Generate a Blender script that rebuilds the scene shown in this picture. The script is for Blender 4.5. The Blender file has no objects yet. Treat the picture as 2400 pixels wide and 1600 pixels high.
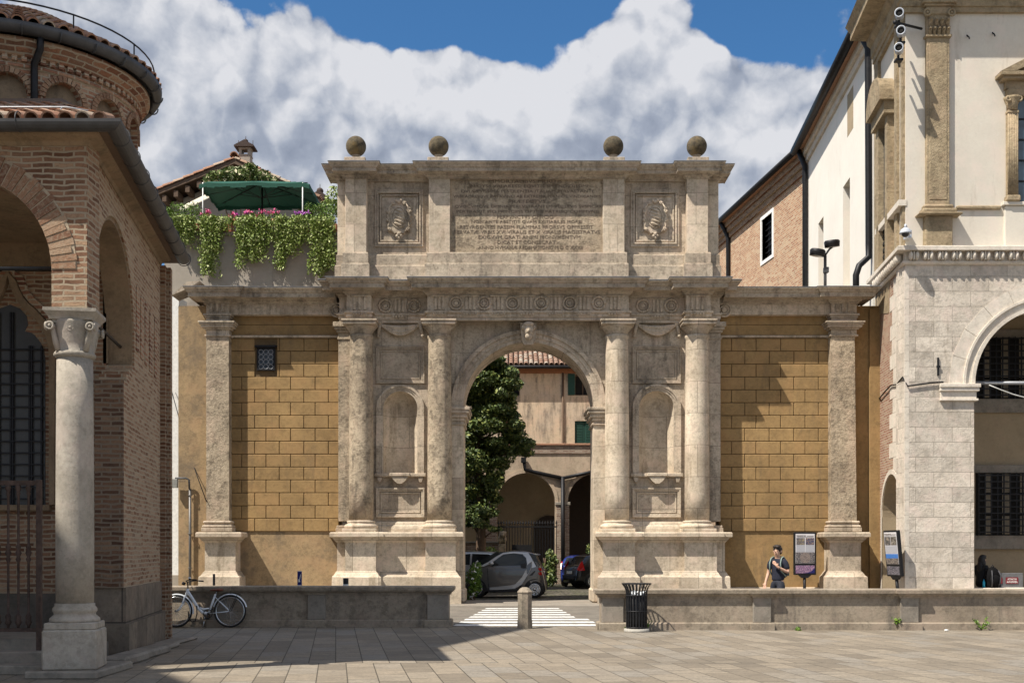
import bpy, bmesh, math, random
from mathutils import Vector, Matrix
from itertools import product
PI = math.pi
R = math.radians
random.seed(7)
SC = bpy.context.scene
COL = SC.collection
# ------------------------------------------------------------------ survey: the lens the photograph was taken with
F, HC, HY = 2700.0, 1.55, 1290.0
def fx(px, Y): return (px - 1200.0) / F * Y
def fz(py, Y): return HC + (HY - py) / F * Y
def at(px, py, Y): return Vector((fx(px, Y), Y, fz(py, Y)))
SUN = Vector((0.57, 0.38, -1.0)).normalized()

# ------------------------------------------------------------------ objects
ORG = [Vector((0, 0, 0))]
def tag(o, label=None, cat=None, group=None, kind=None):
    if label: o['label'] = label
    if cat: o['category'] = cat
    if group: o['group'] = group
    if kind: o['kind'] = kind
    return o
def thing(name, label, cat, loc=(0, 0, 0), rz=0.0, group=None, local=False):
    o = bpy.data.objects.new(name, None)
    o.empty_display_size = .2
    COL.objects.link(o)
    o.location = loc
    o.rotation_euler = (0, 0, rz)
    tag(o, label, cat, group)
    ORG[0] = Vector((0, 0, 0)) if local else Vector(loc)
    return o
def copy_tree(o, parent=None):
    c = o.copy()
    COL.objects.link(c)
    c.parent = parent
    for ch in list(o.children):
        copy_tree(ch, c)
    return c

class MB:
    """collects shapes, then links them as ONE mesh object"""
    def __init__(s):
        s.v, s.f, s.sm = [], [], []
    def add(s, vs, fs, smooth=False):
        b = len(s.v)
        s.v += [Vector(p) for p in vs]
        s.f += [tuple(i + b for i in f) for f in fs]
        s.sm += [smooth] * len(fs)
        return s
    def xform(s, M):
        s.v = [M @ p for p in s.v]
        return s
    def merge(s, o, M=None):
        return s.add([M @ p for p in o.v] if M else o.v, o.f) if not o.sm else s._merge(o, M)
    def _merge(s, o, M):
        b = len(s.v)
        s.v += [M @ p for p in o.v] if M else list(o.v)
        s.f += [tuple(i + b for i in f) for f in o.f]
        s.sm += o.sm
        return s
    def box(s, x0, x1, y0, y1, z0, z1):
        vs = [(x, y, z) for x in (x0, x1) for y in (y0, y1) for z in (z0, z1)]
        return s.add(vs, [(0, 1, 3, 2), (4, 6, 7, 5), (0, 4, 5, 1), (2, 3, 7, 6), (0, 2, 6, 4), (1, 5, 7, 3)])
    def cbox(s, x0, x1, y0, y1, z0, z1, b=.02):
        lo, hi = (min(x0, x1), min(y0, y1), min(z0, z1)), (max(x0, x1), max(y0, y1), max(z0, z1))
        b = min(b, .45 * min(hi[i] - lo[i] for i in range(3)))
        idx, vs = {}, []
        for sg in product((0, 1), repeat=3):
            for a in range(3):
                p = []
                for k in range(3):
                    e = hi[k] if sg[k] else lo[k]
                    p.append(e if k == a else (e - b if sg[k] else e + b))
                idx[(sg, a)] = len(vs)
                vs.append(p)
        fs = []
        def sgn(d): return tuple(d[k] for k in range(3))
        for a in range(3):
            o1, o2 = [k for k in range(3) if k != a]
            for q in (0, 1):
                fs.append(tuple(idx[(sgn({a: q, o1: i, o2: j}), a)] for i, j in ((0, 0), (1, 0), (1, 1), (0, 1))))
            for i in (0, 1):
                for j in (0, 1):
                    A, B = sgn({a: 0, o1: i, o2: j}), sgn({a: 1, o1: i, o2: j})
                    fs.append((idx[(A, o1)], idx[(B, o1)], idx[(B, o2)], idx[(A, o2)]))
        for sg in product((0, 1), repeat=3):
            fs.append((idx[(sg, 0)], idx[(sg, 1)], idx[(sg, 2)]))
        return s.add(vs, fs)
    def prism(s, poly, y0, y1):
        """polygon in x,z pushed from y0 to y1"""
        n = len(poly)
        vs = [(x, y0, z) for x, z in poly] + [(x, y1, z) for x, z in poly]
        fs = [tuple(range(n)), tuple(range(2 * n - 1, n - 1, -1))]
        fs += [(i, (i + 1) % n, n + (i + 1) % n, n + i) for i in range(n)]
        return s.add(vs, fs)
    def vprism(s, poly, z0, z1):
        """polygon in x,y pushed up"""
        n = len(poly)
        vs = [(x, y, z0) for x, y in poly] + [(x, y, z1) for x, y in poly]
        fs = [tuple(range(n - 1, -1, -1)), tuple(range(n, 2 * n))]
        fs += [(i, (i + 1) % n, n + (i + 1) % n, n + i) for i in range(n)]
        return s.add(vs, fs)
    def sweep(s, prof, path, smooth=False, closed=False):
        """closed profile [(out, z)] along plan path; outward = right of travel, mitred corners"""
        P = [Vector((p[0], p[1])) for p in path]
        n = len(P)
        def nrm(a, b):
            d = (b - a).normalized()
            return Vector((d.y, -d.x))
        ms = []
        for i in range(n):
            if closed:
                n0, n1 = nrm(P[i - 1], P[i]), nrm(P[i], P[(i + 1) % n])
            else:
                n0 = nrm(P[i - 1], P[i]) if i else nrm(P[0], P[1])
                n1 = nrm(P[i], P[i + 1]) if i < n - 1 else n0
            m = n0 + n1
            ms.append(m / max(.2, m.dot(n0)))
        k = len(prof)
        vs = [(P[i].x + ms[i].x * o, P[i].y + ms[i].y * o, z) for i in range(n) for o, z in prof]
        fs = []
        for i in range(n if closed else n - 1):
            i2 = (i + 1) % n
            for j in range(k):
                j2 = (j + 1) % k
                fs.append((i * k + j, i2 * k + j, i2 * k + j2, i * k + j2))
        if not closed:
            fs += [tuple(range(k)), tuple(range(n * k - 1, (n - 1) * k - 1, -1))]
        return s.add(vs, fs, smooth)
    def lathe(s, prof, c=(0, 0, 0), n=24, a0=0.0, a1=2 * PI, smooth=True, axis='z'):
        """profile [(r, h)] about an axis through c"""
        full = abs(a1 - a0 - 2 * PI) < 1e-6
        m = n if full else n + 1
        vs, fs = [], []
        for i in range(m):
            a = a0 + (a1 - a0) * i / n
            for r, h in prof:
                q = (r * math.cos(a), r * math.sin(a), h)
                if axis == 'y': q = (q[0], h, q[1])
                if axis == 'x': q = (h, q[0], q[1])
                vs.append((c[0] + q[0], c[1] + q[1], c[2] + q[2]))
        k = len(prof)
        for i in range(n):
            i2 = (i + 1) % m
            for j in range(k - 1):
                fs.append((i * k + j, i2 * k + j, i2 * k + j + 1, i * k + j + 1))
        s.add(vs, fs, smooth)
        if full:
            for j in (0, k - 1):
                if prof[j][0] > 1e-4:
                    b = len(s.v) - len(vs)
                    s.f.append(tuple(b + i * k + j for i in range(m)))
                    s.sm.append(False)
        return s
    def sphere(s, c, r, n=20, m=12, sc=(1, 1, 1)):
        pr = [(max(1e-5, math.sin(PI * i / m)), -math.cos(PI * i / m)) for i in range(m + 1)]
        t = MB().lathe(pr, (0, 0, 0), n)
        return s._merge(t, Matrix.Translation(c) @ Matrix.Diagonal((r * sc[0], r * sc[1], r * sc[2], 1)))
    def tube(s, pts, r, n=8, smooth=True, caps=True):
        P = [Vector(p) for p in pts]
        rs = r if isinstance(r, (list, tuple)) else [r] * len(P)
        ts = []
        for i in range(len(P)):
            t = (P[min(i + 1, len(P) - 1)] - P[max(i - 1, 0)])
            ts.append(t.normalized() if t.length > 1e-9 else Vector((0, 0, 1)))
        up = Vector((0, 0, 1)) if abs(ts[0].z) < .9 else Vector((1, 0, 0))
        u = ts[0].cross(up).normalized()
        vs, fs = [], []
        for i, p in enumerate(P):
            u = (u - ts[i] * u.dot(ts[i])).normalized()
            w = ts[i].cross(u)
            for j in range(n):
                a = 2 * PI * j / n
                vs.append(p + (u * math.cos(a) + w * math.sin(a)) * rs[i])
        for i in range(len(P) - 1):
            for j in range(n):
                j2 = (j + 1) % n
                fs.append((i * n + j, i * n + j2, (i + 1) * n + j2, (i + 1) * n + j))
        s.add(vs, fs, smooth)
        if caps:
            b = len(s.v) - len(vs)
            s.f += [tuple(b + j for j in range(n - 1, -1, -1)), tuple(b + (len(P) - 1) * n + j for j in range(n))]
            s.sm += [False, False]
        return s
    def torus(s, c, R_, r, n=28, m=8, axis='z'):
        pr = [(R_ + r * math.cos(2 * PI * j / m), r * math.sin(2 * PI * j / m)) for j in range(m + 1)]
        return s.lathe(pr, c, n, axis=axis) if False else s._tor(pr, c, n, axis)
    def _tor(s, pr, c, n, axis):
        t = MB()
        k = len(pr) - 1
        vs, fs = [], []
        for i in range(n):
            a = 2 * PI * i / n
            for r, h in pr[:k]:
                q = (r * math.cos(a), r * math.sin(a), h)
                if axis == 'y': q = (q[0], h, q[1])
                if axis == 'x': q = (h, q[0], q[1])
                vs.append((c[0] + q[0], c[1] + q[1], c[2] + q[2]))
        for i in range(n):
            for j in range(k):
                fs.append((i * k + j, ((i + 1) % n) * k + j, ((i + 1) % n) * k + (j + 1) % k, i * k + (j + 1) % k))
        return s.add(vs, fs, True)
    def quad(s, a, b, c, d):
        return s.add([a, b, c, d], [(0, 1, 2, 3)])
    def build(s, name, m, parent=None, fix=True, org=None, **kw):
        o = ORG[0] if org is None else Vector(org)
        me = bpy.data.meshes.new(name)
        me.from_pydata([p - o for p in s.v], [], s.f)
        me.polygons.foreach_set('use_smooth', s.sm)
        if fix:
            b = bmesh.new()
            b.from_mesh(me)
            bmesh.ops.recalc_face_normals(b, faces=b.faces)
            b.to_mesh(me)
            b.free()
        me.materials.append(m)
        me.update()
        ob = bpy.data.objects.new(name, me)
        COL.objects.link(ob)
        if parent is not None:
            ob.parent = parent
        else:
            ob.location = o
        tag(ob, **kw)
        return ob
def solo(mb, name, m, label, cat, org, group=None, kind=None, fix=True):
    """a thing that is one mesh"""
    return mb.build(name, m, None, fix, org, label=label, cat=cat, group=group, kind=kind)
def arc(cx, cz, r, a0, a1, n):
    return [(cx + r * math.cos(a0 + (a1 - a0) * i / n), cz + r * math.sin(a0 + (a1 - a0) * i / n)) for i in range(n + 1)]

# ------------------------------------------------------------------ materials
class NT:
    def __init__(s, name, rough=.85, metal=0.0, spec=.3):
        s.m = bpy.data.materials.new(name)
        s.m.use_nodes = True
        s.t = s.m.node_tree
        s.b = s.t.nodes['Principled BSDF']
        s.b.inputs['Roughness'].default_value = rough
        s.b.inputs['Metallic'].default_value = metal
        s.b.inputs['Specular IOR Level'].default_value = spec
        s._p = None
    def n(s, kind, **kw):
        nd = s.t.nodes.new(kind)
        for k, v in kw.items():
            setattr(nd, k, v)
        return nd
    def put(s, sock, v):
        if hasattr(v, 'is_output'): s.t.links.new(v, sock)
        elif isinstance(v, (int, float)): sock.default_value = v
        elif len(v) == 3 and sock.type == 'RGBA': sock.default_value = (*v, 1)
        else: sock.default_value = v
    def math(s, op, a, b=0.0, c=0.0, clamp=False):
        nd = s.n('ShaderNodeMath', operation=op, use_clamp=clamp)
        for i, v in enumerate((a, b, c)): s.put(nd.inputs[i], v)
        return nd.outputs[0]
    def pos(s):
        if s._p is None: s._p = s.n('ShaderNodeNewGeometry')
        return s._p.outputs['Position']
    def obj(s):
        return s.n('ShaderNodeTexCoord').outputs['Object']
    def rnd(s):
        s.pos()
        return s._p.outputs['Random Per Island']
    def normal(s):
        s.pos()
        return s._p.outputs['True Normal']
    def sep(s, v):
        nd = s.n('ShaderNodeSeparateXYZ'); s.put(nd.inputs[0], v)
        return nd.outputs
    def comb(s, x, y, z):
        nd = s.n('ShaderNodeCombineXYZ')
        for i, v in enumerate((x, y, z)): s.put(nd.inputs[i], v)
        return nd.outputs[0]
    def vscale(s, v, sc):
        nd = s.n('ShaderNodeVectorMath', operation='MULTIPLY')
        s.put(nd.inputs[0], v); nd.inputs[1].default_value = sc
        return nd.outputs[0]
    def noise(s, v, scale, detail=5, rough=.6, dist=0.0):
        nd = s.n('ShaderNodeTexNoise')
        s.put(nd.inputs['Vector'], v)
        nd.inputs['Scale'].default_value = scale
        nd.inputs['Detail'].default_value = detail
        nd.inputs['Roughness'].default_value = rough
        nd.inputs['Distortion'].default_value = dist
        return nd.outputs['Fac']
    def ramp(s, f, lo, hi, a=0.0, b=1.0):
        nd = s.n('ShaderNodeMapRange')
        s.put(nd.inputs['Value'], f)
        for k, v in (('From Min', lo), ('From Max', hi), ('To Min', a), ('To Max', b)): nd.inputs[k].default_value = v
        return nd.outputs[0]
    def mix(s, f, a, b, mode='MIX'):
        nd = s.n('ShaderNodeMix', data_type='RGBA', blend_type=mode)
        s.put(nd.inputs[0], f); s.put(nd.inputs[6], a); s.put(nd.inputs[7], b)
        return nd.outputs[2]
    def col(s, c): s.put(s.b.inputs['Base Color'], c)
    def bump(s, h, strength=.4, dist=.02):
        nd = s.n('ShaderNodeBump')
        nd.inputs['Strength'].default_value = strength
        nd.inputs['Distance'].default_value = dist
        s.put(nd.inputs['Height'], h)
        s.t.links.new(nd.outputs[0], s.b.inputs['Normal'])
def tint(c, k): return tuple(x * k for x in c)

def stone(name, c1, c2, big=.8, fine=16.0, dark=.45, amt=.5, stain=None, stain_lo=.56, streak=True, bump=.5, dist=.02, rough=.9, joints=None):
    """weathered stone or plaster: two tones in large patches, dark pits and speckle, run-off streaks"""
    k = NT(name, rough)
    p = k.pos()
    c = k.mix(k.ramp(k.noise(p, big, 6, .68), .36, .64), c1, c2)
    f = k.noise(p, fine, 7, .78)
    c = k.mix(k.ramp(f, .47, .66, 0, amt * .85), c, tint(c2, dark))
    c = k.mix(k.ramp(k.noise(p, fine * .3, 6, .75), .50, .63, 0, amt * .95), c, tint(c2, dark * 1.25))
    c = k.mix(k.ramp(k.noise(p, fine * .55, 6, .8), .58, .72, 0, .30), c, tuple(min(.8, x * 1.4) for x in c1))
    c = k.mix(k.ramp(k.noise(p, big * 2.3, 5, .6), .50, .62, 0, .35), c, (c1[0] * 1.08, c1[1] * .98, c1[2] * 1.0))
    if stain:
        v = k.vscale(p, (2.6, 2.6, .45)) if streak else p
        s1 = k.math('MULTIPLY', k.ramp(k.noise(v, .9, 6, .7), stain_lo, stain_lo + .16), k.ramp(f, .3, .6, .45, 1))
        c = k.mix(k.math('MULTIPLY', s1, .85), c, stain)
    h = f
    if joints:
        w, hh, jw, jc = joints
        br = brick_node(k, w, hh, jw)
        c = k.mix(k.math('MULTIPLY', br.outputs['Fac'], .8), c, jc)
        vr = k.sep(br.outputs['Color'])[0]
        c = k.mix(1.0, c, k.comb_grey(k.ramp(vr, 0, 1, .82, 1.12)), 'MULTIPLY')
        h = k.math('SUBTRACT', f, k.math('MULTIPLY', br.outputs['Fac'], 1.2))
    k.col(c)
    k.bump(h, bump, dist)
    return k.m
def comb_grey(s, v): return s.comb(v, v, v)
NT.comb_grey = comb_grey
def wall_uv(k):
    """u runs along whichever way the wall runs, v is height"""
    x, y, z = k.sep(k.pos())
    nx, ny, nz = k.sep(k.normal())
    sel = k.math('GREATER_THAN', k.math('ABSOLUTE', nx), k.math('ABSOLUTE', ny))
    u = k.math('ADD', k.math('MULTIPLY', y, sel), k.math('MULTIPLY', x, k.math('SUBTRACT', 1.0, sel)))
    return k.comb(u, z, 0.0)
def brick_node(k, w, h, mortar, uv=None, off=.5, c1=(0, 0, 0), c2=(1, 1, 1)):
    nd = k.n('ShaderNodeTexBrick')
    k.put(nd.inputs['Vector'], uv if uv is not None else wall_uv(k))
    nd.inputs['Scale'].default_value = 1
    nd.inputs['Brick Width'].default_value = w
    nd.inputs['Row Height'].default_value = h
    nd.inputs['Mortar Size'].default_value = mortar
    nd.inputs['Mortar Smooth'].default_value = .15
    k.put(nd.inputs['Color1'], c1); k.put(nd.inputs['Color2'], c2); k.put(nd.inputs['Mortar'], (.5, .5, .5))
    nd.offset = off
    return nd
def brick(name, reds, mortar, w=.27, h=.075, m=.012, worn=.35, patch=None, bump=.8, uv=None, wob=.012):
    """old brickwork: every brick its own tone, worn courses, mortar smeared over in patches"""
    k = NT(name, .92)
    p = k.pos()
    base = uv(k) if uv else wall_uv(k)
    wv = k.n('ShaderNodeVectorMath', operation='MULTIPLY_ADD')
    nz = k.n('ShaderNodeTexNoise'); k.put(nz.inputs['Vector'], p); nz.inputs['Scale'].default_value = 4.0
    k.put(wv.inputs[0], nz.outputs['Color']); wv.inputs[1].default_value = (wob * 3, wob * 3, 0); k.put(wv.inputs[2], base)
    br = brick_node(k, w, h, m, wv.outputs[0])
    t = k.sep(br.outputs['Color'])[0]
    c = k.mix(k.ramp(t, .05, .5), reds[0], reds[1])
    c = k.mix(k.ramp(t, .55, .95), c, reds[2])
    c = k.mix(k.ramp(k.noise(p, 3.2, 5, .7), .52, .66, 0, .55), c, tint(reds[0], .55))
    f = k.noise(p, 30, 5, .75)
    c = k.mix(k.ramp(f, .5, .72, 0, .6), c, tint(reds[0], .45))
    sm = k.ramp(k.noise(p, 1.1, 6, .7), .5, .72, 0, worn)
    mf = k.math('MAXIMUM', br.outputs['Fac'], sm)
    c = k.mix(mf, c, mortar)
    if patch:
        c = k.mix(k.ramp(k.noise(p, .55, 6, .72), .54, .62, 0, .9), c, patch)
    k.col(c)
    k.bump(k.math('SUBTRACT', k.math('MULTIPLY', f, .6), br.outputs['Fac']), bump, .02)
    return k.m
def plain(name, c, rough=.6, metal=0.0, var=.15, scale=12.0, bump=0.0, spec=.4):
    k = NT(name, rough, metal, spec)
    f = k.noise(k.pos(), scale, 5, .7)
    k.col(k.mix(k.ramp(f, .35, .7), tint(c, 1 + var), tint(c, 1 - var)))
    if bump: k.bump(f, bump, .01)
    return k.m
def leaf(name, ca, cb, cc=None, rough=.5):
    """each leaf its own green"""
    k = NT(name, rough, 0, .35)
    r = k.rnd()
    c = k.mix(r, ca, cb)
    if cc: c = k.mix(k.ramp(r, .82, .9), c, cc)
    k.col(c)
    k.b.inputs['Transmission Weight'].default_value = 0
    return k.m
def glass(name, c=(.03, .04, .05), rough=.06, spec=.6):
    k = NT(name, rough, 0, spec)
    k.col(k.mix(k.ramp(k.noise(k.pos(), 2.0, 3, .5), .4, .6), c, tint(c, 1.8)))
    return k.m
# ------------------------------------------------------------------ camera, sun, sky
cam = bpy.data.cameras.new('camera')
cam.sensor_width, cam.lens = 36, 36 * F / 2400
cam.shift_y = (HY - 800) / 2400
cam.clip_end = 3000
co = bpy.data.objects.new('camera', cam)
co.location, co.rotation_euler = (0, 0, HC), (PI / 2, 0, 0)
COL.objects.link(co)
SC.camera = co
SC.view_settings.view_transform = 'Standard'
SC.view_settings.look = 'None'
SC.view_settings.exposure = 0.55
SC.view_settings.gamma = 1
sun = bpy.data.lights.new('sun', 'SUN')
sun.energy, sun.angle, sun.color = 5.0, R(.5), (1, .93, .82)
so = bpy.data.objects.new('sun', sun)
so.rotation_euler = SUN.to_track_quat('-Z', 'Y').to_euler()
so.location = (-30, -20, 60)
COL.objects.link(so)
SUN_EL = math.asin(-SUN.z)
SUN_ROT = math.atan2(-SUN.x, -SUN.y)

w = bpy.data.worlds.new('World')
SC.world = w
w.use_nodes = True
K = NT.__new__(NT)
K.t, K._p = w.node_tree, None
for nd in list(K.t.nodes): K.t.nodes.remove(nd)
sky = K.n('ShaderNodeTexSky', sky_type='NISHITA')
sky.sun_disc = False
sky.sun_elevation, sky.sun_rotation = SUN_EL, SUN_ROT
sky.altitude, sky.air_density, sky.dust_density, sky.ozone_density = 50, 1.0, .6, 2.0
bg1 = K.n('ShaderNodeBackground')
bg1.inputs['Strength'].default_value = .085
K.put(bg1.inputs['Color'], K.mix(1.0, sky.outputs[0], (.42, .76, 1.0), 'MULTIPLY'))
gen = K.n('ShaderNodeTexCoord').outputs['Generated']
nrm = K.n('ShaderNodeVectorMath', operation='NORMALIZE'); K.put(nrm.inputs[0], gen)
D3 = nrm.outputs[0]
dx_, dy_, dz_ = K.sep(D3)
az = K.math('ARCTAN2', dx_, dy_)
el = K.math('ARCSINE', dz_)
def sky_at(px, py):
    u, v = (px - 1200) / F, (HY - py) / F
    return math.atan(u), math.atan2(v, math.hypot(1, u))
# cumulus banks by bearing and height above the horizon (sizes in thousandths of a radian)
BANKS = [(600, 215, 250, 125, 1.0), (770, 100, 130, 85, .75), (660, 110, 110, 80, .5), (430, 200, 110, 95, .7), (920, 205, 200, 95, .95),
         (1060, 240, 200, 95, .8), (1200, 300, 260, 95, .9), (1500, 130, 130, 120, 1.0), (1540, 50, 70, 80, 1.0), (1460, 90, 50, 60, .5), (1400, 170, 80, 80, .5),
         (1640, 225, 200, 100, .9), (1840, 235, 130, 90, .65), (700, 380, 700, 170, 1.15), (1300, 420, 460, 150, 1.1), (1780, 400, 240, 190, .85), (1500, 300, 250, 120, .6), (200, 30, 260, 75, 1.0), (330, 60, 180, 50, .6),
         (480, 30, 140, 40, .45), (1960, 60, 120, 70, .85), (1270, 108, 60, 34, .42), (1075, 105, 55, 34, .4), (1720, 150, 70, 40, .35),
         (1180, 10, 300, 95, -1.1), (1300, 175, 60, 55, -1.0), (1090, 70, 130, 45, -.35), (1180, 215, 150, 50, .35), (1800, 75, 140, 95, -1.3), (520, 75, 90, 45, -.5), (590, 60, 60, 50, -.35), (330, 120, 50, 50, -.4), (380, 330, 200, 120, .6), (20, 15, 50, 40, -.5),
         (-500, 100, 500, 260, .7), (3000, 150, 500, 260, .7)]
def bank_sum(daz, del_, least=0.0):
    P = K.comb(K.math('ADD', az, daz), K.math('ADD', el, del_), 0.0)
    tot = 0.0
    for px, py, rx, ry, wt in BANKS:
        if abs(wt) < least: continue
        a, e = sky_at(px, py)
        ma = K.n('ShaderNodeVectorMath', operation='MULTIPLY_ADD')
        K.put(ma.inputs[0], P)
        sx, sy = F / rx / 1.05, F / ry / 1.05
        ma.inputs[1].default_value = (sx, sy, 0)
        ma.inputs[2].default_value = (-a * sx, -e * sy, 0)
        dt = K.n('ShaderNodeVectorMath', operation='DOT_PRODUCT')
        K.put(dt.inputs[0], ma.outputs[0]); K.put(dt.inputs[1], ma.outputs[0])
        tot = K.math('MULTIPLY_ADD', K.math('POWER', .36788, dt.outputs['Value']), wt, tot)
    return tot
def cloud_noise(v, sc, det, rg, dist=0.25):
    return K.noise(v, sc, det, rg, dist)
off = K.n('ShaderNodeVectorMath', operation='ADD')
K.put(off.inputs[0], D3); off.inputs[1].default_value = (-.010, -.004, .015)
def billow(v):
    """rounded heads on heads: distance to scattered points, domain gently warped"""
    nz_ = K.n('ShaderNodeTexNoise'); K.put(nz_.inputs['Vector'], v); nz_.inputs['Scale'].default_value = 20; nz_.inputs['Detail'].default_value = 2
    wp_ = K.n('ShaderNodeVectorMath', operation='MULTIPLY_ADD')
    K.put(wp_.inputs[0], nz_.outputs['Color']); wp_.inputs[1].default_value = (.05, .05, .05); K.put(wp_.inputs[2], v)
    tot = 0.0
    for sc, wt in ((9.5, .52), (23, .30), (52, .18)):
        vo = K.n('ShaderNodeTexVoronoi', feature='F1')
        K.put(vo.inputs['Vector'], wp_.outputs[0]); vo.inputs['Scale'].default_value = sc
        d = vo.outputs['Distance']
        tot = K.math('MULTIPLY_ADD', K.math('SUBTRACT', 1.0, K.math('MULTIPLY', d, d)), wt, tot)
    return tot
def puff(v):
    return K.math('ADD', K.math('MULTIPLY', cloud_noise(v, 15, 6, .60, .1), .50), K.math('MULTIPLY', billow(v), .62))
n0, n0s = puff(D3), puff(off.outputs[0])
nb = cloud_noise(D3, 6.5, 3, .55)
above = bank_sum(0.012, 0.042, .9)
above = K.math('DIVIDE', above, K.math('ADD', K.math('MAXIMUM', above, 0.0), .8))
d0 = K.math('ADD', bank_sum(0.0, 0.0), K.math('MULTIPLY', K.math('SUBTRACT', n0, .685), 3.0))
d0 = K.math('ADD', d0, K.math('MULTIPLY', K.math('SUBTRACT', nb, .5), 1.1))
d0 = K.math('ADD', d0, K.ramp(dy_, .75, .3, 0.0, .65))  # unseen cloud added overhead and behind to warm the ambient light
alpha = K.ramp(d0, .38, .66)
alpha.node.interpolation_type = 'SMOOTHSTEP'
relief = K.math('MULTIPLY', K.math('SUBTRACT', n0, n0s), 2.5)
lit = K.math('ADD', K.math('SUBTRACT', 1.07, K.math('MULTIPLY', K.math('MAXIMUM', above, .16), .74)), relief)
lit = K.math('ADD', lit, K.math('MULTIPLY', K.math('SUBTRACT', nb, .5), .65))
lit = K.math('SUBTRACT', lit, K.ramp(d0, .4, .95, .28, 0.0))
cr = K.n('ShaderNodeValToRGB')
cr.color_ramp.elements[0].position, cr.color_ramp.elements[0].color = 0.0, (.150, .178, .24, 1)
cr.color_ramp.elements[1].position, cr.color_ramp.elements[1].color = 1.0, (.56, .565, .59, 1)
e_ = cr.color_ramp.elements.new(.5); e_.color = (.28, .31, .375, 1)
e_ = cr.color_ramp.elements.new(.75); e_.color = (.42, .44, .485, 1)
K.put(cr.inputs[0], lit)
bg2 = K.n('ShaderNodeBackground')
K.put(bg2.inputs['Color'], cr.outputs[0])
bg2.inputs['Strength'].default_value = .92
mx = K.n('ShaderNodeMixShader')
K.put(mx.inputs[0], K.math('MULTIPLY', alpha, .97)); K.t.links.new(bg1.outputs[0], mx.inputs[1]); K.t.links.new(bg2.outputs[0], mx.inputs[2])
wo = K.n('ShaderNodeOutputWorld')
K.t.links.new(mx.outputs[0], wo.inputs[0])

# ------------------------------------------------------------------ palette
M = {}
M['stone'] = stone('istrian stone', (.60, .505, .39), (.42, .345, .26), .8, 17, .35, .62, (.12, .095, .07), .51, joints=(1.55, .93, .006, (.16, .13, .10)))
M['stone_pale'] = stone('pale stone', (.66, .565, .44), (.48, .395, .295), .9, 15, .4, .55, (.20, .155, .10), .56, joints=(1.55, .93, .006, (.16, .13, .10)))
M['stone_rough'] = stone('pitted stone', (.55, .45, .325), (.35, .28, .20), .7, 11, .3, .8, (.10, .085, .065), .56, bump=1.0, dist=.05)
M['stone_dark'] = stone('sooty stone', (.50, .42, .32), (.33, .27, .205), .9, 15, .35, .65, (.085, .072, .057), .52, bump=.7)
M['letter'] = plain('cut letters', (.13, .10, .075), .95)
M['ochre'] = stone('ochre plaster', (.365, .238, .105), (.26, .168, .075), .55, 10, .55, .5, (.19, .13, .07), .545, bump=.5)
M['ochre_dark'] = stone('ochre plaster joints', (.17, .112, .055), (.12, .08, .04), .9, 12, .6, .3)
M['ochre_plain'] = stone('patched ochre plaster', (.39, .275, .15), (.27, .195, .115), .9, 9, .5, .6, (.16, .125, .09), .52, streak=False, bump=.6)
M['lichen'] = stone('lichened ball', (.145, .115, .07), (.06, .052, .036), 3.0, 9, .35, .8, (.24, .16, .05), .56, streak=False, bump=.8)
M['lead'] = plain('lead flashing', (.30, .31, .33), .45, .3)
M['iron'] = plain('black iron', (.022, .022, .024), .5, .6, .3)
M['zinc'] = plain('grey zinc gutter', (.075, .075, .078), .55, .4, .25, 3)
M['dark'] = plain('unlit room', (.012, .011, .010), .9)
M['glass'] = glass('window glass')
M['slab'] = stone('trachyte', (.30, .27, .225), (.21, .185, .155), 1.1, 9, .5, .5, (.09, .08, .07), .6, streak=False)
M['parapet'] = stone('grey parapet stone', (.36, .305, .235), (.25, .205, .155), .9, 14, .4, .6, (.095, .085, .075), .56)
M['white'] = plain('white paint', (.75, .75, .73), .6)
M['wood'] = plain('old timber', (.11, .07, .045), .8)
M['shutter'] = plain('green shutter', (.012, .055, .04), .6)

# ground surfaces -----------------------------------------------------------
def paving():
    k = NT('trachyte paving', .8)
    x, y, z = k.sep(k.pos())
    ca, sa = math.cos(R(8.7)), math.sin(R(8.7))
    u = k.math('ADD', k.math('MULTIPLY', x, -sa), k.math('MULTIPLY', y, ca))
    v = k.math('ADD', k.math('MULTIPLY', x, ca), k.math('MULTIPLY', y, sa))
    band = k.math('LESS_THAN', y, 15.9)
    v2 = k.math('ADD', v, k.math('MULTIPLY', band, .23))
    u2 = k.math('ADD', u, k.math('MULTIPLY', band, .4))
    br = brick_node(k, .72, .37, .007, k.comb(u2, v2, 0.0), .37)
    t = k.sep(br.outputs['Color'])[0]
    c = k.mix(k.ramp(t, 0, .5), (.195, .163, .124), (.305, .255, .192))
    c = k.mix(k.ramp(t, .5, 1), c, (.265, .238, .20))
    st = k.comb(k.math('MULTIPLY', x, 1.0), k.math('MULTIPLY', y, 5.0), 0.0)
    c = k.mix(k.ramp(k.noise(st, 2.4, 7, .75), .45, .66, 0, .7), c, (.105, .09, .072))
    c = k.mix(k.ramp(k.noise(st, 5.5, 6, .8), .54, .68, 0, .6), c, (.32, .275, .21))
    f = k.noise(k.pos(), 22, 5, .75)
    c = k.mix(k.ramp(f, .48, .68, 0, .6), c, (.10, .086, .07))
    gum = k.ramp(k.noise(k.pos(), 9, 2, .4), .70, .73, 0, .55)
    c = k.mix(gum, c, (.075, .068, .06))
    c = k.mix(k.ramp(k.noise(k.pos(), .35, 5, .65), .5, .66, 0, .45), c, (.14, .12, .095))
    seam = k.math('LESS_THAN', k.math('ABSOLUTE', k.math('SUBTRACT', y, 15.9)), .012)
    j = k.math('MAXIMUM', br.outputs['Fac'], seam)
    c = k.mix(k.math('MULTIPLY', j, .85), c, (.045, .04, .03))
    k.col(c)
    k.bump(k.math('SUBTRACT', k.math('MULTIPLY', f, .5), j), .6, .015)
    return k.m
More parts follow.
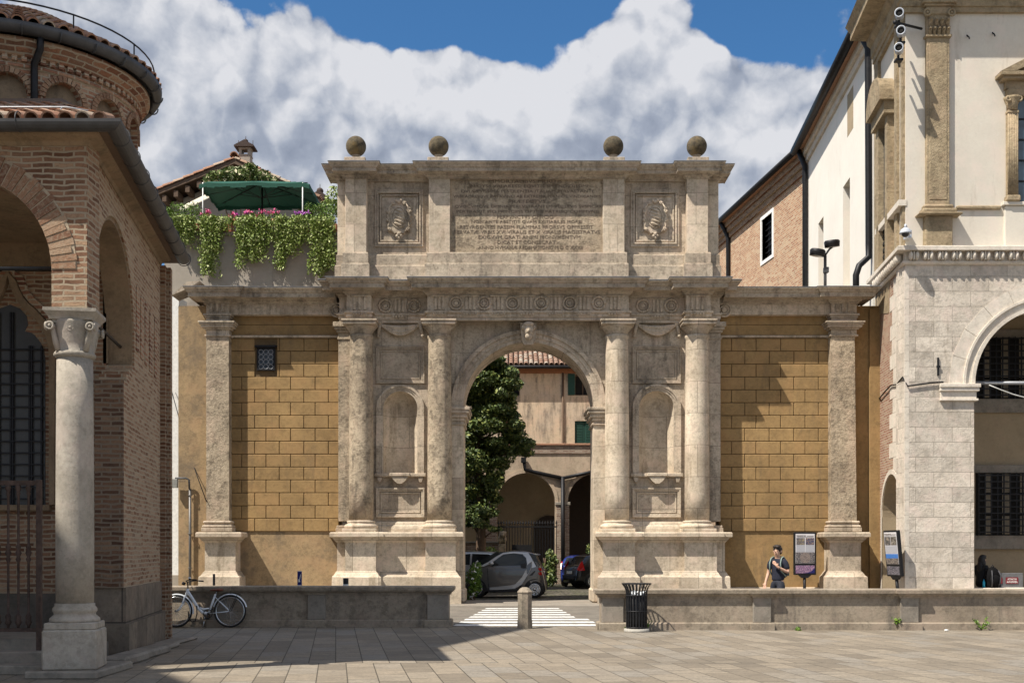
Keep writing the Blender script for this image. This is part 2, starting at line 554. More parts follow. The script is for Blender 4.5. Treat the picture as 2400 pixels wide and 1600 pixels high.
def cobble(name, ca, cb, moss):
    k = NT(name, .9)
    vo = k.n('ShaderNodeTexVoronoi'); k.put(vo.inputs['Vector'], k.pos()); vo.inputs['Scale'].default_value = 8
    c = k.mix(k.sep(vo.outputs['Color'])[0], ca, cb)
    c = k.mix(k.ramp(vo.outputs['Distance'], .35, .6), c, tint(cb, .4))
    c = k.mix(k.ramp(k.noise(k.pos(), .9, 6, .75), .5, .62), c, moss)
    k.col(c)
    k.bump(k.math('MULTIPLY', vo.outputs['Distance'], -1), .7, .03)
    return k.m
def sheet(name, x0, x1, y0, y1, z, m):
    mb = MB().quad((x0, y0, z), (x1, y0, z), (x1, y1, z), (x0, y1, z))
    ORG[0] = Vector((0, 0, 0))
    return mb.build(name, m, fix=False, kind='structure')
M['street'] = stone('street setts', (.20, .18, .15), (.14, .125, .105), 1.0, 12, .5, .5, joints=None, streak=False)
sheet('ground', -500, 500, -150, 900, 0, plain('distant ground', (.16, .145, .12), .95))
sheet('piazza_paving', -45, 45, -20, 23.55, .004, paving())
sheet('street', -45, 45, 23.55, 32.3, .004, M['street'])
sheet('pavement', -45, 45, 32.3, 36.4, .006, M['slab'])
sheet('courtyard', -14, 30, 36.4, 75, .004, cobble('mossy cobbles', (.17, .15, .115), (.105, .095, .075), (.05, .06, .02)))
def crosswalk():
    k = NT('worn road paint', .7)
    f = k.noise(k.pos(), 7, 6, .8)
    k.col(k.mix(k.ramp(f, .46, .66), (.72, .72, .70), (.30, .28, .25)))
    return k.m
mb = MB()
y = 23.7
for i in range(8):
    x0 = -1.22 + .07 * i; x1 = 1.62 - .05 * i + (.22 if i < 3 else 0)
    mb.quad((x0, y, .009), (x1, y, .009), (x1 - .02, y + .5, .009), (x0 + .04, y + .5, .009))
    y += .98
ORG[0] = Vector((0, 0, 0))
mb.build('crosswalk_marking', crosswalk(), fix=False, kind='structure')
# ================================================================== the triumphal gate
YW, YB, YC, YR = 34.30, 34.10, 33.78, 34.15      # niche wall, back pilasters, column blocks, recessed frieze
gate = thing('triumphal_gate', 'tall stone triumphal arch with four columns, balls on its attic and a Latin inscription', 'gateway', (fx(1238, 34), 34.3, 0))
def X(px, Y=34.0): return fx(px, Y)
# --- pedestals: one moulded course broken forward under every column
def ped_prof(b=-.25):
    return [(b, 0), (.16, 0), (.16, .42), (.15, .78), (.10, .82), (.05, .90), (0, .96), (0, 1.78), (.04, 1.82), (.10, 1.88), (.13, 1.93), (.22, 1.96), (.22, 2.06), (.19, 2.10), (b, 2.10)]
for path in ([(790, 34.7), (790, 33.95), (809, 33.95), (809, 33.62), (881, 33.62), (881, 33.9), (997, 33.9), (997, 33.62), (1068, 33.62), (1068, 34.6)],
             [(1413, 34.6), (1413, 33.62), (1488, 33.62), (1488, 33.9), (1604, 33.9), (1604, 33.62), (1680, 33.62), (1680, 33.95), (1699, 33.95), (1699, 34.7)]):
    mb = MB().sweep(ped_prof(), [(X(a, y), y) for a, y in path])
    mb.vprism([(X(path[0][0], 33.9) + .1, 33.98), (X(path[-1][0], 33.9) - .1, 33.98), (X(path[-1][0], 33.9) - .1, 35.2), (X(path[0][0], 33.9) + .1, 35.2)], 0, 2.095)
    mb.build('pedestal', M['stone_pale'], gate)
# --- columns
def column(px, mat):
    cx, cy, r = X(px, 33.95), 34.02, .362
    mb = MB()
    sh = [(r * (1 - .09 * max(0, (z - 4) / 4) ** 1.3), z) for z in (2.42, 3.2, 4.0, 4.8, 5.6, 6.4, 7.1, 7.72)]
    mb.lathe(sh + [(.335, 7.78), (.36, 7.82), (.36, 7.87), (.335, 7.9)], (cx, cy, 0), 36)
    o = mb.build('column', mat, gate)
    b = MB().lathe([(.47, 2.20), (.50, 2.24), (.50, 2.28), (.47, 2.32), (.41, 2.34), (.40, 2.37), (.42, 2.39), (.42, 2.42), (.37, 2.44)], (cx, cy, 0), 36)
    b.cbox(cx - .5, cx + .5, cy - .5, cy + .5, 2.10, 2.20, .015)
    b.build('column_base', M['stone_pale'], o)
    c = MB().lathe([(.33, 7.88), (.33, 7.98), (.36, 8.0), (.37, 8.03), (.45, 8.12), (.47, 8.15)], (cx, cy, 0), 36)
    c.cbox(cx - .49, cx + .49, cy - .49, cy + .49, 8.15, 8.24, .012).cbox(cx - .52, cx + .52, cy - .52, cy + .52, 8.24, 8.30, .012)
    c.build('capital', M['stone'], o)
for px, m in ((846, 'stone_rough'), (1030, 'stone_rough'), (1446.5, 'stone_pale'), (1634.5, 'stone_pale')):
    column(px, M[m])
# --- back pilasters beside the outer columns
for x0, x1, s in ((793, 822, -1), (1658, 1689, 1)):
    mb = MB().cbox(X(x0, YB), X(x1, YB), YB, 35.2, 2.42, 7.85, .01)
    mb.cbox(X(x0, YB) - (.07 if s < 0 else 0), X(x1, YB) + (.07 if s > 0 else 0), YB - .07, 35.2, 2.10, 2.22, .01)
    mb.cbox(X(x0, YB) - (.05 if s < 0 else 0), X(x1, YB) + (.05 if s > 0 else 0), YB - .05, 35.2, 2.22, 2.30, .02)
    for z0, z1, o in ((7.80, 7.86, .03), (8.0, 8.08, .05), (8.08, 8.16, .10), (8.16, 8.30, .14), (7.86, 8.0, .0)):
        mb.cbox(X(x0, YB) - (o if s < 0 else 0), X(x1, YB) + (o if s > 0 else 0), YB - o, 35.2, z0, z1, .008)
    mb.build('back_pilaster', M['stone_rough'] if s < 0 else M['stone'], gate)
# --- niche walls
def frame(mb, x0, x1, z0, z1, yf, steps):
    """nested raised mouldings: (inset, proud, width)"""
    for ins, pr, wd in steps:
        a, b, c, d = x0 + ins, x1 - ins, z0 + ins, z1 - ins
        mb.cbox(a, b, yf - pr, yf + .05, d - wd, d, .008).cbox(a, b, yf - pr, yf + .05, c, c + wd, .008)
        mb.cbox(a, a + wd, yf - pr, yf + .05, c + wd, d - wd, .008).cbox(b - wd, b, yf - pr, yf + .05, c + wd, d - wd, .008)
def niche_bay(xl, xr, cx, hw):
    """wall between two columns: niche, tablets, garland"""
    x0, x1, c = X(xl, YW), X(xr, YW), X(cx, YW)
    r = hw * YW / F
    zb, zs = fz(1110, YW), fz(957, YW)
    mb = MB().prism([(x0, zb), (c - r, zb), (c - r, zs)] + arc(c, zs, r, PI, 0, 20)[1:-1] + [(c + r, zs), (c + r, zb), (x1, zb), (x1, 8.34), (x0, 8.34)], YW, 35.2)
    mb.box(x0, x1, YW, 35.2, 2.1, zb)
    wall = mb.build('niche_wall', M['stone'], gate)
    nb_ = MB()
    dp, n, m = .50, 16, 8
    vs, fs = [], []
    hs = [zb, zs] + [None] * m
    for i in range(n + 1):
        a = PI + PI * i / n
        px_, py_ = math.cos(a), -math.sin(a)
        for z in (zb, zs): vs.append((c + r * px_, YW + .02 + dp * py_, z))
        for j in range(1, m + 1):
            b = PI / 2 * j / m
            vs.append((c + r * px_ * math.cos(b), YW + .02 + dp * py_ * math.cos(b), zs + r * math.sin(b)))
    k = m + 2
    for i in range(n):
        for j in range(k - 1): fs.append((i * k + j, (i + 1) * k + j, (i + 1) * k + j + 1, i * k + j + 1))
    nb_.add(vs, fs, True)
    nb_.box(c - r, c + r, YW + .03, YW + dp + .03, zb - .02, zb + .004)
    nb_.build('niche', M['stone_pale'], wall)
    fr = MB()
    for ro, wd, pr in ((r + .20, .07, .10), (r + .13, .06, .07), (r + .07, .07, .045)):
        ri = ro - wd
        fr.prism([(c - ro, zb), (c - ri, zb), (c - ri, zs)] + arc(c, zs, ri, PI, 0, 24)[1:-1] + [(c + ri, zs), (c + ri, zb), (c + ro, zb), (c + ro, zs)] + arc(c, zs, ro, 0, PI, 24)[1:-1] + [(c - ro, zs)], YW - pr, YW + .04)
    fr.build('niche_surround', M['stone'], wall)
    sl = MB()
    sl.cbox(c - r - .26, c + r + .26, YW - .16, YW + .02, zb - .09, zb + .01, .015)
    for q in (-1, 1):
        sl.prism([(c + q * (r + .18), zb - .10), (c + q * (r + .02), zb - .10), (c + q * (r + .06), zb - .25), (c + q * (r + .13), zb - .25)], YW - .13, YW + .02)
    sl.prism([(c - .26, zb - .09), (c + .26, zb - .09), (c + .16, zb - .22), (c + .06, zb - .30), (c - .06, zb - .30), (c - .16, zb - .22)], YW - .24, YW + .02)
    sl.cbox(c - .30, c + .30, YW - .27, YW - .02, zb - .085, zb + .015, .015)
    sl.build('niche_sill', M['stone'], wall)
    t = MB()
    frame(t, X(cx - 57, YW), X(cx + 57, YW), fz(899, YW), fz(811, YW), YW, ((0, .07, .05), (.05, .05, .05), (.13, .03, .05)))
    t.box(X(cx - 42, YW), X(cx + 42, YW), YW - .015, YW + .05, fz(885, YW), fz(826, YW))
    t.build('blank_tablet', M['stone_dark'], wall)
    t = MB()
    frame(t, X(cx - 57, YW), X(cx + 57, YW), fz(1212, YW), fz(1143, YW), YW, ((0, .08, .05), (.05, .05, .05), (.13, .03, .04)))
    t.build('lower_tablet', M['stone_pale'], wall)
    # podium moulding carried across the bay
    b = MB().sweep([(-.05, 2.10), (.14, 2.10), (.14, 2.2), (.12, 2.28), (.07, 2.32), (.06, 2.36), (.03, 2.42), (-.05, 2.42)], [(x0, YW), (x1, YW)])
    b.build('base_moulding', M['stone_pale'], wall)
    # garland of cloth hung from two pegs
    g = MB()
    y0, zt = YW - .10, fz(762, YW)
    xa, xb = X(cx - 46, YW), X(cx + 46, YW)
    for dz, rr, dd in ((0, .055, .10), (.06, .05, .22), (.02, .04, .30), (.03, .045, .16)):
        pts = [(xa + (xb - xa) * i / 14, y0 - .04 * math.sin(PI * i / 14), zt - dd * math.sin(PI * i / 14) - dz * .3) for i in range(15)]
        g.tube(pts, [rr * (.55 + .6 * math.sin(PI * i / 14)) for i in range(15)], 7)
    for q, xx in ((-1, xa), (1, xb)):
        g.tube([(xx, y0, zt + .03), (xx + q * .05, y0, zt - .14), (xx + q * .08, y0, zt - .34)], [.05, .06, .045], 7)
        g.sphere((xx + q * .08, y0, zt - .34), .06, 8, 6)
        g.sphere((xx, y0, zt + .02), .07, 8, 6)
    g.build('garland', M['stone'], wall)
niche_bay(868, 1006, 938.5, 40)
niche_bay(1470, 1610, 1538.5, 41)
# --- arched bay
cxa, zsa = X(1238.5, YW), fz(955, YW)
ra = 152.5 * YW / F
x0, x1 = X(1048, YW), X(1428, YW)
for q, xa, xb in ((-1, x0, cxa - ra), (1, cxa + ra, x1)):
    jb = MB().cbox(min(xa, xb), max(xa, xb), YW, 35.7, .0, zsa, .012)
    jb.cbox(min(xa, xb) - (.05 if q > 0 else 0), max(xa, xb) + (.05 if q < 0 else 0), YW - .14, 35.75, 0.006, .42, .05)
    jamb = jb.build('arch_jamb', M['stone_pale'] if q < 0 else M['stone_pale'], gate)
    im = MB()
    for z0, z1, o in ((zsa - .52, zsa - .46, .05), (zsa - .40, zsa - .30, .05), (zsa - .30, zsa - .18, .11), (zsa - .18, zsa - .08, .17), (zsa - .08, zsa, .2), (zsa - .46, zsa - .40, .015)):
        if q < 0: im.cbox(cxa - ra - .46, cxa - ra + o, YW - o, 35.7 + o, z0, z1, .012)
        else: im.cbox(cxa + ra - o, cxa + ra + .46, YW - o, 35.7 + o, z0, z1, .012)
    im.build('impost', M['stone'], jamb)
sp = MB().prism([(x0, zsa)] + [(cxa - ra, zsa)] + arc(cxa, zsa, ra, PI, 0, 40)[1:-1] + [(cxa + ra, zsa), (x1, zsa), (x1, 8.36), (x0, 8.36)], YW, 35.7)
sp.build('spandrel_wall', M['stone'], gate)
av = MB()
for ri, ro, pr in ((ra + .0, ra + .12, .05), (ra + .12, ra + .25, .08), (ra + .25, ra + .36, .13)):
    av.prism([(cxa - ro, zsa), (cxa - ri, zsa)] + arc(cxa, zsa, ri, PI, 0, 40)[1:-1] + [(cxa + ri, zsa), (cxa + ro, zsa)] + arc(cxa, zsa, ro, 0, PI, 40)[1:-1], YW - pr, YW + .03)
av.build('archivolt', M['stone'], gate)
ks = MB()
zt, zb = 8.28, fz(808, 34)
ks.prism([(cxa - .20, zb + .12), (cxa - .12, zb), (cxa + .12, zb), (cxa + .20, zb + .12), (cxa + .25, zt), (cxa - .25, zt)], YW - .34, YW + .03)
key = ks.build('keystone', M['stone'], gate)
hd = MB()
hd.sphere((cxa, YW - .42, zb + .40), .15, 12, 8, (1, 1, 1.3))
hd.sphere((cxa, YW - .56, zb + .36), .05, 8, 6, (1, 1.2, 1.4)).sphere((cxa - .13, YW - .38, zb + .5), .09, 8, 6).sphere((cxa + .13, YW - .38, zb + .5), .09, 8, 6)
hd.sphere((cxa, YW - .46, zb + .23), .11, 8, 6, (1, .9, 1)).sphere((cxa, YW - .40, zb + .58), .16, 10, 6, (1.1, 1, .6))
hd.build('carved_head', M['stone'], key)
# --- entablature
EP = [(793, 34.8), (793, YB), (814, YB), (814, YC), (871, YC), (871, YR), (1002, YR), (1002, YC), (1473, YC), (1473, YR), (1606, YR), (1606, YC), (1664, YC), (1664, YB), (1690, YB), (1690, 34.8)]
EP = [(X(a, 33.9), y) for a, y in EP]
MB().sweep([(-.12, 8.30), (.0, 8.30), (.0, 8.40), (.025, 8.405), (.025, 8.50), (.03, 8.505), (.07, 8.51), (.07, 8.57), (-.12, 8.57)], EP).build('architrave', M['stone'], gate)
fz_ = MB().sweep([(-.12, 8.57), (.0, 8.57), (.0, 9.04), (-.12, 9.04)], EP)
fz_.box(X(800), X(1684), 34.25, 35.4, 8.30, 9.35)
frieze = fz_.build('frieze', M['stone'], gate)
CORN = [(-.12, 9.04), (.04, 9.04), (.05, 9.08), (.11, 9.11), (.12, 9.15), (.20, 9.17), (.38, 9.19), (.40, 9.165), (.43, 9.17), (.43, 9.29), (.46, 9.30), (.49, 9.36), (.54, 9.40), (.54, 9.44), (-.12, 9.47)]
def cornice(mb, path): return mb.sweep(CORN, path)
cn = cornice(MB(), EP)
cn.build('main_cornice', M['stone_dark'], gate)
MB().sweep([(-.12, 9.474), (.555, 9.446), (.555, 9.458), (-.12, 9.49)], EP).build('lead_flashing', M['lead'], gate)
# triglyphs and carved roundels
def triglyph(mb, px, Y, w=11):
    c, s = X(px, Y), Y / F
    for d in (-w, 0, w):
        mb.cbox(c + (d - 3.4) * s, c + (d + 3.4) * s, Y - .045, Y + .02, 8.60, 8.99, .02)
    mb.cbox(c - 19 * s, c + 19 * s, Y - .06, Y + .02, 8.99, 9.03, .008)
    for d in range(-2, 3): mb.cbox(c + (d * 7 - 2) * s, c + (d * 7 + 2) * s, Y - .105, Y - .06, 8.445, 8.50, .006)
for px, Y in ((843, YC), (936, YR), (1030, YC), (1102, YC), (1168, YC), (1235, YC), (1302, YC), (1369, YC), (1441, YC), (1541, YR), (1634, YC)):
    tg = MB()
    triglyph(tg, px, Y, 12 if px in (843, 1634) else 9)
    tg.build('triglyph', M['stone'], frieze)
def roundel(px, Y, kind):
    c, z, s = X(px, Y), 8.80, Y / F
    mb = MB()
    r = 14.5 * s
    mb.torus((c, Y - .02, z), r, .035, 22, 6, axis='y')
    mb.torus((c, Y - .03, z), r * .55, .022, 16, 6, axis='y')
    mb.sphere((c, Y - .01, z), r * .42, 12, 8, (1, .35, 1))
    n = 8 if kind else 12
    for i in range(n):
        a = 2 * PI * i / n
        mb.sphere((c + r * math.cos(a), Y - .03, z + r * math.sin(a)), .045 if kind else .034, 7, 5)
    mb.build('carved_roundel', M['stone'], frieze)
for i, px in enumerate((1069, 1135, 1201, 1268, 1335, 1403)): roundel(px, YC, i % 2)
for i, px in enumerate((903, 970, 1507, 1573)): roundel(px, YR, 1)
# --- attic
AC = 33.95
xl, xr = X(793, 34.3), X(1682, 34.3)
at_ = MB().box(xl, xr, 34.26, 35.3, 9.4, 12.9)
attic = at_.build('attic_wall', M['stone'], gate)
AP = [(791, 34.8), (791, 34.2), (809, 34.2), (809, AC), (859, AC), (859, 34.2), (1005, 34.2), (1005, AC), (1464, AC), (1464, 34.2), (1610, 34.2), (1610, AC), (1660, AC), (1660, 34.2), (1684, 34.2), (1684, 34.8)]
AP = [(X(a, 34.0), y) for a, y in AP]
MB().sweep([(-.1, 9.46), (.10, 9.46), (.10, 9.97), (.085, 10.0), (.06, 10.0), (.06, 10.30), (.04, 10.33), (-.1, 10.33)], AP).build('attic_base', M['stone_dark'], attic)
for a, b, y in ((791, 812, 34.2), (809, 859, AC), (1005, 1055, AC), (1413, 1464, AC), (1610, 1660, AC), (1658, 1684, 34.2)):
    MB().cbox(X(a, y), X(b, y), y, 34.4, 10.33, 12.55, .012).build('attic_pier', M['stone_pale'], attic)
MB().sweep([(-.1, 12.50), (.03, 12.50), (.04, 12.54), (.10, 12.57), (.11, 12.61), (.17, 12.63), (.29, 12.64), (.31, 12.62), (.33, 12.63), (.33, 12.73), (.36, 12.74), (.39, 12.80), (.43, 12.84), (.43, 12.88), (-.1, 12.92)], AP).build('attic_cornice', M['stone_dark'], attic)
MB().sweep([(-.1, 12.924), (.445, 12.884), (.445, 12.898), (-.1, 12.94)], AP).build('lead_flashing', M['lead'], attic)
YP = 34.06
pn = MB().cbox(X(1055, AC), X(1413, AC), YP, 34.4, 10.33, 12.55, .005)
panel = pn.build('inscription_panel', M['stone_rough'], attic)
LINES = [('IMMORTALIBVS MERITIS', 1143, 1317, 425), ('ALOYSII VALARESSI EQVITIS SPLENDIDISSIMI', 1101, 1378, 437), ('QVI SÆVISSIMA PESTILENTIA ITALIAM PERVASTANTE', 1080, 1393, 449),
         ('VRBI AGROQVE PATAVINO AB EXTREMA PERNICIE VINDICANDIS', 1062, 1408, 461), ('PRÆFECTVS', 1192, 1278, 472.5), ('QVOCVMQVE OMNIA PERLVSTRANTEM VEL LEVIS SVSPICIO', 1066, 1408, 484.5),
         ('PERTRAXIT PIO PRINCIPIS OPTIMI PATRISQ COMMVNIS', 1070, 1405, 496.5), ('PERFVNCTVS OFFICIO', 1165, 1297, 508.5), ('NON ANTE ABSTITIT QVAM EXITIABILES MORBI', 1105, 1364, 520),
         ('RESVRGENTES PASSIM FLAMMAS PRORSVS OPPRESSIT', 1078, 1390, 532), ('SERVATÆ VRBIS XVI VIRALIS ET X VIRALIS MAGISTRATVS', 1064, 1406, 543.5), ('EXIGVVM GRATI ANIMI MONVMENTVM', 1121, 1360, 555.5),
         ('DICAT ET CONSECRAT', 1166, 1302, 567.5), ('ANNO HVMANÆ REDEMPTIONIS M D C XXXII', 1121, 1366, 580)]
def text_mb(mb, body, x0, x1, zc, y, hgt, thick=.006, rot=None):
    """lettering as thin solid shapes, width fitted to x0..x1, standing in the plane y"""
    cu = bpy.data.curves.new('lettering', 'FONT')
    cu.body = body; cu.size = 1.0; cu.extrude = .5; cu.resolution_u = 2
    ob = bpy.data.objects.new('lettering', cu)
    COL.objects.link(ob)
    dg = bpy.context.evaluated_depsgraph_get()
    me = bpy.data.meshes.new_from_object(ob.evaluated_get(dg))
    bpy.data.objects.remove(ob)
    xs = [v.co.x for v in me.vertices]; ys = [v.co.y for v in me.vertices]
    if not xs: return mb
    a, b, c, d = min(xs), max(xs), min(ys), max(ys)
    sx, sy = (x1 - x0) / (b - a), hgt / max(.3, d - c)
    def T(v): return (x0 + (v.x - a) * sx, y - thick * (v.z + .5), zc + (v.y - (c + d) / 2) * sy)
    mb.add([T(v.co) for v in me.vertices], [tuple(p.vertices) for p in me.polygons])
    bpy.data.meshes.remove(me)
    bpy.data.curves.remove(cu)
    return mb
tx = MB()
for body, a, b, py in LINES:
    text_mb(tx, body, X(a, YP), X(b, YP), fz(py, YP), YP - .001, .098)
tx.build('inscription', M['letter'], panel)
# coats of arms in moulded frames
def arms(px):
    Y = 34.26
    c, z, s = X(px, Y), fz(513, Y), Y / F
    mb = MB()
    frame(mb, c - 57 * s, c + 57 * s, fz(579, Y), fz(445, Y), Y, ((0, .06, .07), (.07, .09, .05), (.15, .05, .05)))
    fr = mb.build('moulded_frame', M['stone'], attic)
    sh = MB()
    prof = [(0, 34), (9, 38), (17, 33), (21, 27), (27, 25), (25, 17), (21, 12), (29, 7), (27, 0), (23, -5), (29, -11), (26, -19), (21, -22), (26, -30), (17, -29), (11, -36), (5, -34), (0, -40)]
    poly = [(c + x * s, z + y * s) for x, y in prof] + [(c - x * s, z + y * s) for x, y in prof[-2:0:-1]]
    sh.prism(poly, Y - .10, Y + .01)
    sh.sphere((c, Y - .10, z + 1 * s), 1, 24, 12, (15.5 * s, .08, 22 * s))
    oval = [(c + 17 * s * math.cos(t), Y - .115, z + s + 24 * s * math.sin(t)) for t in [2 * PI * i / 28 for i in range(29)]]
    sh.tube(oval, .022, 6)
    for i in range(-2, 3):
        zz = z + i * 8 * s
        hw = 14.5 * s * math.sqrt(max(.1, 1 - (i * 8 / 23) ** 2))
        sh.tube([(c - hw, Y - .12, zz + 4 * s), (c - hw * .4, Y - .18, zz + 2 * s), (c + hw * .4, Y - .18, zz - 2 * s), (c + hw, Y - .12, zz - 5 * s)], .020, 6)
    for q in (-1, 1):
        for dx, dz, r in ((25, 14, 4.2), (25, -6, 4.5), (22, -27, 4.2), (13, 34, 4.5)):
            sp_ = [(c + q * (dx + r * (1 - t / 9) * math.cos(t)) * s, Y - .115 - .005 * t, z + (dz + r * (1 - t / 9) * math.sin(t)) * s) for t in [i * .6 for i in range(14)]]
            sh.tube(sp_, .024, 5)
        sh.tube([(c + q * 16 * s, Y - .12, z + 33 * s), (c + q * 23 * s, Y - .13, z + 24 * s), (c + q * 21 * s, Y - .12, z + 14 * s), (c + q * 26 * s, Y - .13, z + 4 * s), (c + q * 22 * s, Y - .12, z - 8 * s), (c + q * 25 * s, Y - .12, z - 20 * s), (c + q * 14 * s, Y - .11, z - 33 * s)], .026, 6)
    for dx, dz, r in ((0, 37, .06), (-5, 40, .045), (5, 40, .045), (0, -38, .06), (-4, -43, .05), (5, -42, .045), (0, -47, .04)):
        sh.sphere((c + dx * s, Y - .13, z + dz * s), r, 9, 6)
    sh.build('coat_of_arms', M['stone'], fr)
arms(935.5); arms(1534.5)
# stone balls
for px, ztop in ((834.5, 1), (1028, 1), (1437.5, 1), (1633, 1)):
    Y = 34.0
    c = X(px, Y)
    b = MB().cbox(c - .31, c + .31, Y - .31, Y + .31, 12.90, 13.02 + .04, .015)
    b.lathe([(.2, 13.05), (.2, 13.08), (.11, 13.12), (.10, 13.17), (.14, 13.2)], (c, Y, 0), 16)
    pl = b.build('ball_plinth', M['stone_dark'], gate)
    MB().sphere((c, Y, fz(343.5, Y)), .298, 28, 18).build('stone_ball', M['lichen'], pl)

# ================================================================== wing walls
def wing(name, label, left):
    YV = 34.62                                                     # ochre wall
    sx = 1 if left else -1
    xa, xb = (X(418, YV), X(795, YV)) if left else (X(1686, YV), X(2062, YV))
    root = thing(name, label, 'wall', ((xa + xb) / 2, YV, 0))
    mb = MB().box(xa, xb, YV, 35.3, 0, 8.9)
    mb.build('plaster_wall', M['ochre_plain'] if left else M['ochre'], root)
    # raised ashlar blocks with sunk joints
    bx0, bx1 = (X(540, YV), X(795, YV)) if left else (X(1687, YV), X(1948, YV))
    bk = MB()
    zt, zb = fz(793, YV), fz(1245, YV)
    n = 15
    h = (zt - zb) / n
    w = 57.5 * YV / F
    hole = (fx(600, YV), fx(649, YV), fz(874, YV), fz(808, YV)) if left else None
    for i in range(n):
        z1 = zt - i * h
        x = bx0 - w * (0.02 if i % 2 == (0 if left else 1) else .56) + .02
        while x < bx1:
            a, b = max(x, bx0), min(x + w, bx1)
            if b - a > .08:
                segs = [(a, b)]
                if hole and hole[0] < b and hole[1] > a and hole[2] < z1 and hole[3] > z1 - h:
                    segs = [(a, hole[0]), (hole[1], b)]
                for p, q in segs:
                    if q - p > .05: bk.cbox(p + .009, q - .009, YV - .045, YV + .01, z1 - h + .009, z1 - .009, .012)
            x += w
    bk.box(bx0, bx1, YV - .006, YV + .01, zb + .01, zt - .01)
    bk.build('block_facing', M['ochre'], root)
    jt = MB().box(bx0 + .01, bx1 - .01, YV - .010, YV - .002, zb, zt)
    jt.build('sunk_joints', M['ochre_dark'], root)
    band = MB().cbox(bx0, bx1, YV - .05, YV + .02, fz(761, YV), fz(737, YV) + .06, .006).cbox(bx0, bx1, YV - .05, YV + .02, fz(786, YV), fz(762, YV), .006)
    band.build('plaster_band', M['ochre'], root)
    MB().cbox(bx0, bx1, YV - .12, YV + .02, fz(792, YV), fz(787, YV), .01).build('string_course', M['stone'], root)
    MB().cbox(bx0, bx1, YV - .08, YV + .02, 0, .46, .03).build('wall_plinth', M['stone_pale'], root)
    # pilaster on its pedestal
    YPl = 34.25
    a, b = (X(483.5, YPl), X(537, YPl)) if left else (X(1948, YPl), X(2008, YPl))
    if not left: at1, bt1 = X(1948, YPl), X(2003, YPl)
    else: at1, bt1 = X(483, YPl), X(536, YPl)
    z0, z1 = fz(1222, YPl), fz(788, YPl)
    pl = MB().add([(a, YPl, z0), (b, YPl, z0), (bt1, YPl, z1), (at1, YPl, z1), (a, 35.0, z0), (b, 35.0, z0), (bt1, 35.0, z1), (at1, 35.0, z1)],
                  [(0, 1, 2, 3), (1, 5, 6, 2), (4, 0, 3, 7), (3, 2, 6, 7), (0, 4, 5, 1), (4, 7, 6, 5)])
    pil = pl.build('pilaster', M['stone_rough'], root)
    def course(mb, o, za, zb_, bev=.01, e=0.0): mb.cbox(a - o - e, b + o + e, YPl - o, 35.0, za, zb_, bev)
    c = MB()
    for za, zb_, o in ((788, 784, .04), (784, 772, .0), (772, 768, .06), (768, 762, .13), (762, 758, .17), (758, 754, .20)): course(c, o, fz(za, YPl), fz(zb_, YPl), .008)
    for za, zb_, o in ((754, 745, .0), (745, 740, .03), (740, 735, .07)): course(c, o, fz(za, YPl), fz(zb_, YPl), .006)
    c.build('capital', M['stone'], pil)
    bs = MB()
    course(bs, .12, fz(1245, YPl), fz(1236, YPl), .01); course(bs, .11, fz(1236, YPl), fz(1230, YPl), .03); course(bs, .05, fz(1230, YPl), fz(1226, YPl)); course(bs, .08, fz(1226, YPl), fz(1220, YPl), .025)
    bs.build('pilaster_base', M['stone'], pil)
    # pedestal
    Yp = 34.0
    pa, pb = (X(480, Yp), X(552, Yp)) if left else (X(1945, Yp), X(2018, Yp))
    pd = MB().sweep([(o * 1.0, z) for o, z in ped_prof()], [(pa, 35.0), (pa, Yp), (pb, Yp), (pb, 35.0)])
    pd.box(pa + .2, pb - .2, Yp + .2, 35.0, 0, 2.09)
    pd.build('pedestal', M['stone_pale'] if left else M['stone'], root)
    # entablature
    path = [(a, 35.2), (a, YPl), (b, YPl), (b, 34.34), (X(790, 34.34), 34.34)] if left else [(X(1693, 34.34), 34.34), (a, 34.34), (a, YPl), (b, YPl), (b, 35.2)]
    fr = MB().sweep([(-.06, fz(736, YPl) - .0), (0, fz(736, YPl)), (0, 8.95), (-.06, 8.95)], path)
    xm0, xm1 = min(p[0] for p in path), max(p[0] for p in path)
    fr.box(xm0 + .07, xm1, 34.38, 35.25, fz(736, YPl) + .002, 8.93)
    f = fr.build('frieze', M['stone'], root)
    tg = MB()
    pc = 509 if left else 1976
    for d in (-14, 0, 14):
        tg.cbox(X(pc + d - 3.5, YPl), X(pc + d + 3.5, YPl), YPl - .04, YPl + .02, fz(731, YPl), fz(694, YPl), .015)
    if True:
        px = 789 if left else 1697
        cc = X(px, 34.34)
        tg.torus((cc, 34.32, 8.72), .20, .03, 20, 6, axis='y').torus((cc, 34.32, 8.72), .12, .02, 16, 6, axis='y')
        tg.sphere((cc, 34.32, 8.72), .08, 10, 6, (1, .4, 1))
    tg.build('triglyph', M['stone'], f)
    dz = -.16
    cp = [(o, z + dz) for o, z in CORN]
    cb = MB().sweep(cp, path)
    cb.build('cornice', M['stone_dark'], root)
    MB().sweep([(-.06, 9.474 + dz), (.555, 9.446 + dz), (.555, 9.456 + dz), (-.06, 9.484 + dz)], path).build('lead_flashing', M['lead'], root)
    MB().box(xm0 - .1, xm1, 34.3, 35.3, 8.9, 9.30).build('wall_top', M['stone_dark'], root)
    return root
wl = wing('wing_wall', 'ochre block-faced wing wall left of the arch with a small barred window', True)
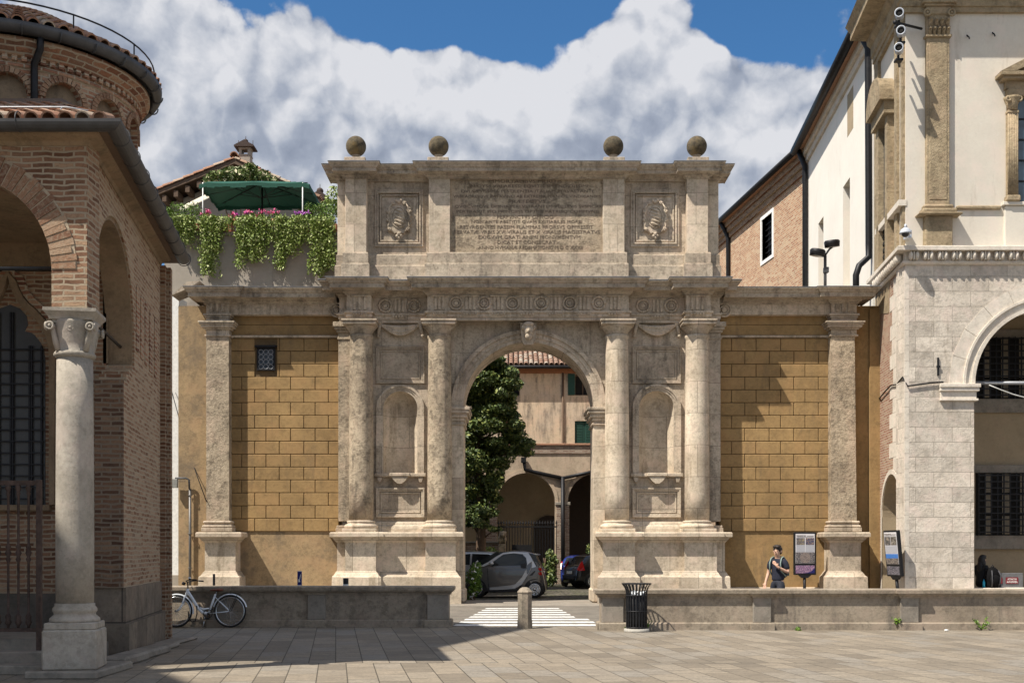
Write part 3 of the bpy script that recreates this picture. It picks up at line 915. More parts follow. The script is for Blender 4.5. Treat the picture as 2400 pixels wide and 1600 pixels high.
# small window with bottle-glass and bars
YV = 34.62
wn = MB()
a, b, c, d = fx(603, YV), fx(646, YV), fz(869, YV), fz(815, YV)
frame(wn, a, b, c, d, YV - .02, ((0, .07, .05),))
wn.cbox(a - .05, b + .05, YV - .16, YV, d, d + .06, .01)
win = wn.build('window', M['iron'], wl)
MB().box(a + .05, b - .05, YV - .052, YV - .03, c + .05, d - .05).build('pane', M['glass'], win)
gr = MB()
for i in range(3):
    for j in range(4):
        gr.torus((a + .125 + i * .148, YV - .065, c + .115 + j * .148), .068, .012, 14, 5, axis='y')
gr.build('window_grille', plain('pale iron rings', (.25, .26, .28), .5, .5), win)
# sloped stub of stone capping the end of the wing
cap = MB().prism([(fx(404, 34.6), fz(694, 34.6)), (fx(446, 34.6), fz(676, 34.6)), (fx(470, 34.6), fz(660, 34.6)), (fx(440, 34.6), fz(662, 34.6))], 34.5, 35.3)
cap.build('sloped_cap', M['stone_dark'], wl)
ORG[0] = wl.location
wr = wing('wing_wall', 'ochre block-faced wing wall right of the arch, crossed by the attic shadow', False)
YV = 34.62
st = MB().cbox(X(2036, YV), X(2062, YV), YV - .10, YV + .02, 0, 8.8, .01)
st.build('corner_strip', M['ochre'], wr)
# ================================================================== low parapets along the piazza
def parapet(label, Y, x0, x1, strips, ztop, mat, th=.45):
    root = thing('parapet', label, 'wall', ((x0 + x1) / 2, Y, 0))
    MB().box(x0 + .02, x1 - .02, Y, Y + th, 0, ztop - .13).build('panel_wall', M[mat], root)
    def broken(o):
        pts = [(x0, Y + th)] if x0 > -7.2 else []
        pts += [(x0, Y)]
        for a, b in strips: pts += [(a, Y), (a, Y - .06), (b, Y - .06), (b, Y)]
        pts += [(x1, Y), (x1, Y + th)]
        out = []
        for p in pts:
            if not out or (Vector(p) - Vector(out[-1])).length > 1e-4: out.append(p)
        return out
    cp = MB().sweep([(-.2, ztop - .17), (.015, ztop - .17), (.02, ztop - .14), (.05, ztop - .12), (.07, ztop - .10), (.07, ztop - .085), (.095, ztop - .08), (.10, ztop - .015), (.085, ztop), (-.2, ztop)], broken(0))
    cp.box(x0 + .1, x1 - .1, Y + .1, Y + th + .1, ztop - .17, ztop - .002)
    cp.build('coping', M[mat], root)
    MB().sweep([(-.2, 0), (.05, 0), (.05, .13), (.03, .155), (-.2, .155)], broken(0)).build('base_course', M[mat], root)
    for a, b in strips:
        MB().cbox(a + .005, b - .005, Y - .058, Y + .1, .15, ztop - .16, .012).build('pilaster_strip', M['slab'] if mat == 'parapet' else M[mat], root)
    return root
YL, YRP = 23.42, 22.5
parapet('long grey stone parapet in shade behind the white bicycle', YL, -7.6, fx(1054, YL), [(fx(493, YL) - .0, fx(533, YL)), (fx(721, YL), fx(764, YL)), (fx(1001, YL), fx(1053, YL) - .003)], .83, 'parapet')
parapet('long grey stone parapet in sunlight right of the stone bollard', YRP, fx(1406, YRP), fx(2700, YRP), [(fx(1409, YRP), fx(1462, YRP)), (fx(1763, YRP), fx(1807, YRP)), (fx(2108, YRP), fx(2152, YRP))], .80, 'parapet')

# ================================================================== left: brick baptistery, its porch and its drum
def LX(y, x0=-5.201): return x0 - .1537 * (y - 14.1)
M['brick_dark'] = brick('brown old brick', ((.14, .068, .04), (.28, .152, .092), (.37, .245, .155)), (.35, .28, .20), .26, .068, .013, .35, wob=.018)
M['brick_side'] = brick('pale worn brick', ((.22, .11, .063), (.37, .23, .145), (.45, .325, .22)), (.40, .325, .235), .24, .066, .013, .55, wob=.018)
M['plaster_brown'] = stone('brown plaster', (.30, .22, .14), (.21, .15, .095), .9, 14, .5, .5, (.11, .085, .06), .55)
M['grey_stone'] = stone('grey marble', (.41, .37, .315), (.29, .26, .215), 1.3, 16, .5, .45, (.20, .18, .15), .62)
DCX, DCY, DR = -8.416, 19.68, 1.93
def drum_uv(k):
    x, y, z = k.sep(k.pos())
    a = k.math('ARCTAN2', k.math('SUBTRACT', x, DCX), k.math('SUBTRACT', DCY, y))
    return k.comb(k.math('MULTIPLY', a, DR), z, 0.0)
M['brick_drum'] = brick('red drum brick', ((.17, .072, .045), (.34, .165, .098), (.43, .285, .185)), (.40, .325, .24), .25, .072, .014, .35, uv=drum_uv, wob=.018)
M['tile'] = None
def tile_mat(name, ca, cb, cc):
    k = NT(name, .85)
    r = k.rnd()
    c = k.mix(r, ca, cb)
    c = k.mix(k.ramp(r, .7, .95), c, cc)
    f = k.noise(k.pos(), 9, 6, .75)
    c = k.mix(k.ramp(f, .5, .68, 0, .7), c, (.07, .055, .045))
    k.col(c)
    k.bump(f, .4, .01)
    return k.m
M['tile'] = tile_mat('clay tile', (.31, .155, .095), (.39, .245, .165), (.43, .345, .26))
def tile_row(mb, a, b, r=.085, seg=.36, n=7):
    """overlapping half-round tiles from a (eave) up to b"""
    a, b = Vector(a), Vector(b)
    L = (b - a).length
    d = (b - a) / L
    side = d.cross(Vector((0, 0, 1))).normalized()
    up = side.cross(d).normalized()
    t = 0.0
    while t < L - .05:
        t1 = min(t + seg * 1.15, L)
        p, q = a + d * t + up * .02, a + d * t1
        vs = []
        for c, rr in ((p, r), (q, r * .82)):
            for i in range(n):
                an = PI * i / (n - 1)
                vs.append(c + side * math.cos(an) * rr + up * math.sin(an) * rr)
        fs = [(i, i + 1, n + i + 1, n + i) for i in range(n - 1)]
        for i in range(n):
            an = PI * i / (n - 1)
            vs.append(p + side * math.cos(an) * rr * .95 + up * math.sin(an) * r * .78)
        fs += [(i + 1, i, 2 * n + i, 2 * n + i + 1) for i in range(n - 1)]
        mb.add(vs, fs)
        t += seg
    return mb
bap = thing('brick_baptistery', 'old brick baptistery with an arched porch, marble corner column and a round drum', 'church', (-6.5, 16.5, 0))
def loose_brick():
    k = NT('loose bricks', .92)
    r_ = k.rnd()
    c = k.mix(k.ramp(r_, 0, .55), (.15, .07, .042), (.29, .165, .10))
    c = k.mix(k.ramp(r_, .6, 1), c, (.37, .255, .17))
    f = k.noise(k.pos(), 28, 5, .75)
    k.col(k.mix(k.ramp(f, .46, .66, 0, .6), c, (.40, .33, .24)))
    k.bump(f, .8, .02)
    return k.m
M['loose_brick'] = loose_brick()
M['mortar'] = stone('lime mortar', (.44, .36, .26), (.34, .27, .19), 2, 20, .5, .4, streak=False)
# front wall of the porch with two arches
yF, tF, zS, rA = 14.1, .42, 4.99, 1.144
fw = MB()
ctr = [-6.78, -9.48]
poly = [(-5.201, 4.5), (-5.201, 6.56), (-11.2, 6.56), (-11.2, 4.5), (ctr[1] - rA, 4.5), (ctr[1] - rA, zS)] + arc(ctr[1], zS, rA, PI, 0, 28)[1:-1] + [(ctr[1] + rA, zS), (ctr[1] + rA, 4.5), (ctr[0] - rA, 4.5), (ctr[0] - rA, zS)] + arc(ctr[0], zS, rA, PI, 0, 28)[1:-1] + [(ctr[0] + rA, zS), (ctr[0] + rA, 4.5)]
fw.prism(poly, yF, yF + tF)
front = fw.build('porch_front_wall', M['brick_dark'], bap)
# arch ring of radial bricks
for c in ctr:
    md = MB()
    ro = rA + .31
    pts = [(min(x, -5.206), z) if c > -7 else (x, z) for x, z in arc(c, zS, ro, 0, PI, 40)]
    md.prism([(c - rA + .002 - .004, zS), ] + arc(c, zS, rA + .003, PI, 0, 40)[1:-1] + [(c + rA + .002, zS)] + pts, yF - .006, yF + .04)
    md.build('mortar_bed', M['mortar'], front)
rg = MB()
for c in ctr:
    n = 46
    for i in range(n):
        a0, a1 = PI * (i + .1) / n, PI * (i + .9) / n
        r0, r1 = rA + .004, rA + .30 + .03 * math.sin(i * 2.3)
        q = [(c + r0 * math.cos(a0), zS + r0 * math.sin(a0)), (c + r1 * math.cos(a0), zS + r1 * math.sin(a0)), (c + r1 * math.cos(a1), zS + r1 * math.sin(a1)), (c + r0 * math.cos(a1), zS + r0 * math.sin(a1))]
        if c > -7 and max(p[0] for p in q) > -5.22: q = [(min(p[0], -5.21), p[1]) for p in q]
        rg.prism(q, yF - .013 - .006 * (i % 3), yF + .05)
rg.build('brick_arch_ring', M['loose_brick'], front)
MB().sweep([(-.1, 6.50), (.02, 6.50), (.04, 6.55), (.16, 6.58), (.18, 6.62), (-.1, 6.62)], [(-11.2, yF), (-5.201, yF), (LX(20.0), 20.0)]).build('porch_cornice', M['plaster_brown'], bap)
# side wall with one wide arch, ragged brick pier beyond
def side(mb, poly, t0, t1):
    t = MB().prism(poly, t0, t1)
    t.v = [Vector((LX(p.x) - p.y, p.x, p.z)) for p in t.v]
    return mb._merge(t, None)
cY, zS2, r2 = 15.97, 4.68, 1.45
sw = MB()
side(sw, [(14.105, 4.5), (cY - r2, 4.5), (cY - r2, zS2)] + arc(cY, zS2, r2, PI, 0, 28)[1:-1] + [(cY + r2, zS2), (cY + r2, 4.32), (17.2, 4.32), (17.2, 4.22), (16.95, 4.22), (16.95, 4.12), (16.75, 4.12), (16.75, 4.0), (16.55, 4.0), (16.55, 1.02), (20.0, 1.02), (20.0, 6.56), (14.105, 6.56)], 0, .40)
sidew = sw.build('porch_side_wall', M['brick_side'], bap)
ln_ = MB()
side(ln_, [(cY - r2 + .004, 4.5), (cY - r2 + .004, zS2)] + arc(cY, zS2, r2 - .004, PI, 0, 28)[1:-1] + [(cY + r2 - .004, zS2), (cY + r2 - .004, 4.33), (cY + r2 - .05, 4.33), (cY + r2 - .05, zS2)] + arc(cY, zS2, r2 - .05, 0, PI, 28)[1:-1] + [(cY - r2 + .05, zS2), (cY - r2 + .05, 4.5)], .03, .42)
ln_.build('plaster_soffit', M['plaster_brown'], sidew)
pr = MB()
side(pr, [(16.55, 0), (20.0, 0), (20.0, 1.02), (16.55, 1.02)], -.03, .45)
side(pr, [(16.5, 0), (20.02, 0), (20.02, .50), (16.5, .50)], -.09, .50)
pr.build('stone_plinth', stone('brown plinth stone', (.25, .205, .155), (.155, .13, .105), 1.2, 12, .5, .6, joints=(.8, .52, .012, (.05, .045, .04))), sidew)
pe = MB().prism([(LX(16.55) - .40, 1.02), (LX(16.55) + .002, 1.02), (LX(16.55) + .002, 4.0), (LX(16.55) - .40, 4.0)], 16.50, 16.549)  # shade on the pier's front face, painted as a slab of darker brick
pe.build('pier_end', brick('shade-darkened brick', ((.085, .045, .03), (.17, .095, .06), (.24, .155, .10)), (.20, .16, .12), .26, .066, .013, .3, wob=.018), sidew)
for i, (a, b, zt) in enumerate(((17.55, 17.78, 5.5), (17.95, 18.18, 5.45), (18.35, 18.58, 5.42), (18.8, 19.05, 5.38), (19.3, 19.55, 5.36))):
    bl = MB()
    c = (a + b) / 2
    side(bl, [(a, zt - .9), (b, zt - .9), (b, zt)] + arc(c, zt, (b - a) / 2, 0, PI, 8)[1:-1] + [(a, zt)], -.015, .05)
    bl.build('blind_arch', M['brick_drum'], sidew)
cr_ = MB()
for o, y0, y1 in ((.09, 20.0, 20.22), (.165, 20.12, 20.32)):
    cr_.vprism([(LX(y0) + o, y0), (LX(y1) + o, y1), (LX(y1) - .4, y1), (LX(y0) - .4, y0)], 0, 6.5 - (.0 if o < .15 else .01))
cr_.build('corner_pier', M['brick_dark'], bap)
# inside of the porch
yBk = 17.3
MB().box(-11.2, LX(yBk) - .40, yBk, yBk + .4, .9, 5.74).build('porch_back_wall', M['brick_dark'], bap)
pb = MB().box(-11.2, LX(yBk) - .40, yBk - .03, yBk + .4, 5.75, 6.2)
side(pb, [(17.3, 4.36), (18.5, 4.36), (18.5, 6.2), (17.3, 6.2)], .38, .45)
pb.build('plastered_upper_wall', M['plaster_brown'], bap)
MB().vprism([(-11.2, yF + tF), (LX(yF + tF) - .36, yF + tF), (LX(yBk) - .36, yBk - .03), (-11.2, yBk - .03)], 6.16, 6.24).build('porch_ceiling', M['plaster_brown'], bap)
MB().box(-11.2, LX(yBk) - .41, yBk - .05, yBk + .4, 0, .91).build('back_wall_plinth', stone('dark plinth slab', (.15, .13, .11), (.10, .09, .075), 1.0, 14, .5, .5), bap)
MB().tube([(-7.92, yF + .2, 5.05), (-5.6, yF + .2, 5.05)], .028, 8).tube([(LX(14.6) - .2, 14.55, 4.62), (LX(17.4) - .2, 17.4, 4.62)], .022, 8).build('tie_rod', M['iron'], bap)
# gothic window: trefoil light in an ogee frame, barred
wx = fx(24, yBk)
hw = .53
def trefoil(hw, z0, zs, k=1.0):
    p = [(wx + hw, z0), (wx + hw, zs)]
    p += [(wx + hw * math.cos(a) * 1.0, zs + hw * .95 * math.sin(a)) for a in (R(15), R(30), R(45), R(52))]
    p += [(wx + .22 * k, zs + .42), (wx + .27 * k, zs + .52), (wx + .25 * k, zs + .65), (wx + .15 * k, zs + .76), (wx, zs + .80 + .02 * k)]
    return p + [(2 * wx - x, z) for x, z in p[-2::-1]]
z0w, zsw = fz(1183, yBk), fz(842, yBk)
dk = MB().prism(trefoil(hw, z0w, zsw), yBk - .012, yBk + .02)
gw = dk.build('gothic_window', plain('dusty dark glazing', (.05, .048, .045), .35), bap)
ogee = [(wx + hw + .09, z0w), (wx + hw + .09, zsw), (wx + hw + .08, zsw + .18), (wx + hw + .03, zsw + .36), (wx + hw - .07, zsw + .53), (wx + .34, zsw + .66), (wx + .22, zsw + .765), (wx + .135, zsw + .87), (wx + .075, zsw + .99), (wx + .035, zsw + 1.10), (wx, zsw + 1.24)]
for o, pr_ in ((0, .10), (.09, .06)):
    out = [(x + (o + .085 if x > wx + .01 else 0), z + (o * .8 + .06 if z > zsw + .3 else 0)) for x, z in ogee]
    inn = [(x + (o if x > wx + .01 else 0), z + (o * .8 if z > zsw + .3 else 0)) for x, z in ogee]
    fr = MB()
    for q in (1, -1):
        for i in range(len(out) - 1):
            fr.prism([(wx + q * (inn[i][0] - wx), inn[i][1]), (wx + q * (out[i][0] - wx), out[i][1]), (wx + q * (out[i + 1][0] - wx), out[i + 1][1]), (wx + q * (inn[i + 1][0] - wx), inn[i + 1][1])], yBk - pr_, yBk + .03)
    fr.build('window_moulding', M['plaster_brown'] if o == 0 else M['brick_drum'], gw)
gb = MB()
for px in (-45, -16, 0, 28, 33, 72, 77, 100):
    X_ = fx(px, yBk)
    gb.box(X_ - .012, X_ + .012, yBk - .055, yBk - .03, z0w, zsw + (.7 if abs(px - 24) < 30 else .2))
z = z0w + .08
while z < zsw + .3:
    gb.box(wx - hw, wx + hw, yBk - .07, yBk - .056, z, z + .02)
    z += .172
gb.build('window_bars', M['iron'], gw)
MB().cbox(wx - hw - .1, wx + hw + .1, yBk - .12, yBk + .02, z0w - .09, z0w, .01).build('window_sill', M['plaster_brown'], gw)
# corner column
cx, cy = fx(171.5, 14.25) + .01, 14.28
ROT = Matrix.Translation((cx, cy, 0)) @ Matrix.Rotation(R(8.7), 4, 'Z') @ Matrix.Translation((-cx, -cy, 0))
cl = MB().lathe([(.224, .90), (.226, 1.6), (.224, 2.4), (.219, 3.2), (.213, 3.93)], (cx, cy, 0), 40)
colm = cl.build('marble_column', M['grey_stone'], bap)
MB().lathe([(.225, .905), (.238, .90), (.238, .87), (.262, .84), (.265, .81), (.25, .79), (.245, .765), (.27, .74), (.295, .72), (.30, .69), (.285, .67)], (cx, cy, 0), 40).cbox(cx - .30, cx + .30, cy - .30, cy + .30, .59, .675, .012).cbox(cx - .32, cx + .32, cy - .32, cy + .32, .10, .59, .02).xform(ROT).build('column_base', M['grey_stone'], colm)
cp = MB().lathe([(.213, 3.92), (.245, 3.945), (.25, 3.97), (.24, 3.99), (.225, 4.0), (.232, 4.1), (.26, 4.22), (.28, 4.34), (.285, 4.37)], (cx, cy, 0), 32)
cp.sweep([(-.1, 4.37), (-.01, 4.37), (.0, 4.40), (.04, 4.45), (.05, 4.46), (.05, 4.50), (-.1, 4.50)], [(cx - .26, cy + .26), (cx - .26, cy - .26), (cx + .26, cy - .26), (cx + .26, cy + .26)], closed=True)
cp.box(cx - .22, cx + .22, cy - .22, cy + .22, 4.33, 4.495)
for qx in (-1, 1):
    for qy in (-1, 1):
        c0 = Vector((cx + qx * .235, cy + qy * .235, 4.28))
        d = Vector((qx, qy, 0)).normalized()
        cp.tube([Vector((cx + qx * .16, cy + qy * .16, 4.0)), Vector((cx + qx * .19, cy + qy * .19, 4.13)), Vector((cx + qx * .21, cy + qy * .21, 4.24)), c0 + Vector((0, 0, .05))], [.04, .035, .03, .03], 8)
        for k_, sgn in ((Vector((0, qy, 0)), 0), (Vector((qx, 0, 0)), 1)):
            p = c0 + k_ * .05
            t = MB().torus((0, 0, 0), .042, .015, 16, 6, axis='y' if sgn == 0 else 'x').sphere((0, 0, 0), .022, 8, 6)
            cp._merge(t, Matrix.Translation(p))
        cp.tube([c0 - d * .05, c0 + d * .02], .038, 8)
for vx, vy, ax in ((0, -1, 'y'), (1, 0, 'x'), (-1, 0, 'x')):
    p = (cx + vx * .255, cy + vy * .255, 4.27)
    cp.torus(p, .038, .011, 16, 6, axis=ax).sphere(p, .022, 8, 6)
cp.xform(ROT).build('scroll_capital', M['grey_stone'], colm)
ORG_b = Vector((-6.5, 16.5, 0))
MB().cbox(cx - .46, cx + .42, cy - .42, 15.2, 0, .10, .02).build('column_slab', M['slab'], colm)
st = MB().cbox(-11.2, -5.78, 14.35, 15.3, 0, .12, .015).cbox(-11.2, -5.78, 14.72, 17.25, .0, .26, .015).cbox(-11.2, -5.8, 15.05, 17.25, 0, .40, .015)
st.build('porch_steps', M['slab'], bap)
kb = MB()
for x0, y0, x1, y1, zz in ((-5.5, 15.4, -5.15, 16.4, .13), (-5.55, 16.45, -5.2, 17.6, .12), (-5.7, 17.7, -5.35, 18.6, .08), (-5.85, 18.7, -5.5, 20.2, .06)):
    kb.cbox(x0, x1, y0, y1, 0, zz, .03)
kb.build('kerb_stones', M['slab'], bap)
# porch roof, tiles, gutters
eY, eX, eZ = 13.85, -4.848, 6.63
def EX(y): return eX - .1537 * (y - eY)
rf = MB().add([(-11.4, eY, eZ + .05), (eX, eY, eZ + .05), (-6.6, 16.9, eZ + 1.55), (-11.4, 16.9, eZ + 1.55), (EX(20.3), 20.3, eZ + .05), (-7.0, 20.3, eZ + 1.45), (-11.4, eY, eZ - .02), (eX, eY, eZ - .02), (EX(20.3), 20.3, eZ - .02), (-11.4, 20.3, eZ - .02), (-11.4, 20.3, eZ + 1.45)],
              [(0, 1, 2, 3), (1, 4, 5, 2), (6, 7, 1, 0), (7, 8, 4, 1), (6, 9, 8, 7), (3, 2, 5, 10)])
roof = rf.build('porch_roof', M['wood'], bap)
tl = MB()
x = -11.3
while x < eX + .02:
    top = 16.9 if x < -6.7 else max(eY + .3, eY + (eX - x) * 1.75)
    tl_end = min(top, 16.9)
    tile_row(tl, (x, eY - .03, eZ + .075), (x, tl_end, eZ + .075 + (tl_end - eY) * .44), .095, .38)
    x += .205
tl.build('roof_tiles', M['tile'], roof)
HALF = [(.115 * math.cos(a), .115 * math.sin(a)) for a in [PI + PI * i / 10 for i in range(11)]]
gp = [(.0 + o, eZ + .05 + h) for o, h in HALF] + [(.10, eZ + .05), (.09, eZ + .03), (-.09, eZ + .03), (-.10, eZ + .05)]
gu = MB().sweep([(o + .06, z) for o, z in gp], [(-11.4, eY), (eX, eY), (EX(20.2), 20.2)], smooth=False)
for i in range(9):
    y = eY + .75 * (i + .6)
    gu.torus((EX(y) + .06, y, eZ + .05), .117, .008, 20, 5, axis='y')
for x in (-9.4, -7.4, -5.9): gu.torus((x, eY - .06, eZ + .05), .117, .008, 20, 5, axis='x')
gu.build('gutter', M['zinc'], roof)
wi = MB().tube([(-11.4, eY + .5, eZ + .44), (-5.55, eY + .5, eZ + .44), (-5.2, eY + .5, eZ + .38)], .012, 6)
for x in (-9, -7.3, -5.6): wi.tube([(x, eY + .5, eZ + .44), (x - .12, eY + .4, eZ + .2)], .01, 6)
wi.build('lightning_wire', M['lead'], roof)
# drum: blind arcade shell over a plastered core
def PD(a, r, z): return (DCX + r * math.sin(a), DCY - r * math.cos(a), z)
zt, zspr, har = 9.42, 8.66, .29
co_ = MB().lathe([(DR - .10, 5.6), (DR - .10, 9.3)], (DCX, DCY, 0), 72)
core = co_.build('drum', M['plaster_brown'], bap)
sh = MB()
pitch = R(25)
NC = 16
for b in range(-3, 9):
    a0 = R(18) + pitch * (b - .5)
    def zlow(u):
        d = abs(u - .5) * pitch * DR
        if d >= har: return 5.6
        return zspr + math.sqrt(max(0, har * har - d * d))
    us = sorted(set([i / NC for i in range(NC + 1)] + [.5 + s_ * (har - 1e-3) / (pitch * DR) for s_ in (-1, 1)] + [.5 + s_ * (har + 1e-3) / (pitch * DR) for s_ in (-1, 1)]))
    for u0, u1 in zip(us, us[1:]):
        A, B = a0 + u0 * pitch, a0 + u1 * pitch
        zA, zB = zlow(u0), zlow(u1)
        vs = [PD(A, DR, zA), PD(B, DR, zB), PD(B, DR, zt), PD(A, DR, zt), PD(A, DR - .12, zA), PD(B, DR - .12, zB)]
        sh.add(vs, [(0, 1, 2, 3), (4, 5, 1, 0)])
shell = sh.build('blind_arcade', M['brick_drum'], core, fix=False)
for b in range(-3, 9):
    rg = MB()
    ac = R(18) + pitch * b
    n = 15
    for i in range(n):
        t0, t1 = PI * (i + .08) / n, PI * (i + .92) / n
        vs = []
        for rr in (DR + .035, DR - .03):
            for r_, t in ((har + .005, t0), (har + .10, t0), (har + .10, t1), (har + .005, t1)):
                vs.append(PD(ac + r_ * math.cos(t) / DR, rr, zspr + r_ * math.sin(t)))
        rg.add(vs, [(0, 1, 2, 3), (7, 6, 5, 4), (0, 4, 5, 1), (1, 5, 6, 2), (2, 6, 7, 3), (3, 7, 4, 0)])
    rg.build('arcade_ring', M['loose_brick'], core)
dn = MB()
for a in range(-60, 230, 4):
    A, B = R(a), R(a + 2.3)
    vs = [PD(t, r_, z) for r_ in (DR + .06, DR - .03) for t, z in ((A, 9.14), (B, 9.14), (B, 9.22), (A, 9.22))]
    dn.add(vs, [(0, 1, 2, 3), (7, 6, 5, 4), (0, 4, 5, 1), (1, 5, 6, 2), (2, 6, 7, 3), (3, 7, 4, 0)])
dn.lathe([(DR - .05, 9.225), (DR + .07, 9.225), (DR + .07, 9.29), (DR + .13, 9.30), (DR + .13, 9.38), (DR + .2, 9.39), (DR + .2, 9.46), (DR - .05, 9.46)], (DCX, DCY, 0), 72)
dn.lathe([(DR - .05, 9.05), (DR + .03, 9.05), (DR + .03, 9.11), (DR - .05, 9.11)], (DCX, DCY, 0), 72)
dn.build('dentil_cornice', M['brick_drum'], core)
rt = MB().lathe([(2.22, 9.60), (.05, 10.75)], (DCX, DCY, 0), 48)
droof = rt.build('drum_roof', M['wood'], bap)
tl = MB()
for i in range(64):
    a = 2 * PI * i / 64
    tile_row(tl, PD(a, 2.28, 9.60), PD(a, .5, 9.60 + 1.78 * .53), .10, .4)
tl.build('roof_tiles', M['tile'], droof)
gd = MB().lathe([(2.15, 9.61), (2.15 , 9.55), (2.17, 9.49), (2.23, 9.45), (2.29, 9.49), (2.33, 9.55), (2.335, 9.62), (2.31, 9.62), (2.30, 9.58), (2.18, 9.58)], (DCX, DCY, 0), 72)
for a in range(-60, 200, 14):
    A = R(a)
    pts = [PD(A, 2.24 + .105 * math.cos(t), 9.56 + .115 * math.sin(t)) for t in [PI + PI * i / 8 for i in range(9)]]
    gd.tube(pts, .012, 5)
gd.build('gutter', M['zinc'], droof)
a = R(31)
MB().tube([PD(a, 2.2, 9.5), PD(a, 2.17, 9.3), PD(a - .03, 2.0, 9.12), PD(a - .03, 2.0, 8.95), PD(a - .03, 2.0, 6.9)], .055, 10).build('downpipe', M['iron'], core)
wi = MB().tube([PD(R(t), 2.2, 9.96) for t in range(-40, 120, 6)], .014, 6)
for t in (-20, 12, 44, 76): wi.tube([PD(R(t), 2.2, 9.6), PD(R(t), 2.2, 9.97)], .012, 6)
wi.build('lightning_wire', M['iron'], droof)
# iron railing across the porch
rust = plain('rusty iron', (.075, .05, .04), .75, .3, .5, 9)
rl = thing('iron_railing', 'rusty turned iron railing closing the porch beside the marble column', 'railing', (-6.4, 14.95, .26))
Yr = 14.95
X0, X1 = -8.2, fx(92, Yr)
MB().box(X0, X1, Yr - .02, Yr + .02, 2.40, 2.46).build('top_rail', rust, rl)
MB().box(X0, X1, Yr - .02, Yr + .02, .50, .55).build('bottom_rail', rust, rl)
MB().box(X1 - .03, X1 + .03, Yr - .03, Yr + .03, .26, 2.47).build('end_post', rust, rl)
for i in range(13):
    x = fx(67, Yr) - i * .132
    b = MB().lathe([(.016, .55), (.02, .58), (.045, .62), (.03, .66), (.04, .70), (.016, .74), (.016, 1.40), (.036, 1.44), (.02, 1.47), (.042, 1.52), (.02, 1.57), (.036, 1.60), (.016, 1.64), (.016, 2.26), (.03, 2.29), (.02, 2.31), (.04, 2.36), (.03, 2.40)], (x, Yr, 0), 10)
    b.build('baluster', rust, rl)
# tall church wall out of the picture; its shadow lies over the left of the piazza
ch = thing('church_wall', 'tall plain brick church wall standing left of the porch, its shade over the paving', 'church', (-20, 11, 0))
MB().vprism([(-11.6, 11), (-9.96, 16.0), (-10.1, 16.6), (-24, 16.6), (-24, 11)], 0, 18).build('nave_wall', M['brick_side'], ch)
MB().vprism([(-24, 11), (-24, 16.6), (-30, 16.6), (-30, 8.2), (-30, 5.8), (-15.1, 5.8), (-15.94, 7.3), (-16.4, 8.2), (-24.0, 8.2)], 0, 20).build('tower_wall', M['brick_side'], ch)

# ================================================================== right: loggia palace
M['loggia'] = stone('white loggia ashlar', (.68, .61, .52), (.55, .485, .405), 1.2, 11, .5, .6, (.25, .205, .15), .57, bump=.8, dist=.03, joints=(1.0, .41, .006, (.30, .26, .21)))
M['loggia_plain'] = stone('white loggia stone', (.70, .64, .55), (.58, .52, .44), 1.2, 14, .5, .4, (.27, .23, .18), .62)
M['tan'] = stone('crumbling tan stone', (.43, .345, .225), (.315, .245, .155), 1.2, 9, .4, .6, (.18, .13, .075), .6, streak=False, bump=1.0, dist=.05)
M['cream'] = stone('cream stucco', (.66, .615, .53), (.60, .55, .475), .7, 14, .75, .25, (.40, .35, .28), .58, bump=.2)
M['brick_red'] = brick('red loggia brick', ((.28, .13, .085), (.36, .19, .13), (.42, .29, .20)), (.42, .36, .28), .26, .075, .012, .25)
M['beige'] = stone('beige loggia plaster', (.40, .32, .21), (.32, .25, .165), .6, 14, .6, .3)
YM = 31.4
def MX(y, x0=10.72): return x0 + .098 * (y - YM)
pal = thing('loggia_palace', 'pale palace with a stone arched loggia below and cream stucco storey with tan pilasters above', 'palace', (13.5, 33.3, 0))
def mside(mb, poly, t0, t1):
    t = MB().prism(poly, t0, t1)
    t.v = [Vector((MX(p.x) + p.y, p.x, p.z)) for p in t.v]
    return mb._merge(t, None)
PX = lambda px, Y=YM: fx(px, Y)
cA, zA, rL = PX(2462), fz(900, YM), 179 * YM / F
zC = 9.33
fw = MB().prism([(MX(YM), 0), (cA - rL, 0), (cA - rL, zA)] + arc(cA, zA, rL, PI, 0, 40)[1:-1] + [(cA + rL, zA), (cA + rL, 0), (cA + rL + 1.6, 0), (cA + rL + 1.6, zC), (MX(YM), zC)], YM, YM + .75)
pf = fw.build('loggia_front', M['loggia'], pal)
vs = MB()
n = 11
for i in range(n):
    a0, a1 = PI * i / n + .003, PI * (i + 1) / n - .003
    r0, r1 = rL + .31, rL + .70
    vs.prism([(cA + r0 * math.cos(a0), zA + r0 * math.sin(a0)), (cA + r1 * math.cos(a0), zA + r1 * math.sin(a0)), (cA + r1 * math.cos(a1), zA + r1 * math.sin(a1))] + [(cA + r0 * math.cos(t), zA + r0 * math.sin(t)) for t in (a1, (a0 + a1) / 2)], YM - .012, YM + .05)
vs.build('voussoir_ring', M['loggia_plain'], pf)
av = MB()
for ri, ro, p in ((rL - .02, rL + .08, .03), (rL + .08, rL + .25, -.0), (rL + .25, rL + .31, .06)):
    av.prism([(cA - ro, zA), (cA - ri, zA)] + arc(cA, zA, ri, PI, 0, 40)[1:-1] + [(cA + ri, zA), (cA + ro, zA)] + arc(cA, zA, ro, 0, PI, 40)[1:-1], YM - p - .004, YM + .06)
av.build('archivolt', M['loggia_plain'], pf)
for q in (-1, 1):
    im = MB()
    for z0, z1, o in ((zA - .10, zA, .14), (zA - .20, zA - .10, .11), (zA - .40, zA - .20, .05), (zA - .46, zA - .40, .09)):
        xa = cA + q * rL
        im.cbox(xa - q * o, xa + q * (.92 + o * .3), YM - o, YM + .76 + o, z0, z1, .01)
    im.build('impost', M['loggia_plain'], pf)
zs = fz(1110, 33.0)
ar = 1.2
cYs = 33.05
sw = MB()
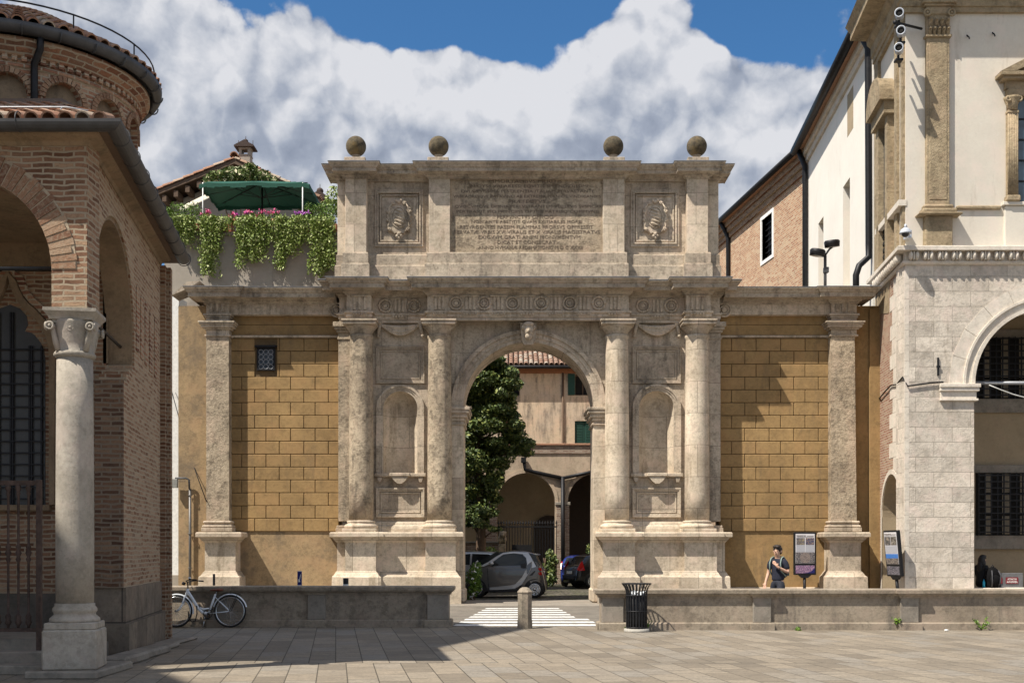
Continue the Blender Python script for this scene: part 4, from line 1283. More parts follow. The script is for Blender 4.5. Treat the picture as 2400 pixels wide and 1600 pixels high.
mside(sw, [(YM, 0), (cYs - ar, 0), (cYs - ar, zs - ar)] + arc(cYs, zs - ar, ar, PI, 0, 20)[1:-1] + [(cYs + ar, zs - ar), (cYs + ar, 0), (35.15, 0), (35.15, zC), (YM + .001, zC), (YM + .001, 0)][:-1], 0, .6)
sd = sw.build('loggia_side', M['brick_red'], pal)
q_ = MB()
z = 0.0
i = 0
random.seed(3)
while z < zC - .1:
    h = .42
    z1 = min(z + h, zC)
    d = (1.45 if i % 2 else 1.75) + random.uniform(-.12, .12)
    if z < zs + .05: d = min(d, cYs - ar - YM - .01 if z < zs - ar else max(.25, cYs - ar * math.sqrt(max(0, 1 - ((z - zs + ar) / ar) ** 2)) - YM - .02))
    mside(q_, [(YM - .004, z + .006), (YM + d, z + .006), (YM + d, z1 - .004), (YM - .004, z1 - .004)], -.012, .1)
    z, i = z1, i + 1
mside(q_, [(cYs - ar - .13, 0), (cYs - ar, 0), (cYs - ar, zs - ar)] + arc(cYs, zs - ar, ar, PI, 0, 16)[1:-1] + [(cYs + ar, zs - ar), (cYs + ar, 0), (cYs + ar + .1, 0), (cYs + ar + .1, zs - ar)] + arc(cYs, zs - ar, ar + .13, 0, PI, 16)[1:-1] + [(cYs - ar - .13, zs - ar)], -.02, .08)
lnp = MB()
mside(lnp, [(cYs - ar + .003, 0), (cYs - ar + .003, zs - ar)] + arc(cYs, zs - ar, ar - .003, PI, 0, 20)[1:-1] + [(cYs + ar - .003, zs - ar), (cYs + ar - .003, 0), (cYs + ar - .04, 0), (cYs + ar - .04, zs - ar)] + arc(cYs, zs - ar, ar - .04, 0, PI, 20)[1:-1] + [(cYs - ar + .04, zs - ar), (cYs - ar + .04, 0)], .012, .66)
lnp.build('plaster_soffit', M['beige'], sd)
q_.build('quoins', M['loggia_plain'], sd)
pc = MB()
mside(pc, [(33.35, zC - .9), (35.1, zC - .6), (35.1, zC), (33.2, zC)], -.015, .05)
pc.build('bare_patch', M['tan'], sd)
# string cornice with scrolled consoles
cpath = [(MX(35.15), 35.15), (MX(YM), YM), (cA + rL + 1.6, YM)]
MB().sweep([(-.1, zC), (.05, zC), (.09, zC + .04), (.09, zC + .09), (.03, zC + .10), (.03, zC + .33), (.27, zC + .345), (.27, zC + .45), (.24, zC + .47), (-.1, zC + .50)], cpath).build('string_cornice', M['loggia_plain'], pal)
def console(x, y, rot):
    cs, t = MB(), MB()
    for q in (-1, 1):
        t.sphere((q * .085, -.12, 0), 1, 10, 8, (.055, .10, .125))
    t.box(-.02, .02, -.16, .0, -.11, .11)
    cs._merge(t, Matrix.Translation((x, y, zC + .22)) @ Matrix.Rotation(rot, 4, 'Z'))
    cs.build('console', M['loggia_plain'], pal)
for i in range(17): console(MX(YM) + .18 + i * .386, YM - .03, 0)
for i in range(8): console(MX(YM + .2 + i * .386) - .03, YM + .25 + i * .386, -PI / 2 - .098)
# upper storey
zU, zE = zC + .5, 16.9
up = MB().box(MX(YM) + .05, cA + rL + 1.6, YM + .12, YM + .6, zU - .1, zE)
us_ = up.build('upper_front', M['cream'], pal)
su = MB()
mside(su, [(YM + .601, zU - .1), (35.15, zU - .1), (35.15, zE), (YM + .601, zE)], .045, .5)
us2 = su.build('upper_side', M['cream'], pal)
YU = YM + .12
def upil(px0, px1, name='upper_pilaster'):
    a, b = PX(px0, YU), PX(px1, YU)
    zt, zb = fz(92, YU), fz(480, YU)
    m_ = MB().cbox(a, b, YU - .14, YU + .02, zb - .05, zt, .01)
    m_.cbox(a + .07, b - .07, YU - .155, YU, zb + .1, zt - .15, .01)
    o = m_.build(name, M['tan'], us_)
    cp = MB()
    for z0, z1, e in ((zt - .02, zt + .05, .05), (zt + .05, zt + .62, .0), (zt + .80, zt + .86, .10), (zt + .86, zt + .93, .16)): cp.cbox(a - e, b + e, YU - .16 - e, YU + .02, z0, z1, .015)
    cp.cbox(a - .03, b + .03, YU - .2, YU + .02, zt + .58, zt + .82, .03)
    for q in (-1, 1):
        xx = (a if q < 0 else b) + q * .02
        cp.torus((xx, YU - .24, zt + .62), .085, .035, 16, 6, axis='y').sphere((xx, YU - .24, zt + .62), .045, 8, 6)
    for r_, zz in ((5, .18), (4, .42)):
        for j in range(r_):
            xx = a + (b - a) * (j + .5) / r_
            cp.tube([(xx, YU - .16, zt + zz - .16), (xx, YU - .19, zt + zz - .03), (xx, YU - .26, zt + zz + .03), (xx, YU - .28, zt + zz - .01)], [.05, .06, .05, .02], 6)
    cp.build('leaf_capital', M['tan'], o)
    bs = MB()
    for z0, z1, e in ((zb - .16, zb - .04, .10), (zb - .30, zb - .16, .17), (zb - .36, zb - .30, .28)): bs.cbox(a - e, b + e, YU - .14 - e * .9, YU + .02, z0, z1, .04)
    bs.cbox(a - .06, b + .06, YU - .22, YU + .02, zb - 1.22, zb - .36, .02)
    bs.cbox(a - .13, b + .13, YU - .28, YU + .02, zU - .02, zb - 1.2, .03)
    bs.build('pilaster_pedestal', M['tan'], o)
upil(2168, 2221)
upil(2655, 2708)
MB().cbox(PX(2240, YU), PX(2345, YU), YU - .08, YU + .02, fz(492, YU), fz(483, YU), .03).build('worn_string', M['tan'], us_)
sc = MB().cbox(PX(2250, YU), PX(2340, YU), YU - .06, YU + .02, zU - .02, fz(590, YU), .03)
sc.build('worn_plinth', M['tan'], us_)
MB().cbox(PX(2346, YU), PX(2570, YU), YU - .16, YU + .02, fz(484, YU), fz(476, YU), .01).cbox(PX(2352, YU), PX(2564, YU), YU - .10, YU + .02, zU - .01, fz(485, YU), .01).build('window_balustrade', M['cream'], us_)
for px, py in ((2268, 86), (2328, 80)):
    MB().tube([at(px, py, YU), at(px - 2, py - 3, YU - .14), at(px + 3, py + 1, YU - .16), at(px + 4, py + 6, YU - .15)], .018, 6).build('wall_hook', M['iron'], us_)
# pedimented window
wc = 2452
a, b = PX(2382, YU), PX(2522, YU)
zt, zb = fz(232, YU), fz(474, YU)
gl = MB().box(a, b, YU - .02, YU + .02, zb, zt)
wnd = gl.build('pedimented_window', glass('blue window glass', (.035, .06, .085), .05), us_)
mu = MB()
for i in range(6):
    zz = zb + (zt - zb) * i / 5
    mu.box(a, b, YU - .05, YU - .015, zz - .02, zz + .02)
mu.box((a + b) / 2 - .03, (a + b) / 2 + .03, YU - .055, YU - .015, zb, zt)
mu.build('window_frame', M['iron'], wnd)
for q in (2357, 2524):
    xa, xb = PX(q, YU), PX(q + 24, YU)
    c = (xa + xb) / 2
    cm = MB()
    for i in range(6): cm.tube([(xa + (xb - xa) * (i + .5) / 6, YU - .14, zb + .12), (xa + (xb - xa) * (i + .5) / 6, YU - .14, zt - .45)], .028, 6)
    cm.box(xa, xb, YU - .14, YU, zb, zt - .42).cbox(xa - .05, xb + .05, YU - .22, YU, zb - .02, zb + .14, .03)
    cm.cbox(xa - .02, xb + .02, YU - .18, YU, zt - .45, zt - .36, .02)
    cm.lathe([(.15, zt - .36), (.16, zt - .2), (.22, zt - .06), (.24, zt)], (c, YU - .08, 0), 8)
    for k_ in (-1, 1): cm.torus((c + k_ * .15, YU - .22, zt - .08), .06, .03, 12, 5, axis='y')
    cm.build('fluted_column', M['tan'], wnd)
en = MB().cbox(PX(2355, YU), PX(2549, YU), YU - .20, YU + .02, zt, zt + .22, .02).cbox(PX(2352, YU), PX(2552, YU), YU - .17, YU + .02, zt + .22, zt + .42, .01).cbox(PX(2340, YU), PX(2564, YU), YU - .34, YU + .02, zt + .42, zt + .50, .01).cbox(PX(2332, YU), PX(2572, YU), YU - .42, YU + .02, zt + .50, zt + .60, .01)
l, r_, c, z6 = PX(2332, YU), PX(2572, YU), PX(wc, YU), zt + .60
en.prism([(l, z6), (c, z6 + .72), (r_, z6), (r_ - .4, z6), (c, z6 + .50), (l + .4, z6)], YU - .42, YU + .02)
en.prism([(l + .4, z6), (c, z6 + .50), (r_ - .4, z6)], YU - .12, YU + .02)
en.build('pediment', M['loggia_plain'] if False else M['tan'], wnd)
# top entablature and deep eaves
epath = [(MX(35.15) + .05, 35.15), (MX(YM) + .05, YU), (cA + rL + 1.6, YU)]
zE0 = fz(33, YU)
MB().sweep([(-.1, zE0), (.10, zE0), (.10, zE0 + .14), (.14, zE0 + .15), (.14, zE0 + .30), (.19, zE0 + .34), (.19, zE0 + .62), (.30, zE0 + .72), (.32, zE0 + .86), (.80, zE0 + .90), (.80, zE0 + 1.10), (.95, zE0 + 1.3), (-.1, zE0 + 1.5)], epath).build('eaves_cornice', M['tan'], pal)
# side elevation: strips and a window under a curved pediment
ss = MB()
for y0, y1 in ((31.56, 31.78), (32.2, 32.5), (34.6, 35.1)): mside(ss, [(y0, zU), (y1, zU), (y1, zE0), (y0, zE0)], -.05, .08)
ss.build('side_pilaster', M['tan'], us2)
wc_, wz0, wz1 = 33.6, zU + .9, 14.0
wd = MB()
mside(wd, [(wc_ - .42, wz0), (wc_ + .42, wz0), (wc_ + .42, wz1), (wc_ - .42, wz1)], .0, .06)
sw_ = wd.build('side_window', M['glass'], us2)
wf = MB()
for q in (-1, 1):
    mside(wf, [(wc_ + q * .42 - (.3 if q < 0 else 0), wz0 - .9), (wc_ + q * .42 + (.3 if q > 0 else 0), wz0 - .9), (wc_ + q * .42 + (.3 if q > 0 else 0), wz1), (wc_ + q * .42 - (.3 if q < 0 else 0), wz1)], -.16, .06)
mside(wf, [(wc_ - .85, wz1), (wc_ + .85, wz1), (wc_ + .85, wz1 + .35), (wc_ - .85, wz1 + .35)], -.28, .06)
mside(wf, [(wc_ - .95, wz1 + .35), (wc_ + .95, wz1 + .35), (wc_ + .95, wz1 + .47)] + [(wc_ + .95 * math.cos(t), wz1 + .47 + .75 * math.sin(t)) for t in [PI * i / 14 for i in range(1, 14)]] + [(wc_ - .95, wz1 + .47)], -.42, .06)
wf.build('curved_pediment_frame', M['tan'], sw_)
bl = MB()
mside(bl, [(31.5, fz(482, YU)), (34.5, fz(482, YU)), (34.5, fz(482, YU) + .16), (31.5, fz(482, YU) + .16)], -.16, .06)
bl.build('side_sill', M['loggia_plain'], us2)
# pierced panel below the side window
pp = MB()
for i in range(5):
    for j in range(6):
        y, z = 32.9 + i * .24, zU + .1 + j * .19
        mside(pp, [(y, z + .05), (y + .1, z), (y + .17, z + .07), (y + .08, z + .14)], -.035, .06)
pp.build('pierced_panel', M['dark'], us2)
# loggia interior
MB().box(MX(YM) + .75, cA + rL + 1.6, 35.0, 35.3, 0, zC).build('loggia_back_wall', M['beige'], pal)
MB().box(MX(YM) + .5, cA + rL + 1.6, YM + .76, 34.99, zC - .2, zC - .01).box(MX(YM) + 1.0, cA + rL + 1.6, YM + .05, 34.99, 0, .36).build('loggia_floor_and_vault', M['beige'], pal)
def grille(px0, px1, py0, py1):
    Y = 34.98
    a, b, c, d = fx(px0, Y), fx(px1, Y), fz(py1, Y), fz(py0, Y)
    w_ = MB().box(a, b, Y - .02, Y + .1, c, d).build('barred_window', M['dark'], pal)
    p = MB()
    n = 6
    for i in range(n):
        for j in range(3):
            xx = a + .25 + (b - a - .3) * i / n
            p.box(xx, xx + .22, Y - .035, Y - .024, c + (d - c) * (j + .06) / 3, c + (d - c) * (j + .94) / 3)
    p.build('pane', plain('tan panes', (.23, .19, .135), .4), w_)  # panes a plain tan, lighter than the backing
    g = MB()
    x = a
    while x < b: g.box(x, x + .035, Y - .20, Y - .165, c, d); x += .19
    z = c + .08
    while z < d: g.box(a, b, Y - .235, Y - .20, z, z + .035); z += .19
    g.build('window_grille', M['iron'], w_)
    f = MB().cbox(a - .2, b + .2, Y - .10, Y + .1, c - .42, c, .01).cbox(a - .2, b + .2, Y - .10, Y + .1, d, d + .24, .01)
    f.build('window_surround', M['slab'], w_)
grille(2284, 2560, 792, 935)
grille(2287, 2560, 1108, 1254)
MB().tube([(cA - rL - .1, YM + .4, zA + .09), (cA + rL + .1, YM + .4, zA + .09)], .05, 8).build('tie_rod', M['lead'], pal)
ba = MB().cbox(MX(YM) - .15, cA + rL + 1.6, YM - .45, YM - .004, 0, .40, .03).cbox(PX(2275), cA + rL + 1.6, YM + .2, YM + .85, .4, .53, .03)
ba.build('stone_step', M['loggia_plain'], pal)
# iron wall anchor, cables
MB().box(PX(2196), PX(2200), YM - .04, YM + .01, fz(880, YM), fz(838, YM)).box(PX(2194), PX(2202), YM - .06, YM - .02, fz(862, YM), fz(857, YM)).build('wall_anchor', M['iron'], pf)
cb = MB().tube([at(2058, 690, 34.9) + Vector((-.03, 0, 0)), at(2058, 925, 34.9) + Vector((-.03, 0, 0)), at(2062, 935, 34.8) + Vector((-.03, 0, 0))] + [Vector((MX(y) - .05, y, fz(933, 34.7) + (34.7 - y) * .045 - .06 * math.sin((34.7 - y) * 3))) for y in (34.3, 33.6, 32.9, 32.2, 31.5)] + [Vector((MX(YM) + .05, YM - .05, fz(905, YM))), at(2180, 897, YM - .05), at(2211, 895, YM - .05)], .022, 6)
solo(cb, 'cable', M['iron'], 'black cable looping across the brick and stone loggia corner', 'cable', at(2100, 900, 32.0))
cb = MB().tube([at(2318, 902, YM + .1), at(2345, 913, YM + .1), at(2375, 924, YM + .1), at(2420, 936, YM + .1), at(2520, 930, YM + .1)], .016, 6)
solo(cb, 'cable', plain('pale cable', (.5, .5, .48)), 'thin pale cable sagging across the loggia arch', 'cable', at(2345, 913, YM))

# ================================================================== right background: stucco house and brick house
def skew_house(x0, k, y0, y1, z1, depth):
    f = lambda y: x0 + k * (y - y0)
    def sk(poly, t0, t1, mb):
        t = MB().prism(poly, t0, t1)
        t.v = [Vector((f(p.x) + p.y, p.x, p.z)) for p in t.v]
        return mb._merge(t, None)
    return f, sk
sh_ = thing('stucco_house', 'plain white stucco house with slit windows rising behind the right wing wall', 'house', (14, 41, 0))
f, sk = skew_house(11.33, .074, 36, 47.4, 18.2, 6)
Yof = lambda px: 8.666 / ((px - 1200) / F - .074)
slots = [(Yof(2000), Yof(1986), 15.85, 17.3), (Yof(1992), Yof(1976), 10.6, 14.35), (Yof(1930), Yof(1918), 10.6, 14.35)]
wall = MB()
ys = [(36.2, slots[0][0], None)]
# wall as bays between the slits
cuts = sorted([(slots[1][0], slots[1][1], [(10.6, 14.35)]), (slots[2][0], slots[2][1], [(10.6, 14.35)])])
y = 36.25
for a, b, hs in cuts:
    sk([(y, 0), (a, 0), (a, 17.9), (y, 17.9)], 0, .5, wall)
    sk([(a, 0), (b, 0), (b, 10.6), (a, 10.6)], 0, .5, wall)
    if a < 42:
        m0, m1 = max(a, slots[0][0]), min(b, slots[0][1])
        sk([(a, 14.35), (b, 14.35), (b, 17.9), (a, 17.9)], 0, .5, wall)
    else: sk([(a, 14.35), (b, 14.35), (b, 17.9), (a, 17.9)], 0, .5, wall)
    y = b
sk([(y, 0), (47.4, 0), (47.4, 17.9), (y, 17.9)], 0, .5, wall)
M['stucco'] = stone('white stucco', (.80, .765, .69), (.74, .70, .63), .6, 12, .8, .2, (.52, .47, .40), .60, bump=.2)
wlh = wall.build('stucco_wall', M['stucco'], sh_)
for a, b, c, d in (slots[1], slots[2]):
    p = MB()
    sk([(a, c), (b, c), (b, d), (a, d)], .42, .5, p)
    p.build('slit_window', M['beige'], wlh)
p = MB()
a, b, c, d = slots[0]
sk([(a, c), (b, c), (b, d), (a, d)], -.004, .02, p)
p.build('slit_window', M['beige'], wlh)
p = MB()
sk([(36.2, 17.5), (47.4, 17.5), (47.4, 17.75), (36.2, 17.75)], -.10, .1, p)
sk([(36.2, 17.75), (47.5, 17.75), (47.5, 18.05), (36.2, 18.05)], -.22, .1, p)
p.build('eaves_moulding', M['loggia_plain'], sh_)
rfm = MB().add([(f(36) - .5, 36, 18.1), (f(47.6) - .5, 47.6, 18.1), (f(47.6) + 5, 47.6, 20.5), (f(36) + 5, 36, 20.5), (f(36) - .5, 36, 18.0), (f(47.6) - .5, 47.6, 18.0), (f(47.6) + 5, 47.6, 18.0), (f(36) + 5, 36, 18.0)], [(0, 1, 2, 3), (4, 5, 1, 0), (5, 6, 2, 1), (4, 7, 6, 5), (4, 0, 3, 7), (7, 3, 2, 6)])
rh = rfm.build('roof', M['tile'], sh_)
MB().tube([(f(36) - .52, 36, 18.05), (f(47.7) - .52, 47.7, 18.05)], .16, 10).build('gutter', M['iron'], rh)
dp = MB().tube([(f(36.6) - .4, 36.5, 18.0), (f(36.5) - .12, 36.4, 17.4), (f(36.4) - .12, 36.3, 11.2), (f(36.4) - .12, 36.3, 10.8), (f(36.4) - .45, 36.2, 10.5), (f(36.4) - .55, 36.2, 10.2), (f(36.4) - .55, 36.2, 9.3)], .10, 10)
dp.build('downpipe', M['iron'], sh_)
MB().tube([(f(47.4) - .4, 47.35, 18.0), (f(47.4) - .14, 47.3, 17.3), (f(47.4) - .14, 47.3, 0)], .11, 10).build('downpipe', M['iron'], sh_)
bh = thing('brick_house', 'red brick house with one white framed barred window, behind the right end of the attic', 'house', (13, 54, 0))
f, sk = skew_house(12.25, -.13, 47.6, 66, 18.2, 6)
M['brick_orange'] = brick('orange brick', ((.34, .155, .085), (.45, .245, .14), (.52, .36, .23)), (.50, .42, .31), .29, .095, .016, .2)
p = MB()
ya, yb, za, zb_ = 51.75, 53.1, 14.85, 16.75
for y0, y1, z0, z1 in ((47.6, ya, 0, 17.2), (ya, yb, 0, za), (ya, yb, zb_, 17.2), (yb, 66, 0, 17.2)): sk([(y0, z0), (y1, z0), (y1, z1), (y0, z1)], 0, .5, p)
bwall = p.build('brick_wall', M['brick_orange'], bh)
p = MB()
for k_, (z0, z1) in enumerate(((17.2, 17.45), (17.45, 17.7), (17.7, 17.95))): sk([(47.6, z0), (66, z0), (66, z1), (47.6, z1)], -.10 * (k_ + 1), .3, p)
p.build('brick_cornice', M['brick_dark'], bh)
p = MB()
fr_ = .16
for q in ([(ya - fr_, za - fr_), (yb + fr_, za - fr_), (yb + fr_, za), (ya - fr_, za)], [(ya - fr_, zb_), (yb + fr_, zb_), (yb + fr_, zb_ + fr_), (ya - fr_, zb_ + fr_)], [(ya - fr_, za), (ya, za), (ya, zb_), (ya - fr_, zb_)], [(yb, za), (yb + fr_, za), (yb + fr_, zb_), (yb, zb_)]): sk(q, -.04, .3, p)
wfr = p.build('window_frame', M['white'], bwall)
p = MB()
sk([(ya, za), (yb, za), (yb, zb_), (ya, zb_)], .32, .4, p)
p.build('pane', M['glass'], wfr)
p = MB()
for i in range(6): sk([(ya + .2 * i + .1, za), (ya + .2 * i + .15, za), (ya + .2 * i + .15, zb_), (ya + .2 * i + .1, zb_)], .20, .25, p)
for i in range(7): sk([(ya, za + .26 * i + .1), (yb, za + .26 * i + .1), (yb, za + .26 * i + .14), (ya, za + .26 * i + .14)], .15, .20, p)
p.build('window_grille', M['iron'], wfr)
rfm = MB().add([(f(47.6) - .5, 47.6, 18.1), (f(66) - .5, 66, 18.1), (f(66) + 5, 66, 20.3), (f(47.6) + 5, 47.6, 20.3), (f(47.6) - .5, 47.6, 17.96), (f(66) - .5, 66, 17.96), (f(66) + 5, 66, 17.96), (f(47.6) + 5, 47.6, 17.96)], [(0, 1, 2, 3), (4, 5, 1, 0), (5, 6, 2, 1), (4, 7, 6, 5), (4, 0, 3, 7), (7, 3, 2, 6)])
rh = rfm.build('roof', M['tile'], bh)
MB().tube([(f(47.7) - .55, 47.7, 18.05), (f(66) - .55, 66, 18.05)], .13, 10).build('gutter', M['iron'], rh)
yd = 18.44 / ((1712 - 1200) / F + .13)
MB().tube([(f(yd) - .5, yd, 18.0), (f(yd) - .3, yd, 17.6), (f(yd) - .12, yd, 17.2), (f(yd) - .12, yd, 0)], .10, 10).build('downpipe', M['iron'], bh)
# ================================================================== foliage helper
def leaves(mb, spots, n, size, flat=.5, rng=random):
    """n small leaf faces spread through lumps (centre, radii)"""
    tot = sum(s[1][0] * s[1][1] * s[1][2] for s in spots)
    for c, rd in spots:
        k = max(3, int(n * rd[0] * rd[1] * rd[2] / tot))
        for _ in range(k):
            while True:
                d = Vector((rng.uniform(-1, 1), rng.uniform(-1, 1), rng.uniform(-1, 1)))
                if .15 < d.length < 1: break
            d *= d.length ** -.35 if d.length > .3 else 1
            p = Vector((c[0] + d.x * rd[0], c[1] + d.y * rd[1], c[2] + d.z * rd[2]))
            leaf_face(mb, p, size * rng.uniform(.6, 1.35), flat, rng)
    return mb
def leaf_face(mb, p, s, flat, rng):
    nrm = Vector((rng.gauss(0, 1) - .35, rng.gauss(0, 1) - .5, rng.gauss(0, 1) + flat * 2)).normalized()
    a = nrm.cross(Vector((rng.gauss(0, 1), rng.gauss(0, 1), rng.gauss(0, 1)))).normalized()
    b = nrm.cross(a)
    mb.add([p - a * s, p + b * s * .5 + nrm * s * .12, p + a * s, p - b * s * .5 + nrm * s * .12], [(0, 1, 2, 3)])
M['ivy'] = leaf('trailing leaves', (.13, .20, .03), (.30, .36, .10), (.42, .45, .20))
M['hedge'] = leaf('hedge leaves', (.045, .10, .012), (.15, .24, .03))
M['shrub'] = leaf('shrub leaves', (.05, .09, .015), (.16, .20, .05), (.55, .50, .32))
M['yew'] = leaf('dark evergreen leaves', (.030, .055, .016), (.11, .15, .035), (.26, .29, .08))
M['pink'] = leaf('pink petals', (.62, .06, .22), (.75, .16, .34))
M['purple'] = leaf('purple petals', (.36, .04, .42), (.50, .12, .55))
M['terracotta'] = plain('terracotta', (.30, .12, .06), .85)

# ================================================================== roof terrace behind the left wing
YT = 36.6
zTer = fz(545, YT)
terr = thing('terrace_house', 'grey rendered house front with a planted roof terrace, behind the left wing wall', 'house', (fx(590, YT), YT, 0))
M['render'] = stone('grey render', (.37, .33, .28), (.30, .265, .22), .5, 10, .7, .25, (.20, .17, .14), .6, bump=.2)
MB().box(fx(399, YT), fx(800, YT), YT, YT + 4.5, 0, zTer - .12).build('render_wall', M['render'], terr)
MB().cbox(fx(397, YT), fx(800, YT), YT - .06, YT + .35, zTer - .119, zTer, .01).build('coping', M['slab'], terr)
YS = 35.6
MB().box(fx(393, YS), fx(419, YS), YS, YS + .9, 0, fz(694, YS)).build('white_return', M['white'], terr)
MB().cbox(fx(393, YS), fx(420, YS), YS - .012, YS + .88, 0, fz(1172, YS) - 2.3, .01).build('grey_dado', M['render'], terr)
rng = random.Random(11)
def planter(px0, px1, tips, label, depth=1.0, seed=1):
    """window box with a curtain of trailing leaves"""
    r = random.Random(seed)
    a, b = fx(px0, YT), fx(px1, YT)
    root = thing('trailing_plant', label, 'plant', ((a + b) / 2, YT - .1, zTer), group='trailing plants along the terrace edge')
    MB().cbox(a + .02, b - .02, YT - .04, YT + .28, zTer + .002, zTer + .28, .02).build('trough', M['terracotta'], root)
    mb = MB()
    for (px, py, wd) in tips:                                  # strands: centre, lowest point, width in photo pixels
        s = YT / F
        zb = fz(py, YT)
        n = int(9 + wd * .55)
        for k in range(n):
            cx = fx(px + r.uniform(-wd / 2, wd / 2), YT)
            z, zend = zTer + r.uniform(.2, .46), zb + r.uniform(-.05, .75) * (abs(cx - fx(px, YT)) / (wd * s / 2) * .9 + .15)
            x, y = cx, YT - r.uniform(.02, .22)
            while z > zend:
                x += r.uniform(-.028, .028)
                for _ in range(3): leaf_face(mb, Vector((x + r.uniform(-.08, .08), y - r.uniform(0, .16) - .05, z + r.uniform(-.05, .05))), r.uniform(.03, .06), .2, r)
                z -= .055
    mb.build('trailing_leaves', M['ivy'], root, fix=False)
    return root
planter(400, 470, [(430, 586, 56), (448, 560, 24), (436, 548, 70)], 'leftmost trailing plant of the terrace, short and beside the drum gutter', seed=2)
planter(474, 545, [(494, 655, 30), (510, 600, 34), (508, 562, 68)], 'long trailing plant hanging below the left corner of the green parasol', seed=3)
planter(562, 640, [(580, 600, 26), (608, 622, 44), (572, 640, 8), (600, 580, 82)], 'trailing plant hanging under the middle of the green parasol', seed=4)
planter(644, 722, [(662, 640, 18), (682, 605, 46), (710, 575, 14), (683, 572, 82)], 'trailing plant hanging below the right half of the green parasol', seed=5)
planter(733, 792, [(755, 655, 34), (768, 640, 36), (745, 580, 30)], 'bushiest trailing plant, against the left end of the attic', seed=6)
def hedge(px0, px1, py0, label, seed, tall=.5):
    r = random.Random(seed)
    Y = YT + .5
    a, b, z1 = fx(px0, Y), fx(px1, Y), fz(py0, Y)
    root = thing('clipped_hedge', label, 'hedge', ((a + b) / 2, Y, zTer), group='clipped hedges in troughs on the terrace')
    MB().cbox(a, b, Y - .2, Y + .2, zTer - .118, zTer + .25, .02).build('trough', M['terracotta'], root)
    mb = MB()
    for _ in range(1300):
        p = Vector((r.uniform(a, b), Y + r.uniform(-.24, .24), r.uniform(zTer + .2, z1)))
        leaf_face(mb, p, r.uniform(.025, .05), .2, r)
    mb.build('hedge_leaves', M['hedge'], root, fix=False)
hedge(371, 403, 488, 'low clipped hedge at the far left of the terrace beside the drum gutter', 21)
hedge(403, 470, 478, 'taller clipped hedge on the terrace left of the green parasol', 22)
hedge(716, 786, 478, 'clipped hedge on the terrace right of the green parasol', 23)
def flowers(px, py, mat, label, seed):
    r = random.Random(seed)
    Y = YT + .12
    c = Vector((fx(px, Y), Y, fz(py, Y)))
    root = thing('flowering_plant', label, 'flowers', (c.x, Y, zTer), group='flowering geraniums in pots on the terrace')
    MB().lathe([(.09, zTer + .29), (.12, zTer + .45)], (c.x, Y, 0), 12).build('pot', M['terracotta'], root)
    mb = MB()
    leaves(mb, [((c.x, Y, c.z - .12), (.24, .16, .16))], 130, .05, .5, r)
    mb.build('leaf_mass', M['hedge'], root, fix=False)
    fl = MB()
    for k in range(6):
        q = c + Vector((r.uniform(-.2, .2), r.uniform(-.12, .05), r.uniform(-.03, .14)))
        for _ in range(16): leaf_face(fl, q + Vector((r.gauss(0, .03), r.gauss(0, .03), r.gauss(0, .025))), .035, .4, r)
    fl.build('blossom', mat, root, fix=False)
flowers(487, 502, M['pink'], 'pink geranium right of the taller clipped hedge', 31)
flowers(549, 508, M['pink'], 'pink geranium lying lowest under the parasol', 32)
flowers(588, 502, M['pink'], 'pink geranium left of the green parasol pole', 33)
flowers(613, 505, M['pink'], 'pink geranium at the foot of the green parasol pole', 34)
flowers(645, 502, M['pink'], 'pink geranium right of the green parasol pole', 35)
flowers(710, 507, M['purple'], 'purple flowering plant beside the right clipped hedge', 36)
flowers(568, 512, M['purple'], 'small violet flowering plant under the parasol', 37)
# parasol
Yu0, Yu1, zu = YT + .9, YT + 3.4, 13.55
par = thing('green_parasol', 'large rectangular green parasol spread over the roof terrace', 'parasol', (fx(610, 37.8), 38.8, zTer))
cgr = plain('green canvas', (.010, .072, .048), .8)
a0, a1 = fx(466, Yu0), fx(724, Yu0)
cx, cyy = (a0 + a1) / 2, (Yu0 + Yu1) / 2
cn = MB()
N = 14
grid = []
for i in range(N + 1):
    for j in range(N + 1):
        u, v = i / N * 2 - 1, j / N * 2 - 1
        e = max(abs(u), abs(v))
        z = zu + .42 * (1 - e) - .05 * math.sin(PI * min(1, abs(abs(u) - abs(v)))) * e - .10 * (e > .99) * (abs(u) > .9 and abs(v) > .9)
        grid.append((cx + u * (a1 - a0) / 2, cyy + v * (Yu1 - Yu0) / 2, z))
cn.add(grid + [(x, y, z - .018) for x, y, z in grid], [(i * (N + 1) + j, (i + 1) * (N + 1) + j, (i + 1) * (N + 1) + j + 1, i * (N + 1) + j + 1) for i in range(N) for j in range(N)] + [((N + 1) ** 2 + i * (N + 1) + j + 1, (N + 1) ** 2 + (i + 1) * (N + 1) + j + 1, (N + 1) ** 2 + (i + 1) * (N + 1) + j, (N + 1) ** 2 + i * (N + 1) + j) for i in range(N) for j in range(N)])
for i in range(N):
    for (p, q) in (((i, 0), (i + 1, 0)), ((i, N), (i + 1, N)), ((0, i), (0, i + 1)), ((N, i), (N, i + 1))):
        A, B = Vector(grid[p[0] * (N + 1) + p[1]]), Vector(grid[q[0] * (N + 1) + q[1]])
        d = Vector((0, 0, .13 + .03 * math.sin(i * 1.7)))
        cn.add([A, B, B - d, A - d], [(0, 1, 2, 3)])
cn.build('canopy', cgr, par, fix=False)
MB().tube([(cx, cyy, zTer - .1), (cx, cyy, zu + .45)], .03, 10).build('pole', M['iron'], par)
